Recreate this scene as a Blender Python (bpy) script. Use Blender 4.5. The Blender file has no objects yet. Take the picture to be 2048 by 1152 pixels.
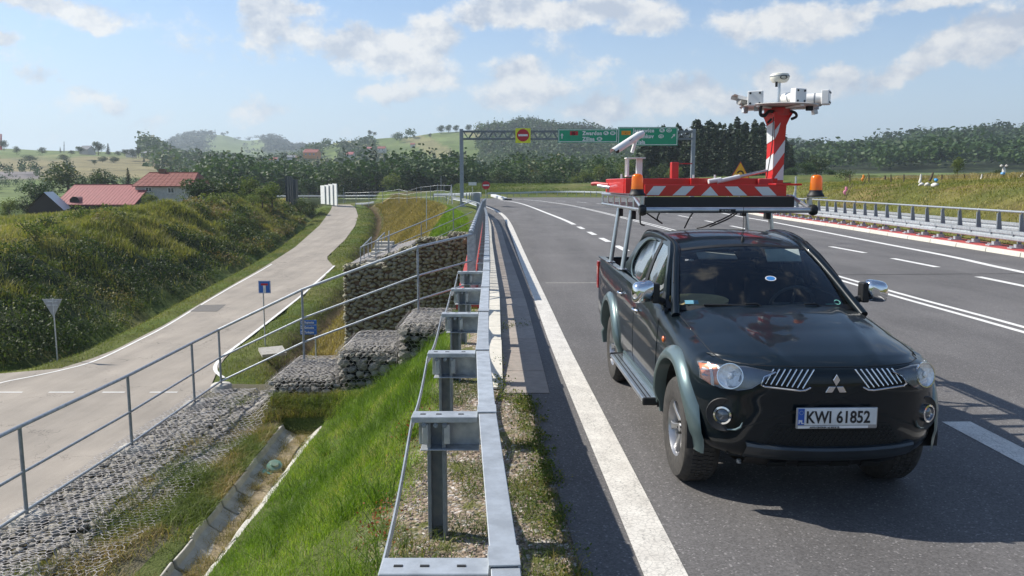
import bpy, bmesh, math, random
import numpy as np
from mathutils import Vector, Matrix

random.seed(7)
RNG = np.random.default_rng(7)
R = math.radians
scene = bpy.context.scene
COL = scene.collection

# ------------------------------------------------------------------ camera
FPX, CAM_H, HOR = 1575.0, 2.21, 368.0
TILT = math.atan((576 - HOR) / FPX)
cam_data = bpy.data.cameras.new("camera")
cam_data.sensor_width = 36
cam_data.lens = FPX / 2048 * 36
cam_data.clip_start = 0.05
cam_data.clip_end = 12000
cam = bpy.data.objects.new("camera", cam_data)
cam.location = (0, 0, CAM_H)
cam.rotation_euler = (R(90) - TILT, 0, 0)
COL.objects.link(cam)
scene.camera = cam

# ------------------------------------------------------------------ light
SUN_DIR = Vector((-1.03, 0.37, 1.0)).normalized()
SUN_EL = math.asin(SUN_DIR.z)
SUN_AZ = math.atan2(SUN_DIR.x, SUN_DIR.y)
sd = bpy.data.lights.new("sun", 'SUN')
sd.energy = 4.9
sd.angle = R(0.5)
sd.color = (1.0, 0.94, 0.84)
sun = bpy.data.objects.new("sun", sd)
sun.rotation_euler = SUN_DIR.to_track_quat('Z', 'Y').to_euler()
sun.location = (-20, 5, 30)
COL.objects.link(sun)

scene.view_settings.view_transform = 'Standard'
scene.view_settings.look = 'None'
scene.view_settings.exposure = 0.5
scene.view_settings.gamma = 1
try:
    scene.view_settings.use_curve_mapping = False
except Exception:
    pass
scene.render.engine = 'CYCLES'
scene.cycles.max_bounces = 8
scene.cycles.volume_bounces = 0
scene.cycles.transparent_max_bounces = 16

world = bpy.data.worlds.new("World")
scene.world = world
world.use_nodes = True
wt = world.node_tree
wt.nodes.clear()


class NT:
    """small helper to write node trees"""
    def __init__(self, tree):
        self.t = tree

    def n(self, kind, ins=None, **props):
        nd = self.t.nodes.new(kind)
        for k, v in props.items():
            setattr(nd, k, v)
        for k, v in (ins or {}).items():
            s = nd.inputs[k]
            if hasattr(v, 'is_output') or isinstance(v, bpy.types.NodeSocket):
                self.t.links.new(v, s)
            else:
                s.default_value = v
        return nd

    def math(self, op, a, b=0.0, c=0.0, clamp=False):
        return self.n('ShaderNodeMath', {0: a, 1: b, 2: c}, operation=op, use_clamp=clamp).outputs[0]

    def vec(self, op, a, b=(0, 0, 0), out=0):
        return self.n('ShaderNodeVectorMath', {0: a, 1: b}, operation=op).outputs[out]

    def mix(self, f, a, b):
        return self.n('ShaderNodeMix', {0: f, 6: a, 7: b}, data_type='RGBA').outputs[2]

    def ramp(self, f, stops, interp='LINEAR'):
        nd = self.n('ShaderNodeValToRGB', {0: f})
        cr = nd.color_ramp
        cr.interpolation = interp
        while len(cr.elements) > len(stops):
            cr.elements.remove(cr.elements[-1])
        while len(cr.elements) < len(stops):
            cr.elements.new(0.5)
        for e, (p, c) in zip(cr.elements, stops):
            e.position = p
            e.color = c if len(c) == 4 else (*c, 1)
        return nd.outputs[0]

    def noise(self, vecv, scale, detail=4, rough=0.55, out=0):
        ins = {'Scale': scale, 'Detail': detail, 'Roughness': rough}
        if vecv is not None:
            ins['Vector'] = vecv
        return self.n('ShaderNodeTexNoise', ins).outputs[out]


def pixdir(px, py):
    dx = (px - 1024) / FPX
    dy = -(py - 576) / FPX
    c, s = math.cos(TILT), math.sin(TILT)
    return Vector((dx, c + dy * s, -s + dy * c))


def G(px, py, z=0.0):
    """the ground point (height z) seen at a place of the photograph"""
    d = pixdir(px, py)
    t = (z - CAM_H) / d.z
    return Vector((d.x * t, d.y * t, z))


def D(px, py, Y):
    d = pixdir(px, py)
    t = Y / d.y
    return Vector((d.x * t, Y, CAM_H + d.z * t))


def build_sky():
    w = NT(wt)
    sky = w.n('ShaderNodeTexSky', sky_type='NISHITA')
    sky.sun_disc = False
    sky.sun_elevation = SUN_EL
    sky.sun_rotation = SUN_AZ
    sky.air_density = 1.0
    sky.dust_density = 0.6
    sky.ozone_density = 1.6
    sky.altitude = 500
    tc = w.n('ShaderNodeTexCoord').outputs['Generated']
    dirn = w.vec('NORMALIZE', tc)
    sep = w.n('ShaderNodeSeparateXYZ', {0: dirn})
    # warp the direction a little so cloud outlines billow
    wn = w.noise(dirn, 5.5, 6, 0.62, out=1)
    warp = w.vec('SUBTRACT', wn, (0.5, 0.5, 0.5))
    warp = w.vec('MULTIPLY', warp, (0.13, 0.13, 0.11))
    dw = w.vec('ADD', dirn, warp)
    # cumulus groups: place, half width, half height, density
    blobs = [(130, 22, 150, 30, .75), (25, 95, 50, 16, .6), (545, 60, 50, 75, 1.0), (590, 20, 60, 30, .8), (600, 70, 50, 45, .85), (690, 90, 75, 48, 1.0),
             (760, 110, 130, 50, .95), (850, 70, 70, 55, 1.05), (840, 140, 90, 50, .7), (1000, 15, 130, 38, .95),
             (1180, 10, 170, 38, .95), (1290, 40, 90, 32, .9), (1010, 150, 55, 36, .95), (1040, 190, 110, 40, .7), (770, 190, 90, 20, .6),
             (90, 175, 55, 22, .55), (200, 195, 60, 25, .6), (300, 215, 90, 26, .5), (520, 220, 130, 30, .55), (1210, 215, 120, 28, .75),
             (1370, 190, 100, 40, .95), (1440, 205, 120, 35, .75), (1530, 150, 65, 40, 1.0), (1690, 140, 75, 32, .9), (1640, 165, 80, 28, .75),
             (1830, 128, 80, 33, .95), (1930, 105, 90, 42, 1.0), (2020, 80, 80, 48, 1.0), (2110, 60, 110, 60, .9),
             (1620, 20, 200, 38, .8), (1880, 5, 150, 22, .8), (1790, 262, 30, 12, .35), (1480, 45, 30, 18, .5), (1240, 120, 90, 14, .35),
             (-200, 120, 150, 40, .9), (-420, 40, 150, 60, .9), (2350, 120, 150, 45, .9), (2600, 30, 200, 60, 1.0),
             (300, -200, 170, 40, .7), (1150, -330, 150, 40, .6), (2300, -300, 200, 60, .8), (-100, -420, 220, 60, .8)]
    total = None
    topw = None
    for (px, py, rx, ry, am) in blobs:
        c = pixdir(px, py).normalized()
        k = c.length / pixdir(px, py).length
        d = w.vec('SUBTRACT', dw, tuple(c))
        d = w.vec('MULTIPLY', d, (FPX / rx / k, FPX / rx / k * 0.4, FPX / ry / k))
        ln = w.n('ShaderNodeVectorMath', {0: d}, operation='LENGTH').outputs['Value']
        m = w.math('SUBTRACT', 1.43, ln, clamp=False)
        m = w.math('MULTIPLY', m, am)
        m = w.math('MAXIMUM', m, 0.0)
        total = m if total is None else w.math('SMOOTH_MAX', total, m, 0.25)
    # clouds all round, thinner towards the zenith
    pv = w.vec('MULTIPLY', dirn, (1, 1, 2.6))
    n1 = w.noise(pv, 2.3, 3, 0.5)
    gen = w.math('MULTIPLY', w.math('SUBTRACT', n1, 0.56), 5.0)
    inframe = w.math('LESS_THAN', sep.outputs['Y'], 0.55)
    gen = w.math('MULTIPLY', w.math('MAXIMUM', gen, 0.0), inframe)
    total = w.math('MAXIMUM', total, gen)
    fine = w.noise(w.vec('MULTIPLY', dirn, (1, 1, 1.5)), 26, 8, 0.66)
    mid = w.noise(w.vec('MULTIPLY', dirn, (1, 1, 1.4)), 9, 5, 0.6)
    dens = w.math('ADD', total, w.math('MULTIPLY', w.math('SUBTRACT', fine, 0.5), 1.15))
    dens = w.math('ADD', dens, w.math('MULTIPLY', w.math('SUBTRACT', mid, 0.5), 1.7))
    msk = w.n('ShaderNodeMapRange', {'Value': dens, 'From Min': 0.28, 'From Max': 0.8, 'To Min': 0, 'To Max': 0.95}, interpolation_type='SMOOTHSTEP').outputs[0]
    # light and shade of the clouds: compare with the field a little towards the sun
    sh = w.vec('ADD', dirn, (-0.012, 0.0, 0.016))
    mid2 = w.noise(w.vec('MULTIPLY', sh, (1, 1, 1.4)), 9, 5, 0.6)
    fine2 = w.noise(w.vec('MULTIPLY', sh, (1, 1, 1.5)), 26, 8, 0.66)
    rel = w.math('ADD', w.math('SUBTRACT', mid, mid2), w.math('MULTIPLY', w.math('SUBTRACT', fine, fine2), 0.5))
    lit = w.math('ADD', w.math('MULTIPLY', rel, 4.5), 0.62)
    thick = w.math('MULTIPLY', dens, -0.10)
    lit = w.math('ADD', lit, thick, clamp=True)
    cloud = w.mix(lit, (4.6, 5.1, 6.0, 1), (8.3, 8.2, 8.0, 1))
    # pale air low over the horizon, the same all round
    el = sep.outputs['Z']
    low = w.n('ShaderNodeMapRange', {'Value': el, 'From Min': -0.02, 'From Max': 0.28, 'To Min': 0.75, 'To Max': 0.0}, interpolation_type='SMOOTHSTEP').outputs[0]
    skc = w.vec('MULTIPLY', sky.outputs[0], (1.05, 1.18, 1.3))
    base = w.mix(low, skc, (5.6, 6.6, 7.6, 1))
    final = w.mix(msk, base, cloud)
    bg = w.n('ShaderNodeBackground', {'Color': final, 'Strength': 0.082})
    o = w.n('ShaderNodeOutputWorld', {0: bg.outputs[0]})
    world.cycles.sampling_method = 'MANUAL'
    world.cycles.sample_map_resolution = 512


build_sky()

# ------------------------------------------------------------------ materials
MATS = {}


def M(name, col=(0.5, 0.5, 0.5), rough=0.6, metal=0.0, col2=None, nscale=6.0, amt=1.0, bump=0.0, bscale=40.0,
      coat=0.0, coords='Object', spec=0.5, rnd=0.0, detail=4, rough2=None, stretch=(1, 1, 1), extra=None, lo=0.35, hi=0.65, bdist=0.02, flat=False):
    """procedural material: two tones mixed by noise, fine relief, optional tone per object"""
    if name in MATS:
        return MATS[name]
    m = bpy.data.materials.new(name)
    m.use_nodes = True
    t = m.node_tree
    t.nodes.clear()
    w = NT(t)
    tc = w.n('ShaderNodeTexCoord').outputs[coords]
    if stretch != (1, 1, 1):
        tc = w.vec('MULTIPLY', tc, stretch)
    n = w.noise(tc, nscale, detail, 0.6)
    c2 = col2 if col2 else tuple(min(1, c * 0.78) for c in col)
    f = w.n('ShaderNodeMapRange', {'Value': n, 'From Min': lo, 'From Max': hi}).outputs[0]
    f = w.math('MULTIPLY', f, amt, clamp=True)
    c = w.mix(f, (*col, 1), (*c2, 1))
    if extra:
        c = extra(w, tc, c)
    if rnd:
        oi = w.n('ShaderNodeObjectInfo').outputs['Random']
        k = w.math('ADD', w.math('MULTIPLY', oi, 2 * rnd), 1 - rnd)
        c = w.vec('MULTIPLY', c, w.n('ShaderNodeCombineXYZ', {0: k, 1: k, 2: k}).outputs[0])
    b = w.n('ShaderNodeBsdfPrincipled', {'Base Color': c, 'Metallic': metal, 'Specular IOR Level': spec, 'Coat Weight': coat, 'Coat Roughness': 0.03})
    if rough2 is None:
        b.inputs['Roughness'].default_value = rough
    else:
        rr = w.math('ADD', w.math('MULTIPLY', f, rough2 - rough), rough)
        t.links.new(rr, b.inputs['Roughness'])
    if bump:
        bn = w.noise(tc, bscale, 5, 0.65)
        bp = w.n('ShaderNodeBump', {'Strength': bump, 'Distance': bdist, 'Height': bn})
        t.links.new(bp.outputs[0], b.inputs['Normal'])
    w.n('ShaderNodeOutputMaterial', {0: b.outputs[0]})
    MATS[name] = m
    return m


def leafmat(name, stops, transl=0.35, rough=0.6):
    """foliage: tone from the per-clump attribute 'v' plus object random, some light passes through"""
    if name in MATS:
        return MATS[name]
    m = bpy.data.materials.new(name)
    m.use_nodes = True
    t = m.node_tree
    t.nodes.clear()
    w = NT(t)
    at = w.n('ShaderNodeAttribute', attribute_name='v').outputs['Fac']
    oi = w.n('ShaderNodeObjectInfo').outputs['Random']
    v = w.math('ADD', at, w.math('MULTIPLY', w.math('SUBTRACT', oi, 0.5), 0.25), clamp=True)
    c = w.ramp(v, stops)
    b = w.n('ShaderNodeBsdfPrincipled', {'Base Color': c, 'Roughness': rough, 'Specular IOR Level': 0.3})
    tr = w.n('ShaderNodeBsdfTranslucent', {'Color': w.vec('MULTIPLY', c, (1.3, 1.4, 0.7))})
    mx = w.n('ShaderNodeMixShader', {0: transl, 1: b.outputs[0], 2: tr.outputs[0]})
    w.n('ShaderNodeOutputMaterial', {0: mx.outputs[0]})
    MATS[name] = m
    return m


def aggregate(w, tc, c):
    # light and dark chips of stone in the asphalt, and slow stains
    v = w.n('ShaderNodeTexVoronoi', {'Vector': tc, 'Scale': 90.0})
    g = w.n('ShaderNodeSeparateColor', {0: v.outputs['Color']}).outputs[0]
    k = w.n('ShaderNodeMapRange', {'Value': g, 'From Min': 0.0, 'From Max': 1.0, 'To Min': 0.72, 'To Max': 1.28}).outputs[0]
    sp = w.math('GREATER_THAN', g, 0.965)
    k = w.math('ADD', k, w.math('MULTIPLY', sp, .8))
    st = w.noise(w.vec('MULTIPLY', tc, (1.0, 0.12, 1)), 1.1, 4, 0.6)
    k2 = w.n('ShaderNodeMapRange', {'Value': st, 'From Min': 0.3, 'From Max': 0.7, 'To Min': 0.8, 'To Max': 1.18}).outputs[0]
    k = w.math('MULTIPLY', k, k2)
    return w.vec('MULTIPLY', c, w.n('ShaderNodeCombineXYZ', {0: k, 1: k, 2: k}).outputs[0])


def worn_paint(w, tc, c):
    n = w.noise(tc, 55, 6, 0.7)
    f = w.n('ShaderNodeMapRange', {'Value': n, 'From Min': 0.53, 'From Max': 0.62}).outputs[0]
    n2 = w.noise(w.vec('MULTIPLY', tc, (1, 0.25, 1)), 7, 3, 0.6)
    f2 = w.n('ShaderNodeMapRange', {'Value': n2, 'From Min': 0.45, 'From Max': 0.75, 'To Min': 0.15, 'To Max': 1.0}).outputs[0]
    br = w.n('ShaderNodeTexVoronoi', {'Vector': w.vec('MULTIPLY', tc, (1, 1, 1)), 'Scale': 26.0}, feature='DISTANCE_TO_EDGE').outputs[0]
    ck = w.math('MULTIPLY', w.math('LESS_THAN', br, 0.05), 0.3)
    f = w.math('ADD', w.math('MULTIPLY', f, f2), ck, clamp=True)
    return w.mix(f, c, (0.13, 0.125, 0.115, 1))


ASPH = M('asphalt', (0.128, 0.122, 0.12), 0.85, col2=(0.105, 0.1, 0.099), nscale=0.5, bump=0.5, bscale=160, extra=aggregate, bdist=0.006)
def old_wear(w, tc, c):
    st = w.noise(w.vec('MULTIPLY', tc, (1.0, 0.1, 1)), .9, 5, 0.65)
    k = w.n('ShaderNodeMapRange', {'Value': st, 'From Min': 0.3, 'From Max': 0.72, 'To Min': 1.12, 'To Max': .8}).outputs[0]
    g = w.n('ShaderNodeMapRange', {'Value': w.noise(tc, 35, 4, .7), 'From Min': 0.3, 'From Max': 0.7, 'To Min': .9, 'To Max': 1.1}).outputs[0]
    ck = w.n('ShaderNodeTexVoronoi', {'Vector': w.vec('ADD', tc, w.vec('MULTIPLY', w.noise(tc, 1.3, 4, .6, out=1), (2, 2, 0))), 'Scale': .22}, feature='DISTANCE_TO_EDGE').outputs[0]
    k = w.math('MULTIPLY', w.math('MULTIPLY', k, g), w.math('SUBTRACT', 1.0, w.math('MULTIPLY', w.math('LESS_THAN', ck, .004), .35)))
    return w.vec('MULTIPLY', c, w.n('ShaderNodeCombineXYZ', {0: k, 1: k, 2: k}).outputs[0])


ASPH_OLD = M('light_asphalt', (0.335, 0.295, 0.25), 0.9, col2=(0.27, 0.24, 0.205), nscale=0.35, bump=0.2, bscale=60, extra=old_wear)
PAINT = M('road_paint', (0.72, 0.69, 0.63), 0.6, col2=(0.58, 0.55, 0.50), nscale=5, bump=0.35, bscale=90, extra=worn_paint, bdist=0.005)
PAINT2 = M('road_paint_clean', (0.78, 0.77, 0.74), 0.6, col2=(0.66, 0.65, 0.62), nscale=3, bump=0.1, bscale=90)
STEEL = M('galvanised_steel', (0.56, 0.59, 0.61), 0.45, 0.55, col2=(0.36, 0.39, 0.42), nscale=9, bump=0.06, bscale=30, rough2=0.6, rnd=0.07)
STEEL_D = M('galvanised_post', (0.30, 0.33, 0.36), 0.5, 0.55, col2=(0.24, 0.27, 0.30), nscale=14, bump=0.06, rough2=0.65, rnd=0.08)
TUBE = M('zinc_tube', (0.46, 0.49, 0.52), 0.42, 0.6, col2=(0.33, 0.36, 0.39), nscale=16, rough2=0.6)
CONC = M('concrete', (0.50, 0.48, 0.43), 0.9, col2=(0.38, 0.36, 0.32), nscale=7, bump=0.25, bscale=50, rnd=0.09, bdist=0.01)
CONC_B = M('brown_concrete', (0.36, 0.31, 0.27), 0.9, col2=(0.28, 0.25, 0.22), nscale=9, bump=0.2, bscale=60, rnd=0.1)
KERB = M('kerb_stone', (0.62, 0.59, 0.52), 0.85, col2=(0.52, 0.50, 0.44), nscale=10, bump=0.2, bscale=60, rnd=0.06)
REDCAP = M('red_bridge_coating', (0.46, 0.06, 0.055), 0.7, col2=(0.38, 0.07, 0.06), nscale=5, bump=0.2, bscale=90)
STONE = M('quarry_stone', (0.33, 0.305, 0.26), 0.9, col2=(0.19, 0.18, 0.16), nscale=14, bump=0.45, bscale=26, rnd=0.28, coords='Object')
STONE2 = M('tan_stone', (0.30, 0.28, 0.20), 0.9, col2=(0.20, 0.19, 0.135), nscale=9, bump=0.45, bscale=26, rnd=0.25)
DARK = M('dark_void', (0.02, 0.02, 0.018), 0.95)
WIRE = M('mesh_wire', (0.52, 0.49, 0.47), 0.5, 0.2, col2=(0.36, 0.34, 0.33), nscale=20)


def soil_extra(w, tc, c):
    v = w.n('ShaderNodeTexVoronoi', {'Vector': tc, 'Scale': 38.0})
    g = w.n('ShaderNodeSeparateColor', {0: v.outputs['Color']}).outputs[1]
    k = w.n('ShaderNodeMapRange', {'Value': g, 'To Min': 0.6, 'To Max': 1.45}).outputs[0]
    return w.vec('MULTIPLY', c, w.n('ShaderNodeCombineXYZ', {0: k, 1: k, 2: k}).outputs[0])


GRAVEL = M('gravel_soil', (0.29, 0.235, 0.185), 0.95, col2=(0.16, 0.15, 0.08), nscale=3.5, bump=0.8, bscale=45, extra=soil_extra)
SOILG = M('turf_soil', (0.075, 0.095, 0.025), 0.95, col2=(0.12, 0.105, 0.05), nscale=2.5, bump=0.6, bscale=30)
SOILB = M('ditch_earth', (0.15, 0.10, 0.065), 0.95, col2=(0.08, 0.055, 0.035), nscale=2, bump=0.8, bscale=12)
# ------------------------------------------------------------------ object helpers
def tag(o, label=None, cat=None, group=None, kind=None):
    if label: o['label'] = label
    if cat: o['category'] = cat
    if group: o['group'] = group
    if kind: o['kind'] = kind
    return o


def thing(name, loc, label, cat, group=None, rz=0.0):
    o = bpy.data.objects.new(name, None)
    COL.objects.link(o)
    o.empty_display_size = 0.2
    o.location = loc
    o.rotation_euler = (0, 0, rz)
    tag(o, label, cat, group)
    return o


def pmat(o):
    """world matrix without waiting for the depsgraph"""
    m = Matrix.LocRotScale(o.location, o.rotation_euler, o.scale)
    return pmat(o.parent) @ m if o.parent else m


def fast(name, V, F, mat=None, parent=None, world=True, smooth=False, attr=None, uniform=None):
    """one mesh object from numpy arrays; F is (n,3) or (n,4)"""
    V = np.asarray(V, dtype=np.float32)
    if parent is not None and world:
        Mi = np.array(pmat(parent).inverted())
        V = V @ Mi[:3, :3].T.astype(np.float32) + Mi[:3, 3].astype(np.float32)
    F = np.asarray(F, dtype=np.int32)
    k = F.shape[1]
    me = bpy.data.meshes.new(name)
    me.vertices.add(len(V))
    me.vertices.foreach_set('co', V.ravel())
    me.loops.add(len(F) * k)
    me.loops.foreach_set('vertex_index', F.ravel())
    me.polygons.add(len(F))
    me.polygons.foreach_set('loop_start', np.arange(0, len(F) * k, k, dtype=np.int32))
    me.polygons.foreach_set('loop_total', np.full(len(F), k, dtype=np.int32))
    if smooth:
        me.polygons.foreach_set('use_smooth', np.ones(len(F), dtype=bool))
    if attr is not None:
        a = me.attributes.new('v', 'FLOAT', 'POINT')
        a.data.foreach_set('value', np.asarray(attr, dtype=np.float32))
    me.update(calc_edges=True)
    if mat: me.materials.append(mat)
    o = bpy.data.objects.new(name, me)
    COL.objects.link(o)
    o.parent = parent
    return o


class MB:
    def __init__(self):
        self.v = []
        self.f = []
        self.mi = []
        self.cur = 0

    def add(self, vs, fs):
        b = len(self.v)
        self.v.extend([tuple(p) for p in vs])
        for f in fs:
            self.f.append(tuple(i + b for i in f))
            self.mi.append(self.cur)
        return self

    def box(self, c, s, rot=None, taper=1.0):
        hx, hy, hz = s[0] / 2, s[1] / 2, s[2] / 2
        vs = []
        for z, k in ((-hz, 1), (hz, taper)):
            for x, y in ((-hx, -hy), (hx, -hy), (hx, hy), (-hx, hy)):
                p = Vector((x * k, y * k, z))
                if rot is not None: p = rot @ p
                vs.append(p + Vector(c))
        return self.add(vs, [(3, 2, 1, 0), (4, 5, 6, 7), (0, 1, 5, 4), (1, 2, 6, 5), (2, 3, 7, 6), (3, 0, 4, 7)])

    def bar(self, a, b, w, h, up=(0, 0, 1)):
        a, b = Vector(a), Vector(b)
        d = b - a
        L = d.length
        if L < 1e-6: return self
        d.normalize()
        up = Vector(up)
        if abs(d.dot(up)) > 0.98: up = Vector((0, 1, 0)) if abs(d.y) < .9 else Vector((1, 0, 0))
        s = d.cross(up).normalized()
        u = s.cross(d)
        m = Matrix((s, d, u)).transposed()
        return self.box((a + b) / 2, (w, L, h), m)

    def tube(self, pts, r, n=8, caps=True):
        pts = [Vector(p) for p in pts]
        rs = r if isinstance(r, (list, tuple)) else [r] * len(pts)
        vs, fs = [], []
        prev = None
        for i, p in enumerate(pts):
            if i == 0: d = pts[1] - p
            elif i == len(pts) - 1: d = p - pts[i - 1]
            else: d = (pts[i + 1] - p).normalized() + (p - pts[i - 1]).normalized()
            d.normalize()
            if prev is None:
                a = Vector((0, 0, 1)) if abs(d.z) < .9 else Vector((1, 0, 0))
                s = d.cross(a).normalized()
            else:
                s = (prev - d * prev.dot(d)).normalized()
            prev = s
            u = s.cross(d)
            for k in range(n):
                t = 2 * math.pi * k / n
                vs.append(p + (s * math.cos(t) + u * math.sin(t)) * rs[i])
        for i in range(len(pts) - 1):
            for k in range(n):
                a, b = i * n + k, i * n + (k + 1) % n
                fs.append((a, b, b + n, a + n))
        if caps:
            fs.append(tuple(range(n))[::-1])
            fs.append(tuple(range((len(pts) - 1) * n, len(pts) * n)))
        return self.add(vs, fs)

    def lathe(self, prof, c=(0, 0, 0), n=24, rot=None, cap=False):
        """profile of (radius, height) about the local z axis"""
        vs, fs = [], []
        for r, z in prof:
            for k in range(n):
                t = 2 * math.pi * k / n
                p = Vector((r * math.cos(t), r * math.sin(t), z))
                if rot is not None: p = rot @ p
                vs.append(p + Vector(c))
        for i in range(len(prof) - 1):
            for k in range(n):
                a, b = i * n + k, i * n + (k + 1) % n
                fs.append((a, b, b + n, a + n))
        if cap: fs.append(tuple(range(n))[::-1])
        if cap: fs.append(tuple(range((len(prof) - 1) * n, len(prof) * n)))
        return self.add(vs, fs)

    def prism(self, poly, a, b, frame=None):
        """2D polygon (u,v) extruded from w=a to w=b; frame maps (u,v,w) to a point"""
        n = len(poly)
        fr = frame or (lambda u, v, w: (u, v, w))
        vs = [fr(u, v, a) for u, v in poly] + [fr(u, v, b) for u, v in poly]
        fs = [tuple(range(n))[::-1], tuple(range(n, 2 * n))] + [(i, (i + 1) % n, (i + 1) % n + n, i + n) for i in range(n)]
        return self.add(vs, fs)

    def sweep(self, prof, path, closed=True, frames=None):
        """prof: (x, z) offsets; path: points along mostly +y, x axis of the section lies level"""
        path = [Vector(p) for p in path]
        vs, fs = [], []
        n = len(prof)
        for i, p in enumerate(path):
            a = path[max(0, i - 1)]
            b = path[min(len(path) - 1, i + 1)]
            d = (b - a)
            s = Vector((d.y, -d.x, 0)).normalized()
            for x, z in prof:
                vs.append(p + s * x + Vector((0, 0, z)))
        m = n if closed else n - 1
        for i in range(len(path) - 1):
            for k in range(m):
                a, b = i * n + k, i * n + (k + 1) % n
                fs.append((a, b, b + n, a + n))
        if closed:
            fs.append(tuple(range(n))[::-1])
            fs.append(tuple(range((len(path) - 1) * n, len(path) * n)))
        return self.add(vs, fs)

    def grid(self, rows):
        """rows of equal length of points"""
        b = [p for r in rows for p in r]
        n = len(rows[0])
        fs = [(i * n + j, i * n + j + 1, (i + 1) * n + j + 1, (i + 1) * n + j) for i in range(len(rows) - 1) for j in range(n - 1)]
        return self.add(b, fs)

    def build(self, name, mat, parent=None, world=False, smooth=None, bevel=0.0, seg=2, normals=True, mods=None, weld=False):
        me = bpy.data.meshes.new(name)
        V = self.v
        if parent is not None and world:
            mi = pmat(parent).inverted()
            V = [mi @ Vector(p) for p in V]
        me.from_pydata(V, [], self.f)
        mats = mat if isinstance(mat, (list, tuple)) else [mat]
        for m in mats: me.materials.append(m)
        if len(mats) > 1: me.polygons.foreach_set('material_index', self.mi)
        bm = bmesh.new()
        bm.from_mesh(me)
        if weld: bmesh.ops.remove_doubles(bm, verts=bm.verts, dist=1e-4)
        if normals: bmesh.ops.recalc_face_normals(bm, faces=bm.faces)
        if bevel:
            es = [e for e in bm.edges if len(e.link_faces) == 2 and e.calc_face_angle(0) > R(35)]
            bmesh.ops.bevel(bm, geom=es, offset=bevel, segments=seg, profile=.5, affect='EDGES', clamp_overlap=True)
        if smooth is not None:
            for f in bm.faces: f.smooth = True
            for e in bm.edges:
                if len(e.link_faces) == 2 and e.calc_face_angle(0) > R(smooth): e.smooth = False
        bm.to_mesh(me)
        bm.free()
        me.update()
        o = bpy.data.objects.new(name, me)
        COL.objects.link(o)
        o.parent = parent
        return o


def copy_tree(o, parent=None, kids=None):
    c = o.copy()
    COL.objects.link(c)
    c.parent = parent
    for ch in list(o.children):
        copy_tree(ch, c)
    return c


def child_copy(src, parent, mw):
    """another piece sharing src's mesh, at world matrix mw"""
    c = bpy.data.objects.new(src.name.split('.')[0], src.data)
    COL.objects.link(c)
    c.parent = parent
    c.matrix_basis = pmat(parent).inverted() @ mw if parent else mw
    return c


def interp(x, xs, ys):
    return float(np.interp(x, xs, ys))


def catmull(pts, n):
    """resample a polyline smoothly with n steps per span"""
    P = [Vector(p) for p in pts]
    out = []
    for i in range(len(P) - 1):
        p0 = P[max(0, i - 1)]; p1 = P[i]; p2 = P[i + 1]; p3 = P[min(len(P) - 1, i + 2)]
        for k in range(n):
            t = k / n
            out.append(0.5 * ((2 * p1) + (p2 - p0) * t + (2 * p0 - 5 * p1 + 4 * p2 - p3) * t * t + (3 * p1 - p0 - 3 * p2 + p3) * t ** 3))
    out.append(P[-1])
    return out


def vnoise(x, y, s, seed=0):
    """cheap smooth value noise on numpy arrays"""
    x = np.asarray(x, float) / s + seed * 13.7
    y = np.asarray(y, float) / s + seed * 7.3
    xi, yi = np.floor(x), np.floor(y)
    xf, yf = x - xi, y - yi
    def h(a, b):
        v = np.sin(a * 127.1 + b * 311.7 + seed * 17.0) * 43758.5453
        return v - np.floor(v)
    u = xf * xf * (3 - 2 * xf); w = yf * yf * (3 - 2 * yf)
    return (h(xi, yi) * (1 - u) + h(xi + 1, yi) * u) * (1 - w) + (h(xi, yi + 1) * (1 - u) + h(xi + 1, yi + 1) * u) * w


def text_mesh(name, s, size, mat, parent, origin, right, up, off=0.0, align='LEFT', extr=0.004, bold=0.0, sx=1.0):
    """lettering as thin mesh lying on the plane (right, up)"""
    cu = bpy.data.curves.new('t', 'FONT')
    cu.body = s
    cu.size = size
    cu.align_x = align
    cu.extrude = extr / 2
    cu.space_character = 1.12 if bold > .02 else 1.0
    cu.offset = bold
    cu.resolution_u = 3
    tmp = bpy.data.objects.new('t', cu)
    COL.objects.link(tmp)
    dg = bpy.context.evaluated_depsgraph_get()
    me = bpy.data.meshes.new_from_object(tmp.evaluated_get(dg))
    bpy.data.objects.remove(tmp)
    bpy.data.curves.remove(cu)
    right = Vector(right).normalized(); up = Vector(up).normalized()
    nrm = right.cross(up)
    m = Matrix((right * sx, up, nrm)).transposed().to_4x4()
    m.translation = Vector(origin) + nrm * off
    if parent is not None: m = pmat(parent).inverted() @ m
    me.transform(m)
    me.materials.clear()
    me.materials.append(mat)
    me.name = name
    o = bpy.data.objects.new(name, me)
    COL.objects.link(o)
    o.parent = parent
    return o
# ------------------------------------------------------------------ terrain functions
LOWY = [-60, 30, 36, 45, 54, 70, 107, 130, 160, 200]
LOWZ = [-5.95, -5.95, -5.9, -5.75, -5.6, -5.05, -3.4, -1.5, -1.0, -1.0]


def zlow(Y): return np.interp(Y, LOWY, LOWZ)


def GL(px, py):
    """point of the lower road seen at a place of the photograph"""
    z = -5.5
    for _ in range(30):
        p = G(px, py, z)
        z = z * .5 + .5 * float(zlow(p.y))
    return G(px, py, z)


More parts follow.
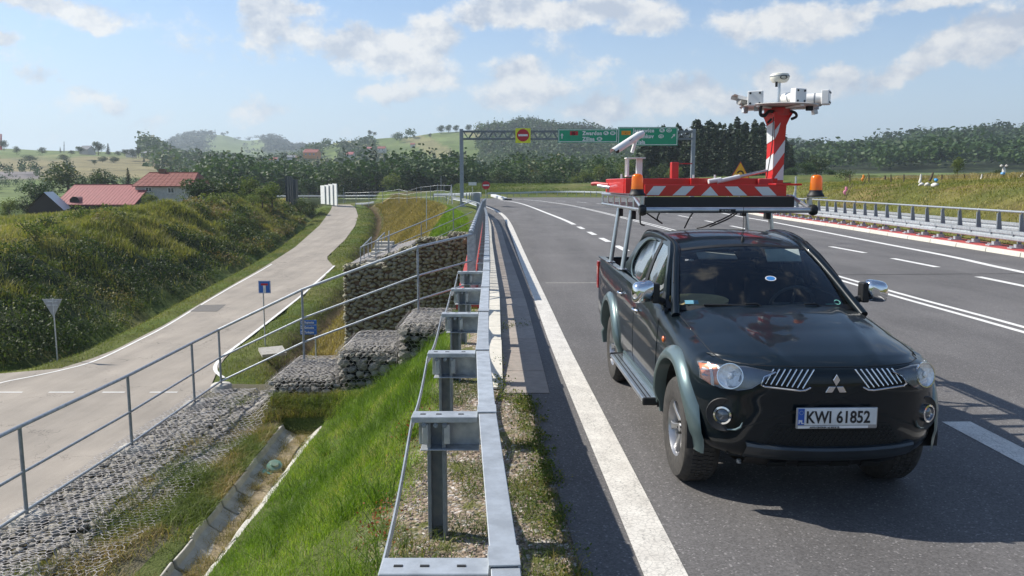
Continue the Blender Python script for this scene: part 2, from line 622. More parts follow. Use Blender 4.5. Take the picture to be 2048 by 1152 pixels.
_l = [GL(*p) for p in [(120, 738), (215, 708), (330, 650), (430, 590), (510, 545), (590, 495), (640, 450), (662, 420), (666, 410)]]
_r = [GL(*p) for p in [(437, 735), (453, 712), (478, 690), (530, 650), (600, 595), (648, 556), (668, 534), (652, 516), (690, 480), (710, 452), (716, 432), (712, 418), (700, 409)]]
_l.sort(key=lambda p: p.y); _r.sort(key=lambda p: p.y)
RLy = [-60, 20, _l[0].y - 3] + [p.y for p in _l] + [170]
RLx = [-70, -60, -26] + [p.x for p in _l] + [-20]
RRy = [-60, 28, 31.5] + [p.y for p in _r] + [170]
RRx = [-11, -11.5, -12.2] + [p.x for p in _r] + [-12]
HLy = [-60, 15, 16, 34, 50, 60, 79, 100, 120, 150, 200]
HLx = [-2, -2, -.95, -1.55, -2.6, -3.6, -6.2, -10, -14, -24, -40]
HRy = [-60, 5, 23.8, 38.6, 55, 75, 95, 110, 130, 200]
HRx = [9.8, 14.15, 15.5, 16.5, 17.3, 19.5, 24, 34, 60, 90]


def hr(Y): return np.interp(Y, HRy, HRx)


def sstep(a, b, x):
    t = np.clip((x - a) / (b - a), 0, 1)
    return t * t * (3 - 2 * t)


def T(x, Y):
    x = np.asarray(x, float); Y = np.asarray(Y, float)
    zl = zlow(Y)
    rl = np.interp(Y, RLy, RLx); rr = np.interp(Y, RRy, RRx)
    hl = np.interp(Y, HLy, HLx); h2 = hr(Y)
    # left bank
    d = rl - x
    zt = np.interp(Y, [20, 35, 45, 60, 75, 100, 130, 160], [-2.4, -2.3, -1.8, -1.15, -.3, -.3, -.6, -.9])
    rise = sstep(2.6, 11.5, d)
    zb = zl + (zt - zl) * rise - 0.075 * np.clip(d - 12, 0, 45)
    zb = zb - 0.65 * np.exp(-((d - 2.4) / 0.55) ** 2)
    bump = (vnoise(x, Y, 2.3, 1) - .5) * 1.1 + (vnoise(x, Y, 0.9, 2) - .5) * 0.5
    zb = zb + bump * sstep(2.8, 5.5, d) * (1 - .55 * sstep(11, 15, d))
    z = np.where(d > 0, zb, zl - .02)
    # right of the lower road: verge, ditch, slope up to the motorway
    e = x - rr
    zd = zl - .02 - 0.95 * np.exp(-((e - 3.1) / .65) ** 2) * sstep(24, 30, Y) + .1 * sstep(.2, 1, e)
    up = sstep(0, 1, (e - 4.6) / np.maximum(hl - .6 - (rr + 4.6), 1.5))
    gate = sstep(34.0, 34.7, Y)
    zr = zd + (-.03 - zd) * up * gate + (vnoise(x, Y, 1.3, 3) - .5) * .22 * gate * (up < .98)
    z = np.where(e > 0, zr, z)
    inroad = (x > hl) & (Y < 260)
    z = np.where(inroad, -.04, z)
    # beyond the bend
    fb = sstep(137, 172, Y)
    z = np.where(x > hl, z + 2.1 * fb, z)
    # right bank
    o = x - h2
    zk = np.interp(o, [0, .25, 1.0, 1.6, 6.5, 8.5, 30, 60], [-.04, -.04, -.05, -.12, 1.75, 2.1, 3.0, 3.6])
    zk = zk + (vnoise(x, Y, 1.7, 4) - .5) * .3 * sstep(1.6, 4, o)
    z = np.where(o > 0, zk * (1 - sstep(100, 125, Y) * .9) + sstep(100, 125, Y) * .9 * np.minimum(zk, 1.9 + 0 * zk), z)
    return z


PXC = [-900, 0, 150, 300, 390, 450, 500, 555, 600, 700, 800, 900, 960, 1000, 1070, 1180, 1280, 1450, 1560, 1700, 1850, 2048, 2600]
YD = [176, 260, 380, 520, 720, 950, 1400, 2100, 3000, 5000]
TAB = [[409, 390, 356, 326, 300, 305, 320, 320, 330, 345],
       [409, 390, 352, 322, 298, 303, 320, 320, 330, 345],
       [408, 390, 355, 326, 302, 306, 320, 320, 330, 345],
       [404, 390, 360, 334, 308, 310, 318, 307, 330, 345],
       [400, 391, 373, 350, 337, 332, 322, 271, 320, 345],
       [400, 391, 378, 356, 342, 334, 322, 272, 320, 345],
       [399, 391, 381, 363, 346, 336, 322, 283, 320, 345],
       [399, 391, 382, 366, 345, 328, 315, 276, 320, 345],
       [399, 392, 383, 366, 336, 312, 305, 296, 320, 345],
       [399, 392, 383, 367, 330, 284, 305, 305, 320, 345],
       [398, 392, 383, 368, 334, 276, 300, 305, 320, 345],
       [396, 391, 383, 366, 322, 266, 295, 305, 320, 345],
       [388, 390, 382, 364, 318, 262, 295, 305, 320, 345],
       [372, 386, 380, 362, 316, 261, 292, 300, 320, 345],
       [369, 384, 378, 360, 314, 257, 290, 300, 320, 345],
       [366, 382, 376, 354, 312, 270, 290, 290, 320, 345],
       [361, 370, 366, 348, 318, 288, 280, 276, 320, 345],
       [353, 356, 352, 338, 320, 302, 285, 270, 320, 345],
       [351, 352, 347, 335, 318, 305, 292, 280, 320, 345],
       [350, 350, 344, 330, 314, 310, 300, 295, 320, 345],
       [350, 350, 342, 322, 299, 300, 300, 300, 320, 345],
       [350, 350, 338, 308, 279, 285, 300, 300, 320, 345],
       [350, 349, 332, 300, 268, 280, 300, 300, 320, 345]]
TAB = np.array(TAB, float)
LYD = np.log(np.array(YD, float))


def far_py(px, Y):
    px = np.clip(px, PXC[0], PXC[-1]); ly = np.log(np.clip(Y, YD[0], YD[-1]))
    ci = np.interp(px, PXC, np.arange(len(PXC)))
    ri = np.interp(ly, LYD, np.arange(len(YD)))
    c0 = np.clip(np.floor(ci).astype(int), 0, len(PXC) - 2); r0 = np.clip(np.floor(ri).astype(int), 0, len(YD) - 2)
    fc = ci - c0; fr = ri - r0
    fc = fc * fc * (3 - 2 * fc)
    return (TAB[c0, r0] * (1 - fc) * (1 - fr) + TAB[c0 + 1, r0] * fc * (1 - fr) + TAB[c0, r0 + 1] * (1 - fc) * fr + TAB[c0 + 1, r0 + 1] * fc * fr)


def ZF(x, y):
    """height of the far country"""
    x = np.asarray(x, float); y = np.asarray(y, float)
    r = np.hypot(x, y)
    ye = np.maximum(y, r * .42)
    px = 1024 + FPX * x / ye
    z = CAM_H + (HOR - far_py(px, ye)) / FPX * ye
    z = z + (vnoise(x, y, 60, 5) - .5) * 2.2 * np.clip((ye - 200) / 400, 0, 1) + (vnoise(x, y, 190, 6) - .5) * 6 * np.clip((ye - 500) / 1000, 0, 1)
    return z


def albedo(x, y):
    """what grows there: meadow, stubble, ploughed strip, forest floor"""
    r = np.hypot(x, y)
    ye = np.maximum(y, r * .42)
    px = 1024 + FPX * x / ye
    n = vnoise(x, y, 45, 8); n2 = vnoise(x, y, 12, 9)
    gr = np.array([.105, .145, .04]); tan = np.array([.215, .185, .09]); dk = np.array([.035, .05, .022]); pl = np.array([.19, .17, .17]); lg = np.array([.15, .19, .065])
    f = np.clip((n - .35) * 2.2, 0, 1)[..., None]
    c = gr * (1 - f) + lg * f
    left = (px < 620)
    py = far_py(px, ye)
    k = sstep(312, 320, py + (n2 - .5) * 8) * (1 - sstep(352, 362, py)) * left
    c = c * (1 - k[..., None]) + tan * k[..., None]
    k = (sstep(341, 343, py) * (1 - sstep(356, 358, py)) * (px < 90 - (ye - 380) * .1) * left)[..., None]
    c = c * (1 - k) + pl * k
    # field strips on the middle hill
    st = (np.sin((px * .05 + ye * .018)) > .35) & (px > 620) & (px < 960) & (ye > 560)
    c = np.where(st[..., None], tan * .7 + lg * .3, c)
    wood = ((px > 960) & (ye > 190) & (px < 1300)) | ((px > 1300) & (ye > 300)) | ((px > 380) & (px < 960) & (ye > 210) & (ye < 560))
    c = np.where(wood[..., None], dk, c)
    hill = (ye > 1500) & ~((px > 415) & (px < 540))
    c = np.where(hill[..., None], dk * 1.2, c)
    return c * (.85 + .3 * n2[..., None])


def colattr(o, C):
    a = o.data.attributes.new('tone', 'FLOAT_COLOR', 'POINT')
    C4 = np.concatenate([C, np.ones((len(C), 1))], 1).astype(np.float32)
    a.data.foreach_set('color', C4.ravel())


def tonemat(name, bump=.5, bs=2.0, grain=9.0):
    m = bpy.data.materials.new(name)
    m.use_nodes = True
    t = m.node_tree; t.nodes.clear(); w = NT(t)
    c = w.n('ShaderNodeAttribute', attribute_name='tone').outputs['Color']
    tc = w.n('ShaderNodeTexCoord').outputs['Object']
    n = w.noise(tc, grain, 6, .7)
    n3 = w.noise(tc, grain * .11, 5, .65)
    k = w.n('ShaderNodeMapRange', {'Value': n, 'From Min': .3, 'From Max': .7, 'To Min': .68, 'To Max': 1.32}).outputs[0]
    k3 = w.n('ShaderNodeMapRange', {'Value': n3, 'From Min': .3, 'From Max': .7, 'To Min': .75, 'To Max': 1.25}).outputs[0]
    k = w.math('MULTIPLY', k, k3)
    c = w.vec('MULTIPLY', c, w.n('ShaderNodeCombineXYZ', {0: k, 1: k, 2: k}).outputs[0])
    bp = w.n('ShaderNodeBump', {'Strength': bump, 'Distance': .1, 'Height': w.noise(tc, bs, 5, .7)})
    b = w.n('ShaderNodeBsdfPrincipled', {'Base Color': c, 'Roughness': .95, 'Specular IOR Level': .15, 'Normal': bp.outputs[0]})
    w.n('ShaderNodeOutputMaterial', {0: b.outputs[0]})
    return m


def gridfaces(nr, nc):
    i = np.arange((nr - 1) * nc).reshape(nr - 1, nc)[:, :-1].ravel()
    return np.stack([i, i + 1, i + nc + 1, i + nc], 1)


def far_ground():
    az = np.concatenate([np.radians(np.linspace(-48, 48, 420)), np.radians(np.linspace(50, 310, 66))])
    az = np.sort(az)
    az = np.append(az, az[0] + 2 * math.pi)
    rr = np.concatenate([[2, 60, 120, 160, 174], np.geomspace(180, 3200, 110), [3800, 4600, 5200]])
    A, Rr = np.meshgrid(az, rr)
    # rows run at equal depth inside the view so ridges stay where they are
    X = np.sin(A) * Rr; Yy = np.cos(A) * Rr
    Z = ZF(X, Yy)
    ins = (Rr < 178)
    Z = np.where(ins, -9.0, Z)
    back = (Yy < 0)
    Z = np.where(back & ~ins, np.minimum(Z, 10.0), Z)
    V = np.stack([X, Yy, Z], -1).reshape(-1, 3)
    o = fast('ground', V, gridfaces(len(rr), len(az)), tonemat('far_fields', .6, .25, .6), smooth=True)
    C = albedo(X, Yy).reshape(-1, 3)
    colattr(o, C)
    tag(o, 'rolling meadows and wooded hills out to the horizon', kind='structure')
    return o


def near_ground():
    xs = np.concatenate([np.arange(-78, -40, 1.2), np.arange(-40, -1, .55), np.arange(-1, 14, 1.5), np.arange(14, 36, .7), np.arange(36, 85, 3)])
    ys = np.concatenate([np.arange(-40, 20, 2.0), np.arange(20, 90, .6), np.arange(90, 181, 1.2)])
    X, Y = np.meshgrid(xs, ys)
    Z = T(X, Y)
    near = (Y < 15.2) & (X > -8.5) & (X < .6)
    Z = np.where(near, -6.1, Z)
    # outer rows blend into the far ground
    zf = ZF(X, Y)
    k = sstep(150, 176, np.hypot(X, Y))
    Z = Z * (1 - k) + np.minimum(zf, Z + 3) * k
    edge = (X < -77) | (X > 80) | (Y > 179)
    Z = np.where(edge, Z - 3, Z)
    V = np.stack([X, Y, Z], -1).reshape(-1, 3)
    o = fast('terrain', V, gridfaces(len(ys), len(xs)), tonemat('meadow_and_bank', .9, 3.0, 7.0), smooth=True)
    rl = np.interp(Y, RLy, RLx); r2 = np.interp(Y, RRy, RRx); hl = np.interp(Y, HLy, HLx)
    d = rl - X; e = X - r2
    n = vnoise(X, Y, 3, 11); n2 = vnoise(X, Y, .9, 12)
    gr = np.array([.075, .105, .022]); dry = np.array([.20, .155, .06]); dk = np.array([.035, .05, .018]); tn = np.array([.17, .145, .06]); earth = np.array([.13, .085, .05])
    C = np.zeros(X.shape + (3,)) + gr
    f = (np.clip((n - .3) * 2, 0, 1))[..., None]
    C = C * (1 - .5 * f) + tn * .5 * f
    k = (sstep(2.8, 4.5, d) * (1 - sstep(9, 12, d)))[..., None]
    C = C * (1 - k) + dk * k
    k = sstep(9, 12, d)[..., None]
    C = C * (1 - k) + (dry * 1.1 * (.6 + .4 * f) + gr * (.4 - .4 * f)) * k
    k = (sstep(3.6, 4.6, e) * (1 - sstep(-.3, .5, X - np.minimum(hl - .9, -5.7))) * sstep(34, 36, Y))[..., None]
    C = C * (1 - k) + (dry * 1.05 * (.75 + .25 * f)) * k
    k = (np.exp(-((e - 3.1) / .9) ** 2) * sstep(20, 26, Y))[..., None]
    C = C * (1 - k) + earth * .6 * k
    k = ((e > 3.6) & (e < 5.2) & (Y < 60))[..., None] * .7
    C = C * (1 - k) + np.array([.27, .20, .12]) * k
    o2 = X - hr(Y)
    k = sstep(1.2, 2, o2)[..., None]
    C = C * (1 - k) + (dry * (.62 + .25 * n2[..., None]) * (.35 + .65 * f) + gr * (.65 - .65 * f) * 1.1) * k
    C = C * (.75 + .5 * n2[..., None])
    colattr(o, C.reshape(-1, 3))
    tag(o, 'grassy banks, verges and ditches beside both roads', kind='structure')


far_ground()
near_ground()

# ------------------------------------------------------------------ roads
def sheet(name, outline, z, mat, label, step=None):
    bm = bmesh.new()
    vs = [bm.verts.new((p[0], p[1], p[2] if len(p) > 2 else z)) for p in outline]
    f = bm.faces.new(vs)
    bmesh.ops.triangulate(bm, faces=[f])
    me = bpy.data.meshes.new(name)
    bm.normal_update()
    for q in bm.faces:
        if q.normal.z < 0: q.normal_flip()
    bm.to_mesh(me); bm.free()
    me.materials.append(mat)
    o = bpy.data.objects.new(name, me)
    COL.objects.link(o)
    return tag(o, label, kind='structure')


kerbR = [(float(hr(y)), y) for y in (-40, 5, 14, 23.8, 31, 38.6, 47, 55, 65, 75, 85, 95, 103, 110)]
ASP_L = [(0.9, -40), (0.5, 1), (0.42, 3.6), (.40, 4.3), (.29, 6.2), (.21, 8.1), (-.10, 8.12), (-.23, 14.8), (-.45, 21), (-.73, 29), (-1.05, 40), (-1.55, 52), (-2.1, 60), (-3.0, 72), (-3.6, 90), (-4.5, 108), (-5, 121)]
outl = ASP_L + [(-1, 129), (6, 133), (14, 131), (30, 130), (60, 128), (60, 112)] + [p for p in reversed(kerbR)]
sheet('road', outl, 0.0, ASPH, 'dark grey asphalt carriageway of the expressway')

# lower road: strips of the light asphalt following the hillside
def low_road():
    mb = MB()
    ys = [-20, 0, 12, 20, 26, 30, _l[0].y] + [float(v) for v in np.arange(36, 140, 2.0)]
    rows = []
    for y in ys:
        a = interp(y, RLy, RLx); b = interp(y, RRy, RRx)
        if y < 20: b = -5.9
        rows.append([(a + (b - a) * k / 6, y, float(zlow(y)) + .025) for k in range(7)])
    mb.grid(rows)
    o = mb.build('lower_road', ASPH_OLD, smooth=180)
    for p in o.data.polygons:
        pass
    tag(o, 'pale narrow asphalt road climbing between the banks', kind='structure')


low_road()


def ribbon(name, pts, w, z, mat, label, dash=None, sub=4, lowroad=False):
    """painted line of width w along world points"""
    P = catmull([(p[0], p[1], p[2] if len(p) > 2 else z) for p in pts], sub) if len(pts) > 2 else [Vector((p[0], p[1], p[2] if len(p) > 2 else z)) for p in pts]
    mb = MB()
    rows = []
    for i, p in enumerate(P):
        d = P[min(i + 1, len(P) - 1)] - P[max(i - 1, 0)]
        s = Vector((d.y, -d.x, 0)).normalized() * w / 2
        zz = float(zlow(p.y)) + .035 if lowroad else z
        rows.append([(p.x - s.x, p.y - s.y, zz), (p.x + s.x, p.y + s.y, zz)])
    mb.grid(rows)
    o = mb.build(name, mat)
    return tag(o, label, kind='structure')


ZM = .004
ribbon('edge_line', [(1.35, -14), (.98, 0), (.88, 4.1), (.672, 10.1), (.555, 14.8), (.32, 24), (.02, 37), (-.16, 44), (-.48, 53), (-1.0, 62), (-1.9, 72), (-3.2, 84), (-4.6, 96)], .25, ZM, PAINT, 'wide worn white edge line beside the guardrail')
ribbon('edge_line', [(10.6, -10), (12.0, 8), (12.9, 19.7), (13.47, 24.1), (14.0, 31), (14.6, 38.2), (15.3, 47), (15.7, 55), (16.8, 68), (19, 82), (24, 96)], .24, ZM, PAINT2, 'white edge line along the far kerb')
dl = [(7.62, -8), (7.66, 5), (7.69, 11.6), (7.6, 16), (7.62, 22), (7.65, 30), (7.55, 40), (7.3, 50), (6.75, 66), (5.7, 86), (3.4, 105), (1.0, 114), (-2, 119)]
ribbon('double_line', [(x - .0, y) for x, y in dl], .12, ZM, PAINT2, 'left stripe of the double white line')
ribbon('double_line', [(x + .28, y) for x, y in dl], .12, ZM, PAINT2, 'right stripe of the double white line')
ribbon('lane_line', [(3.42, 43.4), (3.2, 50), (2.62, 61.5), (1.85, 77), (.95, 91), (-.3, 102), (-1.6, 108)], .26, ZM, PAINT2, 'solid white line starting after the short dashes')
for k, y in enumerate([39.0, 34.5, 30.3, 26.2, 22, 18, 14]):
    x = 3.8 - (y - 27) * .023
    ribbon('short_dash', [(x, y), (x - .05, y + 2.2)], .24, ZM, PAINT2, 'short white dash between the near lanes')
_c = G(1905, 845); _d = G(2075, 935)
ribbon('short_dash', [(4.16, 7.15), (4.22, 4.0)], .27, ZM, PAINT, 'broad white dash in the shade of the truck')
for k, (x0, y0, x1, y1) in enumerate([(11.34, 28.0, 11.42, 25.4), (11.4, 23.5, 11.4, 21), (11.2, 18.8, 11.15, 15.5), (11.0, 12.5, 10.9, 9), (11.5, 33, 11.55, 36), (11.6, 39, 11.65, 42), (11.7, 45, 11.75, 48), (11.8, 52, 11.8, 56), (11.8, 60, 11.7, 64), (11.6, 69, 11.4, 73), (11.1, 78, 10.7, 82), (10.3, 86, 9.6, 90), (8.9, 94, 8.0, 98), (6.9, 102, 5.8, 105)]):
    ribbon('lane_dash', [(x0, y0), (x1, y1)], .2, ZM, PAINT2, 'white dash of the far lane line')
# crossing joints of the asphalt near the bridge ends
for y, x0, x1, n_ in ((17.6, .75, 7.4, 'pale sealed joint across the near lanes'), (43.5, -.2, 7.4, 'second pale sealed joint further off')):
    ribbon('sealed_joint', [(x0, y), (x1, y + .1)], .05, .003, CONC, n_)
ribbon('sealed_joint', [(7.95, 19.2), (15.1, 19.6)], .05, .003, DARK, 'dark sealed joint across the far lanes')

# lower road paint
_low = [GL(*p) for p in [(-60, 785), (0, 766), (60, 754), (120, 741), (170, 728), (215, 710), (270, 683), (330, 652), (430, 592), (510, 547), (541, 529)]]
ribbon('edge_line', [(p.x + .12, p.y) for p in sorted(_low, key=lambda p: p.y)], .13, 0, PAINT2, 'thin white edge line below the bushy bank', lowroad=True)
_lr = [GL(*p) for p in [(447, 757), (432, 744), (432, 730), (448, 712), (476, 691), (528, 651), (598, 596), (645, 554), (669, 532)]]
ribbon('edge_line', [(p.x, p.y) for p in _lr], .17, 0, PAINT2, 'white edge line turning at the corner below the railing', lowroad=True)
for a, b in ((-30, 45), (98, 148), (205, 250), (300, 355)):
    p, q = GL(a, 786), GL(b, 786)
    ribbon('give_way_dash', [(p.x, p.y), (q.x, q.y)], .12, 0, PAINT2, 'faint white dash on the lower junction', lowroad=True)
pt = [GL(380, 624), GL(434, 624), GL(452, 610), (GL(400, 611))]
sheet('asphalt_patch', [(p.x, p.y, float(zlow(p.y)) + .036) for p in pt], 0, M('old_asphalt_patch', (.16, .15, .14), .9), 'dark rectangular asphalt patch on the lower road')

# ------------------------------------------------------------------ kerbs, gutter, bridge caps
KX = ([8.3, 14.8, 21, 29, 40, 52, 62], [-.10, -.23, -.45, -.73, -1.05, -1.55, -2.1])


def kx(y): return interp(y, *KX)


def piecewise(name, parent, spans, prof, mat, w=False):
    """one object per stone between successive y values"""
    for (y0, y1, fx) in spans:
        mb = MB()
        mb.sweep(prof, [(fx(y0), y0, 0), (fx(y1), y1, 0)])
        mb.build(name, mat, parent, world=True, bevel=.008, seg=1)


kl = thing('bridge_kerb', (-.1, 8.4, 0), 'white stone kerb under the near guardrail, running over the bridge', 'kerb')
ys = list(np.arange(10.4, 52, 1.0))
mb = MB()
mb.add([(-.10 - .24, 8.35, .0), (-.1, 8.35, .0), (-.1, 8.35, .02), (-.34, 8.35, .02), (kx(10.38) - .24, 10.38, 0), (kx(10.38), 10.38, 0), (kx(10.38), 10.38, .14), (kx(10.38) - .24, 10.38, .14)],
       [(3, 2, 1, 0), (4, 5, 6, 7), (0, 1, 5, 4), (1, 2, 6, 5), (2, 3, 7, 6), (3, 0, 4, 7)])
mb.build('kerb_ramp', KERB, kl, world=True)
piecewise('kerb_stone', kl, [(y, y + .985, kx) for y in ys], [(-.24, 0), (0, 0), (0, .14), (-.24, .14)], KERB)
gt = thing('drain_gutter', (.1, 8.2, 0), 'brownish concrete gutter slabs between kerb and edge line', 'gutter')
piecewise('gutter_slab', gt, [(y, y + .985, kx) for y in np.arange(8.15, 52, 1.0)], [(.01, 0), (.50, 0), (.50, .009), (.01, .012)], CONC_B)
mb = MB(); mb.sweep([(-.80, -.45), (-.245, -.45), (-.245, .135), (-.80, .15)], [(kx(y), y, 0) for y in (14.2, 21, 29, 40, 52)])
tag(mb.build('bridge_edge', [REDCAP], None), 'red coated edge beam of the bridge under the railings', kind='structure')
mb = MB(); mb.sweep([(-.62, -1.3), (17, -1.3), (17, -.1), (-.62, -.1)], [(-.3, 15.2, 0), (-.9, 33.6, 0)])
tag(mb.build('bridge_deck', CONC, None), 'concrete bridge deck over the lower channel', kind='structure')

kr = thing('far_kerb', (15.5, 24, 0), 'long white kerb along the far side of the carriageway', 'kerb')
piecewise('kerb_stone', kr, [(y, y + 1.96, lambda y: float(hr(y))) for y in np.arange(2, 62, 2.0)], [(.20, -.02), (0, -.02), (.02, .13), (.20, .14)], KERB)
mb = MB(); mb.sweep([(.205, -.3), (1.25, -.3), (1.25, .15), (.205, .135)], [(float(hr(y)), y, 0) for y in (0, 14, 23.8, 31, 38.6, 47, 55, 63)])
tag(mb.build('far_bridge_edge', [REDCAP], None), 'red coated strip behind the far kerb', kind='structure')
# ------------------------------------------------------------------ near embankment
def chs(y): return np.interp(y, [6, 12.5], [.56, .92])


def chx(y): return np.interp(y, [4, 6.9, 12.5], [-3.0, -3.1, -3.27])


def EZ(x, y):
    """surface of the near embankment left of the carriageway"""
    x = np.asarray(x, float); y = np.asarray(y, float)
    z = np.interp(x, [-5.9, -5.5, -3.75, -3.0, -2.65, -1.05, -.75, -.3, .5, .75], [-1.62, -1.56, -1.5, -1.5, -1.38, -.16, -.04, -.012, -.012, -.05])
    g = (vnoise(x, y, .7, 21) - .5) * .12 + (vnoise(x, y, .25, 22) - .5) * .05
    z = z + .26 * sstep(11.7, 12.4, y) * sstep(-4.3, -3.8, x) * (1 - sstep(-2.9, -2.2, x))
    z = z - .30 * (np.abs(x - chx(y)) < .40 * chs(y) - .02) * (y < 11.95)
    k = np.interp(x, [-3.0, -2.5, -1.2, -.5, .2], [0, 1, 1, .35, .1])
    k2 = np.interp(x, [-5.6, -5.2, -3.9, -3.65], [.3, .8, .8, 0])
    return z + g * (k + k2)


def near_bank():
    xs = np.concatenate([[-5.62, -5.6], np.arange(-5.58, -3.7, .1), np.arange(-3.7, -2.7, .04), np.arange(-2.7, .75, .075)])
    ys = np.arange(-8, 14.81, .1)
    X, Y = np.meshgrid(xs, ys)
    Z = EZ(X, Y)
    Z[:, 0] = -6.3
    Z = np.where((X < -2.0) & (Y > 14.5), np.minimum(Z, -1.6), Z)
    X = X.copy()
    last = Y > 14.75
    Z = np.where(last, -6.3, Z)
    # keep under the road, the bridge kerb and the gutter
    V = np.stack([X, Y, Z], -1).reshape(-1, 3)
    o = fast('embankment', V, gridfaces(len(ys), len(xs)), None, smooth=True)
    m = bpy.data.materials.new('verge_ground'); m.use_nodes = True
    t = m.node_tree; t.nodes.clear(); w = NT(t)
    geo = w.n('ShaderNodeNewGeometry').outputs['Position']
    sx = w.n('ShaderNodeSeparateXYZ', {0: geo}).outputs['X']
    n = w.noise(geo, 2.2, 5, .65)
    xx = w.math('ADD', sx, w.math('MULTIPLY', w.math('SUBTRACT', n, .5), .9))
    f = w.n('ShaderNodeMapRange', {'Value': xx, 'From Min': -1.0, 'From Max': -.7}).outputs[0]
    v = w.n('ShaderNodeTexVoronoi', {'Vector': geo, 'Scale': 42.0})
    g = w.n('ShaderNodeSeparateColor', {0: v.outputs['Color']})
    k = w.n('ShaderNodeMapRange', {'Value': g.outputs[0], 'To Min': .45, 'To Max': 1.5}).outputs[0]
    grav = w.mix(w.math('GREATER_THAN', g.outputs[1], .8), (.25, .195, .15, 1), (.40, .37, .34, 1))
    grav = w.vec('MULTIPLY', grav, w.n('ShaderNodeCombineXYZ', {0: k, 1: k, 2: k}).outputs[0])
    moss = w.n('ShaderNodeMapRange', {'Value': w.noise(geo, 3.1, 5, .7), 'From Min': .5, 'From Max': .62}).outputs[0]
    grav = w.mix(moss, grav, (.11, .115, .035, 1))
    turf = w.mix(w.noise(geo, 9, 5, .7), (.045, .075, .012, 1), (.10, .11, .035, 1))
    left = w.math('LESS_THAN', sx, -3.62)
    soil = w.mix(w.noise(geo, 5, 4, .7), (.13, .115, .08, 1), (.07, .07, .04, 1))
    c = w.mix(f, turf, grav)
    c = w.mix(left, c, soil)
    bp = w.n('ShaderNodeBump', {'Strength': .9, 'Distance': .012, 'Height': w.math('SUBTRACT', 1.0, v.outputs['Distance'])})
    b = w.n('ShaderNodeBsdfPrincipled', {'Base Color': c, 'Roughness': .95, 'Specular IOR Level': .2, 'Normal': bp.outputs[0]})
    w.n('ShaderNodeOutputMaterial', {0: b.outputs[0]})
    o.data.materials.append(m)
    tag(o, 'verge and grassy embankment beside the near guardrail', kind='structure')


near_bank()

# ------------------------------------------------------------------ stones
def stone_mesh(seed, flat=1.0, mat=None):
    r = random.Random(seed)
    bm = bmesh.new()
    bmesh.ops.create_icosphere(bm, subdivisions=1, radius=.5)
    ax = [Vector((r.uniform(-1, 1), r.uniform(-1, 1), r.uniform(-1, 1))).normalized() for _ in range(6)]
    lim = [r.uniform(.22, .38) for _ in ax]
    for v in bm.verts:
        p = v.co * r.uniform(.9, 1.1)
        for a, l in zip(ax, lim):
            d = p.dot(a)
            if d > l: p = p - a * (d - l) * .97
        v.co = Vector((p.x, p.y, p.z * flat))
    me = bpy.data.meshes.new('stone')
    bm.normal_update()
    bm.to_mesh(me); bm.free()
    me.materials.append(mat or STONE)
    return me


ST = [stone_mesh(i, .75) for i in range(9)]
ST2 = [stone_mesh(i + 40, .8, STONE2) for i in range(8)]
STV = {id(m): (np.array([v.co[:] for v in m.vertices]), np.array([p.vertices[:] for p in m.polygons])) for m in ST + ST2}


def rot_rand(r, amt=math.pi):
    return Matrix.Rotation(r.uniform(-math.pi, math.pi), 3, 'Z') @ Matrix.Rotation(r.uniform(-amt, amt), 3, 'X') @ Matrix.Rotation(r.uniform(-amt, amt), 3, 'Y')


def place_stones(parent, spots, lib, seed, limit=300, amt=.6):
    """spots: (x,y,z,sx,sy,sz[,R]) ; the nearest ones are parts of their own"""
    r = random.Random(seed)
    spots = sorted(spots, key=lambda s: s[0] ** 2 + s[1] ** 2)
    inv = pmat(parent).inverted()
    VV, FF, nb = [], [], 0
    for i, s in enumerate(spots):
        me = lib[r.randrange(len(lib))]
        base = s[6] if len(s) > 6 else Matrix.Identity(3)
        m3 = base @ Matrix.Diagonal(Vector(s[3:6])) @ rot_rand(r, amt)
        if i < limit:
            o = bpy.data.objects.new('stone', me)
            COL.objects.link(o)
            o.parent = parent
            m = m3.to_4x4(); m.translation = Vector(s[:3])
            o.matrix_basis = inv @ m
        else:
            v, f = STV[id(me)]
            VV.append(v @ np.array(m3).T + np.array(s[:3])); FF.append(f + nb); nb += len(v)
    if VV:
        o = fast('stone_fill', np.concatenate(VV), np.concatenate(FF), lib[0].materials[0], parent)
        o['kind'] = 'stuff'


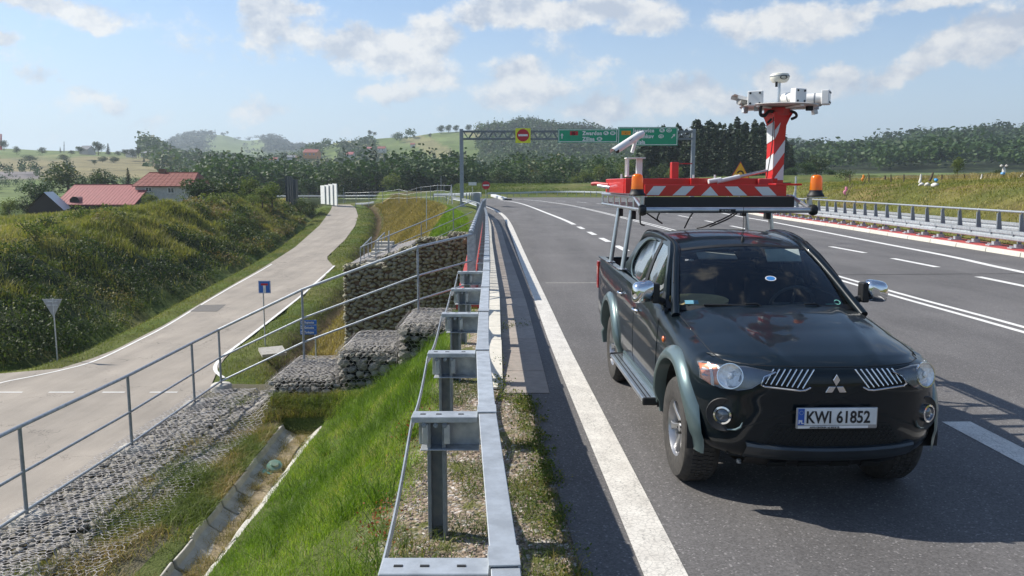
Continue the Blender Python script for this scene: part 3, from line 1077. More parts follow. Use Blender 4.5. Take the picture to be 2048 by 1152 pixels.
def hexmesh(fn, u0, u1, v0, v1, cell=.1, r=.0022, seed=0):
    """twisted hexagonal netting over a surface fn(u,v)->point ; returns verts, faces"""
    rr = random.Random(seed)
    a = cell / 2
    segs = []
    nv = int((v1 - v0) / (a * 1.5)) + 1
    nu = int((u1 - u0) / cell) + 1
    def pt(u, v):
        return (min(max(u, u0), u1), min(max(v, v0), v1))
    for j in range(nv):
        for i in range(nu):
            cx = u0 + i * cell + (a if j % 2 else 0)
            cy = v0 + j * a * 1.5
            top = (cx, cy + a * .5); tr = (cx + a, cy)
            tl = (cx - a, cy)
            up = (cx, cy + a * 1.0)
            segs.append((tl, top)); segs.append((top, tr)); segs.append((top, (cx, cy + a * 1.5)))
    V, F = [], []
    off = [(1, 0), (-.5, .87), (-.5, -.87)]
    cache = {}
    def P3(q):
        k = (round(q[0], 3), round(q[1], 3))
        if k not in cache:
            jx = (rr.random() - .5) * cell * .22; jy = (rr.random() - .5) * cell * .22
            cache[k] = Vector(fn(*pt(q[0] + jx, q[1] + jy)))
        return cache[k]
    for a_, b_ in segs:
        p, q = P3(a_), P3(b_)
        d = q - p
        if d.length < cell * .1: continue
        d.normalize()
        s = d.cross(Vector((.13, .2, 1))).normalized(); u = s.cross(d)
        n0 = len(V)
        for e in (p, q):
            for o in off: V.append(e + (s * o[0] + u * o[1]) * r)
        for k in range(3):
            F.append((n0 + k, n0 + (k + 1) % 3, n0 + 3 + (k + 1) % 3, n0 + 3 + k))
    return V, F


# stone mattress along the railing
mt = thing('stone_mattress', (-4.7, 8, -1.55), 'flat stone filled wire mattress between the railing and the concrete channel', 'gabion mattress')
spots = []
rs = random.Random(5)
y = 4.6
while y < 13.6:
    x = -5.58
    st = .105
    while x < -3.72:
        xx = x + rs.uniform(-.03, .03); yy = y + rs.uniform(-.03, .03)
        keep = True
        if xx > -4.5:   # soil and grass have crept over the inner edge
            keep = vnoise(xx, yy, .55, 31) > np.interp(xx, [-4.5, -3.95, -3.8], [.12, .75, 1.1])
        if keep:
            s = rs.uniform(.10, .185)
            spots.append((xx, yy, float(EZ(xx, yy)) + rs.uniform(.0, .04), s * rs.uniform(.9, 1.45), s, s * rs.uniform(.5, .8)))
        x += st * rs.uniform(.8, 1.25)
    y += st
place_stones(mt, spots, ST, 3)
mzf = lambda u, v: (u, v, float(EZ(u, v)) + .05 + .07 * float(u < -4.5) + float(vnoise(u, v, .16, 33)) * .035)
V, F = hexmesh(mzf, -5.6, -3.85, 4.6, 13.7, cell=.088, r=.0036, seed=2)
o = fast('wire_mesh', [tuple(p) for p in V], F, WIRE, mt)
mb = MB(); mb.box((-5.55, 5.0, -4.0), (.16, 19.2, 4.7))
tag(mb.build('retaining_wall', CONC, None), 'concrete wall face under the pedestrian railing', kind='structure')

# stepped stone baskets at the wing of the bridge
def rbox(cx, cy, cz, sx, sy, sz):
    mb = MB(); mb.box((cx, cy, cz), (sx, sy, sz)); return mb


def basket(x0, x1, y0, y1, zb, zt, label, seed):
    b = thing('stone_basket', ((x0 + x1) / 2, (y0 + y1) / 2, zb), label, 'gabion', group='stepped stone baskets beside the near grass slope')
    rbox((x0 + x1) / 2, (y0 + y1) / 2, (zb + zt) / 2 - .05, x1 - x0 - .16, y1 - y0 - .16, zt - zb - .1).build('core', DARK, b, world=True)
    r = random.Random(seed)
    sp = []
    # front face: bigger stones laid by hand
    z = zb + .07
    while z < zt - .1:
        x = x0 + .08
        while x < x1:
            s = r.uniform(.12, .25)
            sp.append((x, y0 + .05 + r.uniform(-.02, .03), z + r.uniform(-.045, .045), s * 1.25, .18, s * r.uniform(.75, 1.05))); x += s * .8
        for yy in np.arange(y0 + .1, y1, .15):
            sp.append((x0 + .04 + r.uniform(-.02, .02), yy, z, .14, r.uniform(.13, .18), .13))
            sp.append((x1 - .04 + r.uniform(-.02, .02), yy, z, .14, r.uniform(.13, .18), .13))
        z += .125
    yy = y0 + .05
    while yy < y1:
        x = x0 + .04
        while x < x1:
            s = r.uniform(.08, .135)
            edge = min(x - x0, x1 - x, yy - y0, y1 - yy)
            dz = -.05 if edge < .08 else 0
            sp.append((x, yy, zt - .04 + dz + r.uniform(-.015, .03), s * 1.2, s, s * .7)); x += s * .72
        yy += .082
    place_stones(b, sp, ST, seed, limit=300)
    def top(u, v):
        e = min(u - x0, x1 - u, v - y0, y1 - v)
        return (u, v, zt + .035 + .02 * float(vnoise(u, v, .14, seed)) - (.07 * max(0, 1 - e / .1)))
    V, F = hexmesh(top, x0, x1, y0, y1, .085, .0032, seed)
    V2, F2 = hexmesh(lambda u, v: (u, y0 - .05 + .02 * float(vnoise(u, v, .2, 3)), v), x0, x1, zb, zt, .085, .0028, seed + 1)
    V3, F3 = hexmesh(lambda u, v: (x0 - .05, u, v), y0, y1, zb, zt, .085, .0028, seed + 2)
    n1, n2 = len(V), len(V) + len(V2)
    fast('wire_mesh', [tuple(p) for p in V + V2 + V3], F + [tuple(i + n1 for i in f) for f in F2] + [tuple(i + n2 for i in f) for f in F3], WIRE, b)


basket(-3.98, -2.88, 12.55, 14.35, -1.6, -.97, 'lowest and largest stone basket of the steps, nearest the channel', 51)
basket(-2.86, -1.86, 12.7, 14.35, -1.5, -.50, 'middle stone basket between its lower and higher neighbours', 52)
basket(-1.84, -.95, 12.6, 14.35, -1.4, -.08, 'highest stone basket of the steps, next to the guardrail posts', 53)

# far stone wall under the bridge
fw = thing('stone_wall', (-4, 33.5, -5.5), 'tall dark stone filled wing wall with stepped top beyond the channel', 'gabion wall')
STEP = [(-7.2, -5.45, -1.25), (-5.45, -4.75, -.80), (-4.75, -4.0, -.50), (-4.0, -2.7, -.08), (-2.7, -1.2, .12)]
mb = MB()
for x0, x1, zt in STEP:
    mb.box(((x0 + x1) / 2, 34.15, (zt - 5.9) / 2 - .03), (x1 - x0 + (.002), 1.1, zt + 5.9 - .06))
mb.build('core', SOILB, fw, world=True)
sp = []
r = random.Random(9)
for x0, x1, zt in STEP:
    z = -5.4
    while z < zt:
        x = x0 + .05
        while x < x1:
            s = r.uniform(.15, .34)
            jx = abs(((x + 7.2) % 1.45) - .72) > .68
            sp.append((x, 33.57 + r.uniform(-.04, .03) + (.07 if jx else 0), z + r.uniform(-.07, .07), s * 1.2, .24, s * r.uniform(.8, 1.15))); x += s * .74
        z += .165
    for yy in np.arange(33.6, 34.7, .17):
        x = x0 + .05
        while x < x1:
            s = r.uniform(.14, .2); sp.append((x, yy, zt - .03 + r.uniform(-.02, .03), s, s, s * .7)); x += s * .85
for z in np.arange(-5.4, -1.3, .17):
    for yy in np.arange(33.65, 34.7, .2):
        sp.append((-7.2, yy, z, .2, .22, .18))
sp = [s for s in sp if s[2] > -4.6 or s[0] < -3]
vis = [s for s in sp if s[1] < 33.75]; hid = [s for s in sp if s[1] >= 33.75]
place_stones(fw, sp, ST2, 8, limit=300)
gw = thing('stone_ramp', (-8, 35.5, -3.6), 'low heap of stone mattress rising behind the tall stone wall', 'gabion')
sp = []
for _ in range(420):
    u, v = r.random(), r.random()
    x = -7.3 + 2.6 * u + .3 * v; yy = 34.8 + 3.0 * v
    sp.append((x, yy, -1.5 + .75 * u + .25 * v + r.uniform(-.05, .05), r.uniform(.16, .26), r.uniform(.16, .26), .14))
place_stones(gw, sp, ST, 18, limit=200)
V, F = hexmesh(lambda u, v: (-7.3 + 2.6 * u + .3 * v, 34.8 + 3 * v, -1.36 + .75 * u + .25 * v), 0, 1, 0, 1, .055, .01, 4)
fast('wire_mesh', [tuple(p) for p in V], F, WIRE, gw)

# ------------------------------------------------------------------ concrete channel
ch = thing('drain_channel', (-3.2, 8, -1.6), 'weathered concrete channel sections with dry weeds, left of the bright grass slope', 'drain')
prof = [(-.42, .085), (-.37, .095), (-.34, .02), (-.16, -.06), (.0, -.085), (.14, -.06), (.24, .03), (.30, .07), (.42, .10), (.43, .05), (.30, .0), (.0, -.15), (-.40, -.1)]
PCH = [(x, z - 1.595) for x, z in prof]
r = random.Random(3)
for y in np.arange(4.4, 11.9, .5):
    mb = MB()
    dx = r.uniform(-.012, .012); dz = r.uniform(-.015, .012)
    s_ = float(chs(y))
    p2 = [(x * s_, z + dz + (r.uniform(-.012, .012) if x > .1 else 0)) for x, z in PCH]
    mb.sweep(p2, [(float(chx(y)) + dx, y + .008, 0), (float(chx(y + .24)) + dx + r.uniform(-.01, .01), y + .245, r.uniform(0, .01)), (float(chx(y + .48)) + dx + r.uniform(-.012, .012), y + .488, 0)])
    mb.build('channel_section', CONC, ch, world=True, bevel=.006, seg=1)
# broken bottle-green container lying in the channel
lt = thing('broken_jar', (-3.25, 10.35, -1.68), 'broken green glass jar lying in the concrete channel', 'jar', rz=.4)
gl = M('green_glass', (.12, .24, .17), .12, spec=.8, coat=.5, col2=(.2, .25, .18), nscale=12)
mb = MB(); mb.lathe([(0, 0), (.075, 0), (.105, .03), (.115, .08), (.10, .115), (.06, .125), (.05, .15), (.0, .15)], n=9, rot=Matrix.Rotation(.5, 3, 'X'), c=(0, -.02, .01))
mb.build('jar_body', gl, lt, smooth=40)
mb = MB(); mb.lathe([(0, 0), (.1, 0), (.1, .008), (0, .008)], n=12, rot=Matrix.Rotation(.25, 3, 'Y'), c=(-.08, -.1, .03)); mb.build('jar_lid', M('teal_lid', (.08, .28, .27), .5), lt)
tag(rbox(-14.3, 36, -5.55, .1, .1, .1).build('cover_slab', CONC, None), 'tilted concrete slab lying by the ditch', 'slab')
_p = G(545, 705, -5.55)
ob = COL.objects.get('cover_slab'); ob.location = (0, 0, 0)
me = ob.data; me.clear_geometry()
mb = MB(); mb.box((_p.x, _p.y, -5.5), (1.1, .9, .14), Matrix.Rotation(.5, 3, 'Z') @ Matrix.Rotation(.18, 3, 'X'))
me.from_pydata(mb.v, [], mb.f)

# ------------------------------------------------------------------ near guardrail
BX = ([-4, 0, 2.8, 4.8, 6.7, 9, 13, 20, 29, 37, 48, 60, 75, 90], [.42, .19, .03, -.10, -.20, -.27, -.37, -.58, -.87, -1.14, -1.6, -2.5, -4.3, -6.8])


def bx(y): return interp(y, *BX)


WPROF = [(-.085, .80), (-.10, .785), (-.10, .765), (-.085, .775), (-.01, .775), (0, .755), (-.005, .70), (-.06, .665), (-.06, .625), (-.005, .59), (.0, .52), (-.02, .49), (-.085, .485),
         (-.085, .49), (-.02, .50), (-.008, .525), (-.012, .585), (-.07, .62), (-.07, .67), (-.012, .705), (-.008, .75), (-.015, .765)]
WPROF = [(-.11, .795), (-.11, .77), (-.104, .77), (-.104, .789), (-.008, .789), (-.008, .70), (-.062, .665), (-.062, .625), (-.008, .585), (-.008, .515), (-.03, .488), (-.08, .488),
         (-.08, .48), (-.028, .48), (0, .51), (0, .59), (-.052, .628), (-.052, .66), (0, .695), (0, .795)]
gr = thing('guardrail', (-.2, 3, 0), 'near galvanised guardrail with wide spacer boxes, at the bottom centre', 'guardrail')
PY = [-1.1, .85, 2.83, 4.82, 6.68, 8.75, 10.85, 13.0]
lens = [-4, -1.15] + PY[1:] + [14.4]
for a, b in zip(lens[:-1], lens[1:]):
    mb = MB()
    ys = np.linspace(a, b + .06, 4)
    mb.sweep([(-x if 0 else x, z - (.0 if a % 2 else 0)) for x, z in WPROF], [(bx(y), y, .0) for y in ys])
    mb.build('rail', STEEL, gr, world=True, bevel=.003, seg=1)
    mb = MB(); mb.sweep([(-.005, .80), (-.108, .80), (-.112, .765), (-.118, .765), (-.114, .806), (0.004, .806), (.005, .70), (0, .70)], [(bx(b + .0), b - .06, .0), (bx(b + .12), b + .10, .0)])
    mb.build('overlap_sleeve', STEEL, gr, world=True)
HOLE = M('slot_hole', (.02, .022, .025), .9)
for y in PY:
    x = bx(y); w = .53; xl = x - w
    # spacer: channel with top and bottom flanges, open towards the camera
    mb = MB()
    mb.box((xl + (w - .11) / 2, y + .0, .766), (w - .115, .13, .012))
    mb.box((xl + (w - .11) / 2, y - .062, .752), (w - .115, .008, .036))
    mb.box((xl + (w - .11) / 2 + .02, y + .055, .66), (w - .14, .008, .21))
    mb.box((xl + (w - .11) / 2 + .03, y + .0, .555), (w - .16, .12, .008))
    mb.build('spacer', STEEL, gr, world=True, bevel=.003, seg=1)
    for k in (.07, .17, .31):
        mb = MB(); mb.box((xl + k, y - .005, .7735), (.034, .014, .003)); mb.build('slot', HOLE, gr, world=True)
    # sigma post
    px_ = xl + .155
    t = .0065
    mb = MB()
    mb.box((px_, y + .05, .2), (.11, t, 1.1))
    for s in (-1, 1):
        mb.box((px_ + s * .056, y + .012, .2), (t, .085, 1.1))
        mb.box((px_ + s * .047, y - .031, .2), (.024, t, 1.1))
    mb.build('post', STEEL_D, gr, world=True, bevel=.002, seg=1)
    for s in (-1, 1):
        mb = MB(); mb.box((px_ + s * .068, y - .045, .655), (.038, .012, .13)); mb.build('bracket_plate', STEEL, gr, world=True, bevel=.004, seg=1)
    for kx_ in (-.075, .0, .055):
        mb = MB(); mb.lathe([(.017, 0), (.017, .008), (.0, .012)], c=(px_ + kx_, y - .05, .715), n=8, rot=Matrix.Rotation(R(90), 3, 'X'))
        mb.lathe([(.011, .006), (.011, .02), (0, .02)], c=(px_ + kx_, y - .05, .715), n=6, rot=Matrix.Rotation(R(90), 3, 'X'))
        mb.build('bolt', STEEL_D, gr, world=True)
for a, b in zip(PY[:-1], PY[1:]):
    mb = MB()
    P = []
    for k in range(9):
        t = k / 8
        y = a + (b - a) * t
        P.append((bx(y) - .535 - .01 * math.sin(math.pi * t), y, .70 - .10 * math.sin(math.pi * t)))
    mb.sweep([(-.004, -.032), (.004, -.032), (.004, .032), (-.004, .032)], P)
    mb.build('tension_strap', STEEL, gr, world=True)

# bridge barrier continuing the rail: tighter posts, tube on top
br = thing('bridge_barrier', (-.5, 15, .1), 'galvanised barrier with rings along its top rail over the bridge', 'guardrail')
ys = [14.45] + list(np.arange(16, 62, 2.0)) + [66, 72, 80, 90]
for a, b in zip(ys[:-1], ys[1:]):
    mb = MB(); mb.sweep(WPROF, [(bx(y), y, .02) for y in (a, (a + b) / 2, b)]); mb.build('rail', STEEL, br, world=True)
for y in np.arange(14.5, 60, 1.0):
    x = bx(y)
    mb = MB(); mb.box((x - .16, y, .42), (.10, .012, .70)); mb.box((x - .11, y, .45), (.012, .07, .66)); mb.box((x - .16, y, .75), (.14, .08, .012)); mb.build('post', STEEL_D, br, world=True)
    mb = MB(); mb.box((x - .055, y, .822), (.125, .05, .012)); mb.box((x + .008, y, .70), (.012, .05, .24)); mb.build('rail_clip', STEEL, br, world=True)

# bridge railing with close vertical bars
PXs = [D(942, 465, 15.4), G(945, 458, 1.25), G(953.6, 433.5, 1.25), G(960, 416, 1.25), G(965, 402, 1.25)]
PYs = [p.y for p in PXs]; PXX = [p.x for p in PXs]
def pxl(y): return interp(y, PYs, PXX)
pr = thing('bridge_railing', (-.9, 15.4, .1), 'dense steel bar railing along the bridge edge, seen end on', 'railing')
mb = MB(); mb.tube([(pxl(y), y, 1.27) for y in (15.4, 17, 23, 31, 42, 50)], .05, 10); mb.build('handrail', TUBE, pr, world=True, smooth=40)
mb = MB(); mb.sweep([(-.03, .22), (.03, .22), (.03, .26), (-.03, .26)], [(pxl(y), y, 0) for y in (15.4, 23, 31, 42, 50)]); mb.build('bottom_rail', TUBE, pr, world=True)
mb = MB(); mb.box((pxl(15.4), 15.42, .68), (.16, .02, 1.1)); mb.box((pxl(15.4) + .08, 15.46, .68), (.012, .1, 1.1)); mb.build('end_post', TUBE, pr, world=True)
bar = None
for y in np.arange(15.55, 50, .135):
    if bar is None:
        mb = MB(); mb.box((0, 0, .5), (.05, .012, 1.0)); bar = mb.build('bar', STEEL_D, pr)
        bar.matrix_basis = pmat(pr).inverted() @ Matrix.Translation((pxl(y), y, .25))
    else: child_copy(bar, pr, Matrix.Translation((pxl(y), y, .25)))
ring = None
for y in np.arange(16.0, 50, 1.0):
    if ring is None:
        mb = MB(); mb.lathe([(.05, -.03), (.062, -.03), (.062, .03), (.05, .03)], n=10, rot=Matrix.Rotation(R(90), 3, 'X')); mb.box((0, 0, -.5), (.07, .05, .95)); ring = mb.build('ring_post', STEEL_D, pr)
        ring.matrix_basis = pmat(pr).inverted() @ Matrix.Translation((pxl(y), y, 1.27))
    else: child_copy(ring, pr, Matrix.Translation((pxl(y), y, 1.27)))

# ------------------------------------------------------------------ tube railings
def railing(name, posts, h, label, group=None, r=.021, nofoot=0, rails=(1.0, .53, .13), extra_end=None, foot=True, start=None, cat='railing'):
    """posts: base points; rails follow the posts at fractions of the height"""
    t = thing(name, posts[0], label, cat, group)
    pts = [Vector(p) for p in posts]
    line = ([Vector(start)] if start else []) + pts + ([Vector(extra_end)] if extra_end else [])
    for f in rails:
        for a, b in zip(line[:-1], line[1:]):
            mb = MB(); mb.tube([a + Vector((0, 0, h * f)), b + Vector((0, 0, h * f))], r * (1.15 if f == 1 else .85), 8); mb.build('rail', TUBE, t, world=True, smooth=40)
    for i_, p in enumerate(pts):
        mb = MB(); mb.tube([p - Vector((0, 0, .25)), p + Vector((0, 0, h))], r, 8); mb.build('post', STEEL_D, t, world=True, smooth=40)
        if foot and i_ < len(pts) - nofoot:
            mb = MB(); mb.lathe([(.19, -.1), (.185, .075), (.16, .10), (0, .105)], c=p, n=14); mb.build('footing', CONC, t, world=True, smooth=50)
    return t


zb = lambda px, py: G(px, py, -1.52)
pA = [zb(55, 1045), zb(265, 905), zb(390, 815), zb(482, 750)]
pA = [Vector((-5.47, -4.1 + 2.05 * k, -1.52)) for k in range(5)] + pA
pB = [D(608, 700, 14.0), D(837, 615, 14.1)]
pA[-1].y = 14.1 if pA[-1].y > 14.3 else pA[-1].y
railing('pedestrian_railing', pA + pB, 1.1, 'long three tube railing from the bottom left corner up to the bridge', nofoot=2, extra_end=D(944, 468 + 112, 15.4))
fr = [D(722, 545, 34.2), D(777, 522, 34.6), D(843, 494, 35.2), D(907, 466, 36)]
railing('slope_railing', fr, 1.1, 'thin railing climbing the green slope behind the tall stone wall', extra_end=D(945, 448, 37.5), r=.022, foot=False)
st1 = [D(722, 545, 34.2), D(729, 536, 35.3), D(737, 527, 36.4), D(744, 518, 37.5)]
railing('stair_railing', st1, 1.05, 'left rail of the small stair behind the stone wall', r=.02, foot=False, rails=(1.0, .1))
st2 = [D(752, 531, 34.8), D(758, 523, 35.8), D(764, 516, 36.8), D(770, 509, 37.8)]
railing('stair_railing', st2, 1.05, 'right rail of the small stair behind the stone wall', r=.02, foot=False, rails=(1.0, .1))
mb = MB()
for k in range(7):
    a = D(737, 545 - 0 * k, 34.3)
    mb.box((a.x + .25, 34.5 + k * .5, -1.35 + k * .12), (.8, .5, .25))
tag(mb.build('stair', CONC, None), 'small concrete stair between the two stair railings', 'stair')

# ------------------------------------------------------------------ far guardrail on the right, with a tube above it
fg = thing('far_guardrail', (16, 24, .14), 'long guardrail with a tube on tapered posts along the far kerb', 'guardrail')
proto = {}
def fx(y): return float(hr(y))
sp_ys = np.arange(8.0, 62, 1.335)
for y in sp_ys:
    x = fx(y) + .78
    m = Matrix.Translation((x, y, .14)) @ Matrix.Rotation(-.075, 4, 'Z')
    if not proto:
        mb = MB()
        mb.add([(-.09, -.006, .45), (.12, -.006, .45), (.02, -.006, 1.13), (-.05, -.006, 1.13), (-.09, .006, .45), (.12, .006, .45), (.02, .006, 1.13), (-.05, .006, 1.13)], [(0, 1, 2, 3), (7, 6, 5, 4), (0, 4, 5, 1), (1, 5, 6, 2), (2, 6, 7, 3), (3, 7, 4, 0)])
        mb.box((-.02, 0, .24), (.10, .012, .46)); mb.box((-.07, 0, .7), (.01, .06, .8), Matrix.Rotation(-.03, 3, 'Y'))
        a = mb.build('post', STEEL_D, fg)
        mb = MB(); mb.box((-.12, 0, .02), (.42, .26, .04)); mb.box((-.05, 0, .09), (.22, .16, .10))
        for q in (-.07, .0, .07): mb.lathe([(.022, .04), (.022, .09), (.0, .09)], c=(-.27, q, 0), n=8)
        b = mb.build('base_plate', STEEL, fg)
        mb = MB(); mb.box((-.18, 0, .62 - .14), (.2, .09, .14)); c = mb.build('spacer', STEEL_D, fg)
        mb = MB(); mb.lathe([(.036, -.03), (.046, -.03), (.046, .03), (.036, .03)], n=10, rot=Matrix.Rotation(R(90), 3, 'X'), c=(-.02, 0, 1.175)); d = mb.build('tube_clamp', STEEL, fg)
        for o in (a, b, c, d): proto[o.name] = o; o.matrix_basis = pmat(fg).inverted() @ m
    else:
        for o in proto.values(): child_copy(o, fg, m)
for a, b in zip(np.arange(4, 62, 2.67), np.arange(6.67, 65, 2.67)):
    mb = MB(); mb.sweep([(-x, z - .09) for x, z in WPROF], [(fx(y) + .50, y, 0) for y in (a, b + .02)]); mb.build('rail', STEEL, fg, world=True)
    mb = MB(); mb.tube([(fx(y) + .76, y, 1.315) for y in (a, b)], .038, 10); mb.build('top_tube', TUBE, fg, world=True, smooth=40)
fg2 = thing('rear_guardrail', (17.5, 24, .1), 'plain low guardrail standing behind the far one in the grass', 'guardrail')
for a, b in zip(np.arange(12, 62, 4.0), np.arange(16, 66, 4.0)):
    mb = MB(); mb.sweep([(-x, z + .05) for x, z in WPROF], [(fx(y) + 2.1, y, 0) for y in (a, b + .02)]); mb.build('rail', STEEL, fg2, world=True)
    mb = MB(); mb.box((fx(a) + 2.25, a, .3), (.1, .06, .9)); mb.build('post', STEEL_D, fg2, world=True)
# ------------------------------------------------------------------ pickup truck
from mathutils.bvhtree import BVHTree
from mathutils.geometry import delaunay_2d_cdt


def paint(name, col, metal, rough, coat=1.0):
    m = M(name, col, rough, metal, col2=tuple(c * .85 for c in col), nscale=3, coat=coat, spec=.15)
    return m


BODY = paint('dark_green_paint', (.004, .009, .013), .08, .32, .55)
FLARE = paint('grey_green_paint', (.13, .18, .185), .5, .36, .6)
CHROME = M('chrome', (.66, .67, .69), .07, 1.0, col2=(.78, .79, .8))
BLACKP = M('black_plastic', (.018, .019, .021), .55, spec=.4, nscale=30, bump=.05)
RUBBER = M('tyre_rubber', (.035, .033, .031), .85, nscale=25, col2=(.06, .055, .05), bump=.15)
RIM = M('alloy_rim', (.50, .50, .50), .32, .8, col2=(.42, .42, .43))
INTER = M('cabin_cloth', (.028, .032, .04), .9, nscale=12)
INTER_L = M('cabin_lining', (.34, .35, .33), .9)
ALU = M('brushed_aluminium', (.62, .64, .66), .3, .9, col2=(.5, .52, .54), nscale=8, stretch=(1, 1, 1))


def glassmat(name, tint=(.75, .82, .80), fac=1.0, ior=1.5):
    m = bpy.data.materials.new(name); m.use_nodes = True
    t = m.node_tree; t.nodes.clear(); w = NT(t)
    fr = w.n('ShaderNodeFresnel', {'IOR': ior}).outputs[0]
    fr = w.math('ADD', w.math('MULTIPLY', fr, fac), .012, clamp=True)
    tr = w.n('ShaderNodeBsdfTransparent', {'Color': (*tint, 1)})
    g = w.n('ShaderNodeBsdfGlossy', {'Color': (1, 1, 1, 1), 'Roughness': .015})
    mx = w.n('ShaderNodeMixShader', {0: fr, 1: tr.outputs[0], 2: g.outputs[0]})
    w.n('ShaderNodeOutputMaterial', {0: mx.outputs[0]})
    return m


GLASS = glassmat('windscreen_glass')
GLASS_D = glassmat('side_glass', (.30, .36, .36), 2.2)
LENS = glassmat('lamp_lens', (.93, .95, .97), 1.0)

TX, TY, TK = 2.083, 5.79, -.0306
TZ = math.atan(-TK)
tk = thing('pickup_truck', (TX, TY, 0), 'dark green double cab pickup with chrome mirrors parked on the carriageway', 'pickup truck', rz=TZ)
TM = pmat(tk)
TMI = TM.inverted()
CAML = TMI @ Vector((0, 0, CAM_H))


def tdir(px, py):
    return (TMI.to_3x3() @ pixdir(px, py)).normalized()


def TLb(px, py, b):
    """truck-local point at the given distance behind the front axle"""
    d = tdir(px, py); t = (b - CAML.y) / d.y
    return CAML + d * t


OUT = [(0, -.80), (.22, -.795), (.42, -.77), (.58, -.72), (.70, -.64), (.79, -.545), (.848, -.44), (.873, -.30), (.878, 0), (.878, .40), (.882, .9), (.885, 1.6), (.885, 2.4), (.885, 3.2), (.88, 3.9), (.865, 4.08), (.80, 4.16), (.40, 4.18), (0, 4.18)]
ZB = [.40, .40, .40, .40, .41, .42, .44, .46, .46, .46, .46, .46, .46, .48, .52, .54, .55, .55, .55]
ZT = [1.012, 1.013, 1.016, 1.02, 1.024, 1.027, 1.032, 1.05, 1.09, 1.155, 1.235, 1.27, 1.295, 1.30, 1.30, 1.30, 1.30, 1.30, 1.30]
KI = [.38, .38, .42, .5, .7, .9, 1.0, 1.0, .95, .85, .6, .5, .4, .25, .25, .25, .25, .25, .25]
PRF = [(0, .055), (.05, .03), (.14, .008), (.3, 0), (.45, 0), (.6, .004), (.72, .012), (.82, .024), (.90, .045), (.96, .078), (1.0, .13)]


def wall_rows(n=7):
    C = catmull([(OUT[i][0], OUT[i][1], i) for i in range(len(OUT))], n)
    rows = []
    for i, p in enumerate(C):
        k = p.z
        a = C[max(0, i - 1)]; b = C[min(len(C) - 1, i + 1)]
        tx, ty = b.x - a.x, b.y - a.y
        if i == 0 or i == len(C) - 1: tx, ty = (1, 0) if i == 0 else (-1, 0)
        L = math.hypot(tx, ty); nx, ny = -ty / L, tx / L        # inward normal
        if k < .01: nx, ny = 0, 1
        zb_ = interp(k, range(len(ZB)), ZB); zt_ = interp(k, range(len(ZT)), ZT); ki = interp(k, range(len(KI)), KI)
        row = []
        for t, o in PRF:
            oo = o * (ki if t > .7 else 1.0)
            row.append(Vector((p.x + nx * oo, p.y + ny * oo, zb_ + (zt_ - zb_) * t)))
        rows.append(row)
    return rows


ROWS = wall_rows()
WC, AR = (.0, 3.0), .485
ACZ = .44
wv = []; wf = []
for sgn in (1, -1):
    b0 = len(wv)
    nr, nc = len(ROWS), len(ROWS[0])
    # refine vertically so the wheel openings cut cleanly
    fine = []
    for r_ in ROWS:
        c_ = catmull(r_, 4)
        fine.append(c_)
    nc = len(fine[0])
    ins = {}
    for i in range(nr):
        for j in range(nc):
            p = fine[i][j].copy()
            wv.append([p.x, p.y, p.z])
            for c0 in WC:
                d = math.hypot(p.y - c0, p.z - ACZ)
                if p.x > .5 and d < AR: ins[(i, j)] = c0
    for i in range(nr - 1):
        for j in range(nc - 1):
            q = [(i, j), (i, j + 1), (i + 1, j + 1), (i + 1, j)]
            if all(k in ins for k in q): continue
            f = [b0 + a * nc + b for a, b in q]
            wf.append(tuple(f if sgn > 0 else f[::-1]))
    used = set(v for f in wf for v in f)
    for (i, j), c0 in ins.items():
        v = wv[b0 + i * nc + j]
        if b0 + i * nc + j in used:
            d = math.hypot(v[1] - c0, v[2] - ACZ)
            if d > 1e-4:
                v[1] = c0 + (v[1] - c0) / d * AR; v[2] = ACZ + (v[2] - ACZ) / d * AR
    if sgn < 0:
        for v in wv[b0:]: v[0] *= -1
shell_full_v = []; shell_full_f = []
for sgn in (1, -1):
    b0 = len(shell_full_v); nc = len(fine[0])
    for r_ in fine: shell_full_v += [(p.x * sgn, p.y, p.z) for p in r_]
    shell_full_f += [(b0 + i * nc + j, b0 + i * nc + j + 1, b0 + (i + 1) * nc + j + 1, b0 + (i + 1) * nc + j) for i in range(len(fine) - 1) for j in range(nc - 1)]
BVH = BVHTree.FromPolygons(shell_full_v, shell_full_f)
mb = MB(); mb.add(wv, wf)
body = mb.build('body_shell', BODY, tk, smooth=50, weld=True)

EDGE = [r_[-1] for r_ in ROWS]
EY = [p.y for p in EDGE]; EXx = [p.x for p in EDGE]; EZz = [p.z for p in EDGE]
def edge_at(y):
    # side part only
    idx = [i for i in range(len(EDGE)) if EDGE[i].x > .55 and EDGE[i].y < 4.0]
    return interp(y, [EDGE[i].y for i in idx], [EDGE[i].x for i in idx]), interp(y, [EDGE[i].y for i in idx], [EDGE[i].z for i in idx])
nose = [p for p in EDGE if p.y < -.3]
def nose_y(x):
    return interp(abs(x), [p.x for p in nose], [p.y for p in nose]), interp(abs(x), [p.x for p in nose], [p.z for p in nose])


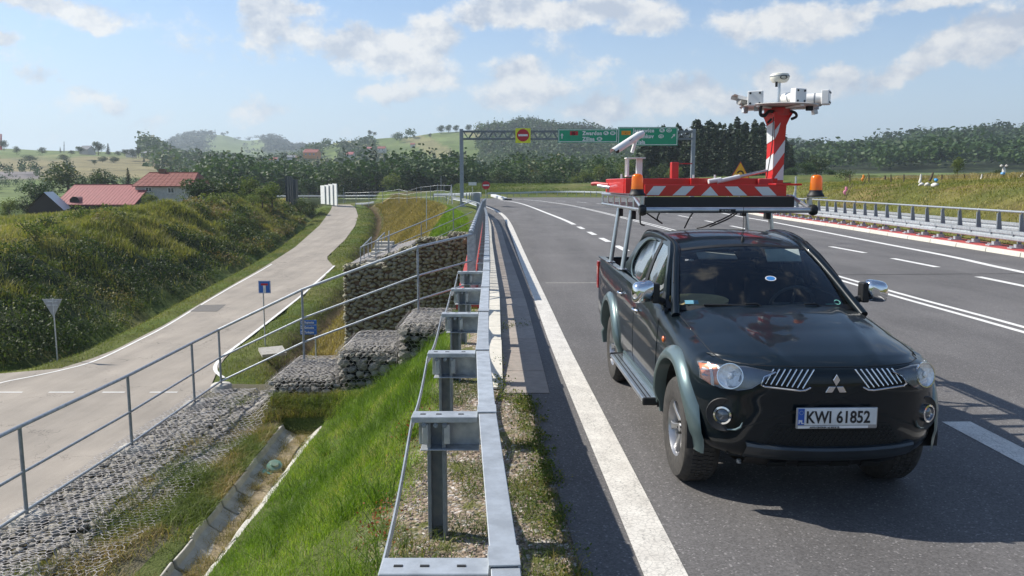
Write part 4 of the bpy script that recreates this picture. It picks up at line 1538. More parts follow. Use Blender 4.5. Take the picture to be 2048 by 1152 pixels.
def hood_pt(u, v):
    yb = .50 - .10 * (1 - u * u)
    x0 = .70
    xe0, ze0 = x0, nose_y(x0)[1]
    ys = nose_y(x0)[0] * (1 - v) + .50 * v
    xe, ze = edge_at(ys)
    if v < .12:
        k = v / .12; xe = x0 * (1 - k) + xe * k
    yf = nose_y(x0 * u)[0]
    y = yf * (1 - v) + yb * v
    zf = nose_y(x0 * u)[1]
    fr = min(1, v / .1); fr = 1 - (1 - fr) ** 2
    crown = (.022 + .060 * v) * fr
    a = abs(u)
    z = ze * 1.0 + crown * (1 - a ** 2.6) + (zf - nose_y(x0)[1]) * (1 - v)
    z += .030 * math.sin(math.pi * min(1, v * 1.0)) ** .8 * (1 - a ** 4)
    # two soft creases running back from the grille
    z += .010 * math.exp(-((a - (.42 + .28 * v)) / .06) ** 2) * fr
    return Vector((xe * u, y, z))


us = np.linspace(-1, 1, 41); vs_ = np.concatenate([np.linspace(0, .12, 7), np.linspace(.16, 1, 22)])
mb = MB(); mb.grid([[hood_pt(u, v) for u in us] for v in vs_])
hood = mb.build('hood', BODY, tk, smooth=60)
# shut line of the hood: a narrow dark gap strip
mb = MB()
for s in (-1, 1):
    mb.tube([hood_pt(s * .955, v) + Vector((0, 0, .0005)) for v in np.linspace(.0, 1, 24)], .0035, 5)
mb.tube([hood_pt(u, .012) + Vector((0, -.002, -.001)) for u in np.linspace(-.955, .955, 30)], .004, 5)
mb.build('hood_gap', BLACKP, tk)


def drape(poly, axis, off, name, mat, thick=.012, step=.05, mirror=False, parent=None, surf=None, smooth=40, bulge=0):
    """closed 2D outline laid on the body: axis 'y' = seen from the front (x,z), axis 'x' = seen from the side (y,z)"""
    bv = surf or BVH
    P = []
    n = len(poly)
    for i in range(n):
        a, b = Vector(poly[i]), Vector(poly[(i + 1) % n])
        k = max(1, int((b - a).length / step))
        for q in range(k): P.append(a + (b - a) * q / k)
    nb = len(P)
    xs = [p.x for p in P]; zs = [p.y for p in P]
    pts = list(P)
    for x in np.arange(min(xs) + step / 2, max(xs), step):
        for z in np.arange(min(zs) + step / 2, max(zs), step):
            pts.append(Vector((x, z)))
    edges = [(i, (i + 1) % nb) for i in range(nb)]
    V, E, F, *_ = delaunay_2d_cdt(pts, [], [tuple(range(nb))], 1, 1e-5)
    out = []
    for p in V:
        if axis == 'y': o, d = Vector((p.x, -4, p.y)), Vector((0, 1, 0))
        else: o, d = Vector((4 * side, p.x, p.y)), Vector((-side, 0, 0))
        h = bv.ray_cast(o, d)
        if h[0] is None:
            h = bv.find_nearest(Vector((p.x, -.7, p.y)) if axis == 'y' else Vector((.88 * side, p.x, p.y)))
            q = Vector(h[0])
            out.append(q - d * off); continue
        out.append(h[0] - d * (off))
    mb = MB(); mb.add(out, [tuple(f) for f in F])
    # skirt
    cnt = {}
    for f in F:
        for i in range(len(f)):
            e = (f[i], f[(i + 1) % len(f)])
            cnt[tuple(sorted(e))] = cnt.get(tuple(sorted(e)), []) + [e]
    dd = Vector((0, 1, 0)) if axis == 'y' else Vector((-side, 0, 0))
    base = len(mb.v)
    mp = {}
    for k, es in cnt.items():
        if len(es) == 1:
            a, b = es[0]
            for q in (a, b):
                if q not in mp:
                    mp[q] = len(mb.v); mb.v.append(tuple(out[q] + dd * thick))
            mb.f.append((b, a, mp[a], mp[b])); mb.mi.append(0)
    if mirror:
        mb.v = [(-x, y, z) for x, y, z in mb.v]; mb.f = [f[::-1] for f in mb.f]
    return mb.build(name, mat, parent or tk, smooth=smooth)


side = -1


def arc(cy, cz, r, a0, a1, n=10):
    return [(cy + r * math.cos(R(a0 + (a1 - a0) * k / n)), cz + r * math.sin(R(a0 + (a1 - a0) * k / n))) for k in range(n + 1)]


DOORF = [(.62, .52), (1.58, .52), (1.60, .9), (1.60, 1.235), (.66, 1.175), (.60, 1.0), (.60, .75)]
DOORR = [(1.615, .52), (2.18, .52)] + [(2.36, .66), (2.50, .86), (2.56, 1.05), (2.55, 1.262), (1.615, 1.235)]
for side in (-1, 1):
    d1 = drape(DOORF, 'x', .004, 'front_door', BODY, thick=.01, step=.07)
    d2 = drape(DOORR, 'x', .004, 'rear_door', BODY, thick=.01, step=.07)
    for d, hy, hz in ((d1, 1.47, 1.055), (d2, 2.30, 1.10)):
        h = BVH.ray_cast(Vector((4 * side, hy, hz)), Vector((-side, 0, 0)))[0]
        mb = MB(); mb.tube([h + Vector((side * .004, -.085, 0)), h + Vector((side * .035, -.06, 0)), h + Vector((side * .04, 0, .002)), h + Vector((side * .035, .06, 0)), h + Vector((side * .004, .085, 0))], [.010, .012, .013, .012, .010], 8)
        mb.build('door_handle', CHROME, d, smooth=50)
        mb = MB(); mb.lathe([(.045, 0), (.04, .004), (0, .002)], c=h + Vector((side * .004, 0, 0)), n=14, rot=Matrix.Rotation(R(90) * side, 3, 'Y')); mb.build('handle_cup', BLACKP, d)
    # side trim strip along the sill
    mb = MB(); mb.box((side * .862, 1.35, .47), (.03, 1.66, .09)); mb.build('sill', FLARE, tk, bevel=.01)
    # wheel flares
    for cy, a0, a1 in ((0, -8, 186), (3.0, -12, 188)):
        secs = [(AR - .012, .0), (AR - .012, .042), (AR + .008, .052), (AR + .045, .042), (AR + .082, .014), (AR + .087, -.006)]
        rows = []
        for k in range(41):
            a = R(a0 + (a1 - a0) * k / 40)
            row = []
            for rr_, ox in secs:
                y = cy + rr_ * math.cos(a) * (1.0); z = ACZ + rr_ * math.sin(a)
                z2 = max(z, .36)
                q = BVH.ray_cast(Vector((4 * side, max(-.50, y), min(max(z2, .47), 1.0))), Vector((-side, 0, 0)))[0]
                bxx = abs(q.x) if q is not None else .86
                # towards the ends the flare thins out
                e = min(1.0, (k + 3) / 6, (44 - k) / 6)
                row.append(Vector((side * (bxx + ox * (.35 + .65 * e) - (.05 if rr_ < AR - .005 and ox == 0 else 0)), y, z)))
            rows.append(row)
        mb = MB(); mb.grid(rows); mb.build('wheel_flare', FLARE, tk, smooth=50)
        # liner of the wheel arch
        rows = [[Vector((side * x, cy + AR * math.cos(R(a)), ACZ + AR * math.sin(R(a)))) for x in (.885, .55)] for a in range(-4, 187, 10)]
        mb = MB(); mb.grid(rows); mb.build('arch_liner', BLACKP, tk)
        mb = MB(); mb.add([(side * .55, cy + AR * math.cos(R(a)), ACZ + AR * math.sin(R(a))) for a in range(-4, 187, 10)], [tuple(range(20))]); mb.build('arch_liner', DARK, tk)
    # running board
    sb = MB(); sb.prism([(.80, .405), (.955, .395), (.985, .415), (.98, .445), (.80, .455)], .60, 2.33, lambda u, v, w: (side * u, w, v))
    s_ = sb.build('running_board', ALU, tk, bevel=.008)
    for xx in (.83, .87, .91, .945):
        mb = MB(); mb.box((side * xx, 1.46, .4535 - (xx - .80) * .055), (.010, 1.66, .006)); mb.build('tread_strip', BLACKP, s_)
    for yy in (.585, 2.345):
        mb = MB(); mb.box((side * .893, yy, .425), (.185, .035, .065)); mb.build('end_cap', BLACKP, s_, bevel=.012)
    # side marker
    h = BVH.ray_cast(Vector((4 * side, .40, .985)), Vector((-side, 0, 0)))[0]
    mb = MB(); mb.lathe([(.028, 0), (.024, .010), (0, .014)], c=h, n=14, rot=Matrix.Rotation(R(90) * side, 3, 'Y')); mb.build('side_marker', M('orange_lens', (.75, .16, .02), .2, coat=1), tk, smooth=60)

# wheels
def wheel(cx, cy, sgn):
    w = MB()
    Rr, ro = .388, .212
    prof = [(ro, .115), (ro + .02, .125), (.30, .135), (.355, .128), (.378, .105), (Rr, .075), (Rr, -.075), (.378, -.105), (.355, -.128), (.30, -.135), (ro + .02, -.125), (ro, -.115)]
    rot = Matrix.Rotation(R(90) * sgn, 3, 'Y')
    t = thingless('wheel', tk, (cx, cy, Rr))
    w.lathe(prof, n=48, rot=rot); w.build('tyre', RUBBER, t, smooth=35)
    tr = MB()
    for k in range(72):
        a = 2 * math.pi * k / 72
        for x in (-.06, -.02, .02, .06):
            aa = a + (.02 if x in (-.02, .06) else 0)
            m = Matrix.Rotation(aa, 3, 'X')
            tr.box(m @ Vector((x, 0, Rr + .001)), (.032, .022, .012), m)
    tr.build('tread', RUBBER, t)
    rm = MB()
    rm.lathe([(.214, .118), (.205, .10), (.196, .05), (.19, -.10), (.16, -.11)], n=40, rot=rot)
    rm.lathe([(.0, .085), (.032, .085), (.036, .078), (.062, .070), (.066, .03)], n=24, rot=rot)
    rm.build('rim', RIM, t, smooth=35)
    sp_ = MB()
    for k in range(6):
        a = 2 * math.pi * k / 6 + .3
        m = Matrix.Rotation(a, 3, 'X')
        vs = []
        for rr_, hw, dx in ((.052, .024, .072), (.12, .019, .088), (.175, .024, .098), (.205, .036, .100)):
            for dz in (0, -.035):
                for s in (-1, 1):
                    vs.append(m @ Vector((sgn * (dx + dz), s * hw, rr_)))
        fs = []
        for q in range(3):
            b = q * 4; c = b + 4
            fs += [(b, b + 1, c + 1, c), (b + 2, c + 2, c + 3, b + 3), (b, c, c + 2, b + 2), (b + 1, b + 3, c + 3, c + 1)]
        sp_.add(vs, fs)
    sp_.build('spokes', RIM, t, bevel=.004, seg=1, smooth=30)
    dk = MB(); dk.lathe([(0, .02), (.15, .02), (.15, .0), (0, .0)], n=28, rot=rot); dk.build('brake_disc', STEEL_D, t)
    dk = MB(); dk.lathe([(0, -.06), (.2, -.06), (.2, -.07), (0, -.07)], n=28, rot=rot); dk.build('wheel_back', DARK, t)
    for k in range(6):
        a = 2 * math.pi * (k + .5) / 6 + .3
        b = MB(); b.lathe([(.011, 0), (.009, .02), (0, .022)], c=(sgn * .068, .047 * math.sin(a), .047 * math.cos(a)), n=6, rot=rot); b.build('wheel_nut', DARK, t)


def thingless(name, parent, loc):
    o = bpy.data.objects.new(name, None); COL.objects.link(o); o.parent = parent; o.location = loc; o.empty_display_size = .1
    return o


for cx, cy, s in ((-.735, 0, -1), (.735, 0, 1), (-.735, 3.0, -1), (.735, 3.0, 1)):
    wheel(cx, cy, s)

# underbody and inner closures
mb = MB(); mb.box((0, 1.7, .55), (1.05, 4.5, .22)); mb.box((0, -.35, .62), (1.3, .55, .45)); mb.build('chassis', DARK, tk)
mb = MB(); mb.box((0, 1.7, .44), (.5, 3.6, .12)); mb.box((0, 0, .37), (1.3, .07, .07)); mb.box((0, 3, .38), (1.3, .1, .1)); mb.lathe([(0, -.15), (.14, -.13), (.14, .13), (0, .15)], c=(0, 3, .38), n=14); mb.build('axle', DARK, tk)

# ---- cab
def mirx(P): return [Vector((-p.x, p.y, p.z)) for p in P]
APIL = [Vector(p) for p in [(.760, .44, 1.165), (.725, .62, 1.275), (.675, .84, 1.42), (.622, 1.06, 1.555), (.585, 1.20, 1.63), (.585, 1.38, 1.685), (.60, 1.7, 1.72), (.61, 2.05, 1.725), (.615, 2.35, 1.69), (.64, 2.56, 1.56), (.70, 2.72, 1.40), (.76, 2.80, 1.29)]]
AP = catmull(APIL, 5)
RAIL = [p for p in AP if 1.19 < p.y < 2.46 and p.z > 1.6]


def along(pts, f):
    n = len(pts) - 1
    k = min(int(f * n), n - 1)
    return pts[k].lerp(pts[k + 1], f * n - k)


rows = []
for k in range(19):
    f = k / 18
    p = along(RAIL, f)
    row = []
    for u in np.linspace(-1, 1, 25):
        a = abs(u)
        dy = -.11 * (1 - u * u) * (1 - f) ** 2 + .03 * (1 - u * u) * f ** 3
        z = p.z + (.048 - .02 * f * f) * (1 - a ** 2.4) + .012 * (1 - f) * (1 - u * u)
        row.append(Vector((p.x * u, p.y + dy, z)))
    rows.append(row)
ROOFROWS = rows
mb = MB(); mb.grid(rows); roof = mb.build('roof', BODY, tk, smooth=60)
mb = MB(); mb.grid([[q + Vector((0, 0, -.04)) for q in r_] for r_ in rows]); mb.build('headliner', INTER_L, tk)
for s in (-1, 1):
    P = [Vector((s * p.x, p.y, p.z)) for p in AP]
    mb = MB()
    prof_r = [.036] * len(P)
    mb.tube(P, prof_r, 10); mb.build('roof_pillar', BODY, tk, smooth=60)
    # rain channel line
    mb = MB(); mb.tube([p + Vector((s * .018, 0, .034)) for p in P[8:46]], .005, 5); mb.build('drip_moulding', BLACKP, tk)

WS = []
for v in np.linspace(0, 1, 13):
    row = []
    for u in np.linspace(-1, 1, 25):
        b = Vector((.735 * u, .36 + .20 * u * u, 1.195)); t_ = Vector((.585 * u, 1.075 + .12 * u * u, 1.692 - .055 * u * u))
        p = b.lerp(t_, v)
        p += Vector((0, -.35, 1)).normalized() * (.035 * math.sin(math.pi * v) * (1 - .3 * u * u))
        row.append(p)
    WS.append(row)
mb = MB(); mb.grid(WS); ws = mb.build('windscreen', GLASS, tk, smooth=80)
# black frit border round the glass
mb = MB()
def wsp(u, v, o=0.002):
    i = v * 12; j = (u + 1) * 12
    i0 = min(int(i), 11); j0 = min(int(j), 23)
    p = WS[i0][j0].lerp(WS[i0 + 1][j0], i - i0).lerp(WS[i0][j0 + 1].lerp(WS[i0 + 1][j0 + 1], i - i0), j - j0)
    return p + Vector((0, -.55, .83)) * o
rim = .035
for (u0, v0, u1, v1, du, dv) in ((-1, .0, 1, .0, 0, .07), (-1, .955, 1, .955, 0, .045), (-1, 0, -1, 1, .04, 0), (.96, 0, .96, 1, .04, 0)):
    rws = []
    for k in range(25):
        f = k / 24; u = u0 + (u1 - u0) * f; v = v0 + (v1 - v0) * f
        rws.append([wsp(u, v), wsp(u + du, v + dv)])
    mb.grid(rws)
mb.build('windscreen_seal', BLACKP, tk)
# cowl below the glass
mb = MB(); mb.grid([[Vector((.77 * u, .36 - .02 + .17 * u * u + dy, z + .02 * (1 - u * u))) for u in np.linspace(-1, 1, 15)] for dy, z in ((0, 1.165), (.08, 1.185), (.16, 1.19))]); mb.build('cowl', BLACKP, tk, smooth=60)
for (a, b, c) in (((-.05, .04), (-.30, .07), (-.78, .10)), ((.62, .03), (.36, .06), (-.10, .10))):
    q0 = wsp(a[0], a[1], .02); q1 = wsp(b[0], b[1], .035); q2 = wsp(c[0], c[1], .02)
    mb = MB(); mb.tube([q0 + Vector((0, 0, -.02)), q0.lerp(q1, .5) + Vector((0, 0, .015)), q1], [.011, .010, .007], 6)
    ar = mb.build('wiper_arm', BLACKP, tk, smooth=50)
    e0 = wsp(b[0] + .30, b[1] - .035, .014); e1 = wsp(b[0] - .42, b[1] + .0, .014)
    mb = MB(); mb.tube([e0, e0.lerp(e1, .5) + Vector((0, 0, .012)), e1], .009, 6); mb.build('wiper_blade', BLACKP, ar, smooth=50)


def sidex(z, y=1.5):
    """half width of the glasshouse"""
    t = (z - 1.20) / .52
    return .800 + (.605 - .800) * t + .022 * math.sin(math.pi * min(max(t, 0), 1))


def sidepoly(poly, name, mat, off=0.0, th=.006, step=.06, holes=None, parent=None):
    P = []
    n = len(poly)
    for i in range(n):
        a, b = Vector(poly[i]), Vector(poly[(i + 1) % n])
        k = max(1, int((b - a).length / step))
        for q in range(k): P.append(a + (b - a) * q / k)
    V, E, F, *_ = delaunay_2d_cdt(P, [], [tuple(range(len(P)))], 1, 1e-5)
    mb = MB()
    o = [Vector((side * (sidex(p.y) + off), p.x, p.y)) for p in V]
    mb.add(o, [tuple(f) for f in F])
    m = len(V)
    mb.add([p - Vector((side * th, 0, 0)) for p in o], [tuple(f[::-1]) for f in F])
    k = len(P)
    cnt = {}
    for f in F:
        for i in range(len(f)):
            e = (f[i], f[(i + 1) % len(f)]); cnt.setdefault(tuple(sorted(e)), []).append(e)
    for es in cnt.values():
        if len(es) == 1:
            a, b = es[0]; mb.f.append((b, a, a + m, b + m)); mb.mi.append(0)
    return mb.build(name, mat, parent or tk, smooth=30)


WF = [(.80, 1.235), (1.53, 1.262), (1.55, 1.668), (1.30, 1.652), (1.13, 1.575), (.95, 1.44)]
WR = [(1.64, 1.268), (2.16, 1.285), (2.33, 1.345), (2.385, 1.43), (2.34, 1.54), (2.20, 1.635), (2.02, 1.672), (1.64, 1.675)]
CP = [(1.64, 1.675), (2.02, 1.672), (2.20, 1.635), (2.34, 1.54), (2.385, 1.43), (2.33, 1.345), (2.16, 1.285), (2.16, 1.25), (2.80, 1.27), (2.78, 1.30), (2.66, 1.44), (2.56, 1.58), (2.40, 1.70), (2.05, 1.725), (1.64, 1.72)]
for side in (-1, 1):
    g = sidepoly(WF, 'front_side_window', GLASS_D, -.004); g = sidepoly(WR, 'rear_side_window', GLASS_D, -.004)
    sidepoly(CP, 'rear_pillar', BODY, .004, .03)
    sidepoly([(1.53, 1.25), (1.64, 1.255), (1.64, 1.70), (1.55, 1.695)], 'centre_pillar', BLACKP, .003, .03)
    sidepoly([(1.55, 1.668), (1.55, 1.72), (1.30, 1.70), (1.10, 1.60), (.93, 1.47), (.72, 1.30), (.66, 1.20), (.80, 1.235), (.95, 1.44), (1.13, 1.575), (1.30, 1.652)], 'window_frame', BODY, .004, .03)
    sidepoly([(.66, 1.15), (2.6, 1.235), (2.6, 1.30), (2.16, 1.288), (1.64, 1.27), (1.53, 1.263), (.80, 1.237), (.66, 1.205)], 'belt_moulding', BODY, .012, .06)
    pts = [Vector((side * (sidex(z) + .012), y, z)) for y, z in [(1.64, 1.268), (2.0, 1.278), (2.16, 1.285), (2.33, 1.345), (2.385, 1.43), (2.34, 1.54), (2.20, 1.635), (2.02, 1.672), (1.8, 1.675)]]
    mb = MB(); mb.tube(catmull(pts, 3), .008, 6); mb.build('window_trim', FLARE, tk, smooth=50)
    # mirror
    ms = MB()
    s = side
    rws = []
    for k in range(13):
        a = -math.pi / 2 + math.pi * k / 12
        row = []
        for j in range(20):
            b = 2 * math.pi * j / 20
            cx_, cz_ = math.cos(b), math.sin(b)
            sx = abs(cx_) ** .55 * (1 if cx_ > 0 else -1); sz = abs(cz_) ** .55 * (1 if cz_ > 0 else -1)
            rr_ = max(.0, math.cos(a)) ** .45
            row.append(Vector((s * (.975 + .097 * sx * rr_), .71 + (.085 * math.sin(a) if math.sin(a) < 0 else .035 * math.sin(a)), 1.325 + .093 * sz * rr_ - .012 * sx)))
        row.append(row[0])
        rws.append(row)
    ms.grid(rws)
    mi = ms.build('door_mirror', CHROME, tk, smooth=60, weld=True)
    mb = MB(); mb.box((s * .875, .70, 1.315), (.06, .10, .165)); mb.tube([(s * .87, .70, 1.27), (s * .80, .72, 1.235)], [.03, .035], 8); mb.add([(s * .74, .58, 1.20), (s * .80, .86, 1.235), (s * .775, .80, 1.33), (s * .76, .62, 1.205), (s * .80, .60, 1.20)], [(0, 1, 2), (4, 1, 2), (0, 4, 2), (0, 1, 4)]); mb.build('mirror_arm', BLACKP, mi, bevel=.012)
mb = MB(); mb.grid([[Vector((.76 * u, 2.78 - .04 * v * 0 - (.36) * v ** 1.0, 1.27 + .42 * v)) if False else Vector(((.72 - .12 * v) * u, 2.74 - .30 * v + 0 * u, 1.27 + .42 * v)) for u in np.linspace(-1, 1, 9)] for v in np.linspace(0, 1, 5)]); mb.build('rear_window', GLASS_D, tk)
mb = MB(); mb.box((0, 2.60, .95), (1.6, .04, .62)); mb.box((0, .62, .85), (1.56, .04, .6)); mb.box((0, 1.6, .62), (1.6, 2.0, .05)); mb.box((-.80, 1.6, .9), (.03, 2.0, .6)); mb.box((.80, 1.6, .9), (.03, 2.0, .6)); mb.build('cabin_tub', INTER, tk)
mb = MB(); mb.grid([[Vector((.76 * u, y, z + .03 * math.exp(-((u - .48) / .25) ** 2) * (y > .6))) for u in np.linspace(-1, 1, 17)] for y, z in ((.42, 1.15), (.62, 1.16), (.82, 1.17), (.98, 1.13), (1.0, .9))]); mb.build('dashboard', M('dash_plastic', (.09, .095, .10), .7), tk, smooth=50)


def seat(x, y, w, name):
    mb = MB(); mb.box((x, y + .1, .88), (w, .5, .16)); mb.box((x, y + .42, 1.13), (w * .92, .13, .52), Matrix.Rotation(.22, 3, 'X'))
    st_ = mb.build(name, INTER, tk, bevel=.04, seg=3, smooth=60)
    for xx in ([x] if w < .7 else [x - .38, x + .38]):
        mb = MB(); mb.box((xx, y + .49, 1.475), (.24, .09, .13)); mb.build('headrest', BLACKP, st_, bevel=.035, seg=3, smooth=60)


seat(-.37, 1.10, .5, 'front_seat'); seat(.37, 1.10, .5, 'front_seat'); seat(0, 1.95, 1.3, 'rear_seat')
rot = Matrix.Rotation(-1.05, 3, 'X')
mb = MB()
P = [rot @ Vector((.185 * math.cos(a), .185 * math.sin(a), 0)) + Vector((.38, .98, 1.175)) for a in np.linspace(0, 2 * math.pi, 25)]
mb.tube(P, .015, 8, caps=False)
for a in (0, math.pi, -math.pi / 2): mb.tube([Vector((.38, .98, 1.175)), rot @ Vector((.18 * math.cos(a), .18 * math.sin(a), 0)) + Vector((.38, .98, 1.175))], .016, 6)
mb.build('steering_wheel', M('wheel_leather', (.07, .075, .08), .5), tk, smooth=60)
# small things behind the glass
mb = MB(); mb.lathe([(0, 0), (.235, 0), (.235, .02), (0, .02)], c=(0, 0, 0), n=26)
o = mb.build('dash_cover', M('straw_board', (.52, .40, .20), .8, col2=(.45, .34, .16), nscale=9), tk)
o.location = (-.50, .80, 1.225); o.scale = (1.15, .62, 1); o.rotation_euler = (.22, 0, 0); o['label'] = 'pale yellow oval board lying on the dashboard'
mb = MB(); mb.box((.0, 0, 0), (.30, .012, .13), Matrix.Rotation(-.9, 3, 'X')); o = mb.build('sun_visor', M('visor_cloth', (.62, .68, .60), .8), tk, bevel=.004); o.location = wsp(.50, .86, -.035); o.rotation_euler = (.22, 0, 0)
mb = MB(); mb.box((.0, 0, 0), (.34, .012, .13), Matrix.Rotation(-1.2, 3, 'X')); o = mb.build('sun_visor', INTER_L, tk, bevel=.004); o.location = wsp(-.45, .90, -.06)
mb = MB(); mb.box((0, 1.08, 1.60), (.22, .03, .06)); mb.box((0, 1.10, 1.64), (.03, .05, .05)); mb.build('rear_view_mirror', BLACKP, tk, bevel=.01)
blue = M('blue_sticker', (.05, .25, .62), .4); wht = M('white_plastic', (.80, .80, .78), .35, col2=(.74, .74, .73)); lblue = M('pale_blue_sticker', (.25, .55, .65), .4)
q = wsp(.10, .42, .004)
n_ = Vector((0, -.62, .78))
mb = MB(); mb.lathe([(0, 0), (.034, 0), (.034, .001), (0, .001)], c=(0, 0, 0), n=18); o = mb.build('round_sticker', blue, tk); o.location = q; o.rotation_euler = n_.to_track_quat('Z', 'Y').to_euler(); o.scale = (1.1, .7, 1)
mb = MB(); mb.lathe([(.034, 0), (.042, 0), (.042, .0012), (.034, .0012)], n=18); o = mb.build('sticker_rim', wht, tk); o.location = q; o.rotation_euler = n_.to_track_quat('Z', 'Y').to_euler(); o.scale = (1.1, .7, 1)
q = wsp(-.84, .11, .004)
mb = MB(); mb.box((0, 0, 0), (.11, .04, .001)); o = mb.build('toll_sticker', lblue, tk); o.location = q; o.rotation_euler = n_.to_track_quat('Z', 'Y').to_euler()
q = wsp(-.9, .74, .004)
text_mesh('glass_marking', 'ASUS' if False else 'AWEX', .028, wht, tk, TM @ q, TM.to_3x3() @ Vector((1, 0, 0)), TM.to_3x3() @ Vector((0, .72, .69)), .001)
q = wsp(.82, .10, .004)
mb = MB(); mb.lathe([(.02, 0), (.028, 0), (.028, .001), (.02, .001)], n=14); mb.box((-.05, -.02, 0), (.10, .008, .001)); o = mb.build('permit_sticker', M('teal_print', (.2, .5, .42), .5), tk); o.location = q; o.rotation_euler = n_.to_track_quat('Z', 'Y').to_euler()
# antenna
mb = MB(); mb.lathe([(.022, 0), (.014, .035), (.008, .05)], c=(0.0, 1.19, 1.70), n=12); mb.tube([(0, 1.19, 1.74), (-.02, 1.13, 1.86), (-.06, 1.02, 2.05)], [.004, .003, .002], 5); mb.build('roof_antenna', BLACKP, tk)

# ---- front of the truck
def front_poly(pix):
    out = []
    for px, py in pix:
        d = tdir(px, py)
        h = BVH.ray_cast(CAML, d)
        q = h[0] if h[0] is not None else TLb(px, py, -.6)
        out.append((q.x, q.z))
    return out


HL = front_poly([(1394, 722), (1406, 721), (1440, 729), (1491, 732), (1529, 733), (1519, 764), (1500, 775), (1472, 779), (1438, 774), (1399, 755)])
HLi = front_poly([(1432, 728), (1491, 732), (1529, 733), (1519, 764), (1500, 775), (1472, 779), (1444, 775)])
TS = front_poly([(1396, 724), (1432, 729), (1442, 773), (1420, 768), (1400, 754)])
REFL = M('lamp_reflector', (.85, .86, .88), .28, .85, nscale=40, bump=.6, bscale=55, bdist=.01)
HOUS = M('lamp_housing', (.24, .26, .28), .3, .5)
for mir in (False, True):
    hl = drape(HL, 'y', .006, 'headlight', HOUS, step=.04, mirror=mir)
    sx = -1 if not mir else 1
    cx_, cz_ = sum(front_poly([(1462, 751)])[0][:1]), front_poly([(1462, 751)])[0][1]
    h = BVH.ray_cast(Vector((cx_, -4, cz_)), Vector((0, 1, 0)))[0]
    h = h + Vector((-.010, -.014, 0))
    nrm = Vector((cx_ * .62, -1, .22)).normalized()
    Rm = nrm.to_track_quat('Z', 'Y').to_matrix()
    mb = MB(); mb.lathe([(.082, .004), (.078, .006), (.07, .002), (.05, .000), (.022, -.002), (.020, .006), (0, .008)], n=30, rot=Rm, c=h)
    if not mir: pass
    else: mb.v = [(-a, b, c) for a, b, c in mb.v]
    mb.build('reflector_bowl', REFL, hl, smooth=40)
    mb = MB(); mb.lathe([(.086, .000), (.086, .010), (.080, .010), (.080, .002)], n=30, rot=Rm, c=h)
    if mir: mb.v = [(-a, b, c) for a, b, c in mb.v]
    mb.build('bowl_rim', CHROME, hl, smooth=40)
    drape(TS, 'y', .006, 'turn_signal', M('amber_reflector', (.78, .26, .10), .25, .2, col2=(.62, .20, .10), nscale=18, coat=1), step=.03, mirror=mir, parent=hl)
    fr_ = front_poly([(1414, 723), (1419, 724), (1428, 771), (1422, 769)])
    drape(fr_, 'y', .010, 'signal_divider', wht, step=.03, mirror=mir, parent=hl)
    drape(HL, 'y', .030, 'lens', LENS, thick=.022, step=.04, mirror=mir, parent=hl, smooth=60)
    # grille with slanted bars
    GQ = [(1531, 731), (1644, 734), (1618, 781), (1598, 781), (1517, 771)]
    GP = front_poly(GQ)
    gr_ = drape(GP, 'y', .001, 'grille', DARK, step=.05, mirror=mir)
    def gp(px, py, o):
        x, z = front_poly([(px, py)])[0]
        hh = BVH.ray_cast(Vector((x, -4, z)), Vector((0, 1, 0)))[0] + Vector((0, -o, 0))
        return Vector((-hh.x, hh.y, hh.z)) if mir else hh
    for k in range(8):
        f = (k + .5) / 8.3
        a = gp(1541 + (1636 - 1541) * f, 737 + 1.5 * f, .008); b = gp(1524 + (1612 - 1524) * f, 767 + 11 * f, .008)
        mb = MB(); mb.bar(a, b, .0095, .014, up=(0, 1, 0)); mb.build('grille_bar', CHROME, gr_, bevel=.003, seg=1)
    fr2 = [gp(*p, .008) for p in [(1534, 733), (1526, 752), (1520, 768), (1528, 772), (1596, 780), (1608, 779), (1618, 774), (1641, 737)]]
    fr2 = [p + Vector((0, -.014, 0)) for p in fr2]
    mb = MB(); mb.tube(fr2, .006, 6); mb.build('grille_surround', CHROME, gr_, smooth=50)
    # fog lamp
    x, z = front_poly([(1446, 829)])[0]
    hh = BVH.ray_cast(Vector((x, -4, z)), Vector((0, 1, 0)))[0]
    n2 = Vector((x * .75, -1, .05)).normalized()
    Rm = n2.to_track_quat('Z', 'Y').to_matrix()
    mb = MB(); mb.lathe([(.115, .001), (.11, .008), (.10, .003), (.07, .0)], n=26, rot=Rm, c=hh)
    if mir: mb.v = [(-a, b, c) for a, b, c in mb.v]
    fg_ = mb.build('fog_lamp_recess', BLACKP, tk, smooth=50)
    mb = MB(); mb.lathe([(.062, .008), (.060, .028), (.048, .030), (.044, .014)], n=26, rot=Rm, c=hh)
    if mir: mb.v = [(-a, b, c) for a, b, c in mb.v]
    mb.build('fog_lamp_ring', CHROME, fg_, smooth=40)
    mb = MB(); mb.lathe([(.045, .016), (.03, .026), (0, .03)], n=20, rot=Rm, c=hh)
    if mir: mb.v = [(-a, b, c) for a, b, c in mb.v]
    mb.build('fog_lamp_lens', M('fog_glass', (.10, .12, .14), .08, .4, coat=1), fg_, smooth=60)
    # paler paint strip standing in for light caught on the lower bumper edge
    a = [gp(1453, 858, .012), gp(1470, 858, .014), gp(1480, 853, .014), gp(1484, 844, .012)]
    mb = MB(); mb.tube(a, [.004, .009, .009, .004], 6); mb.build('bumper_edge_highlight', FLARE, tk, smooth=50)

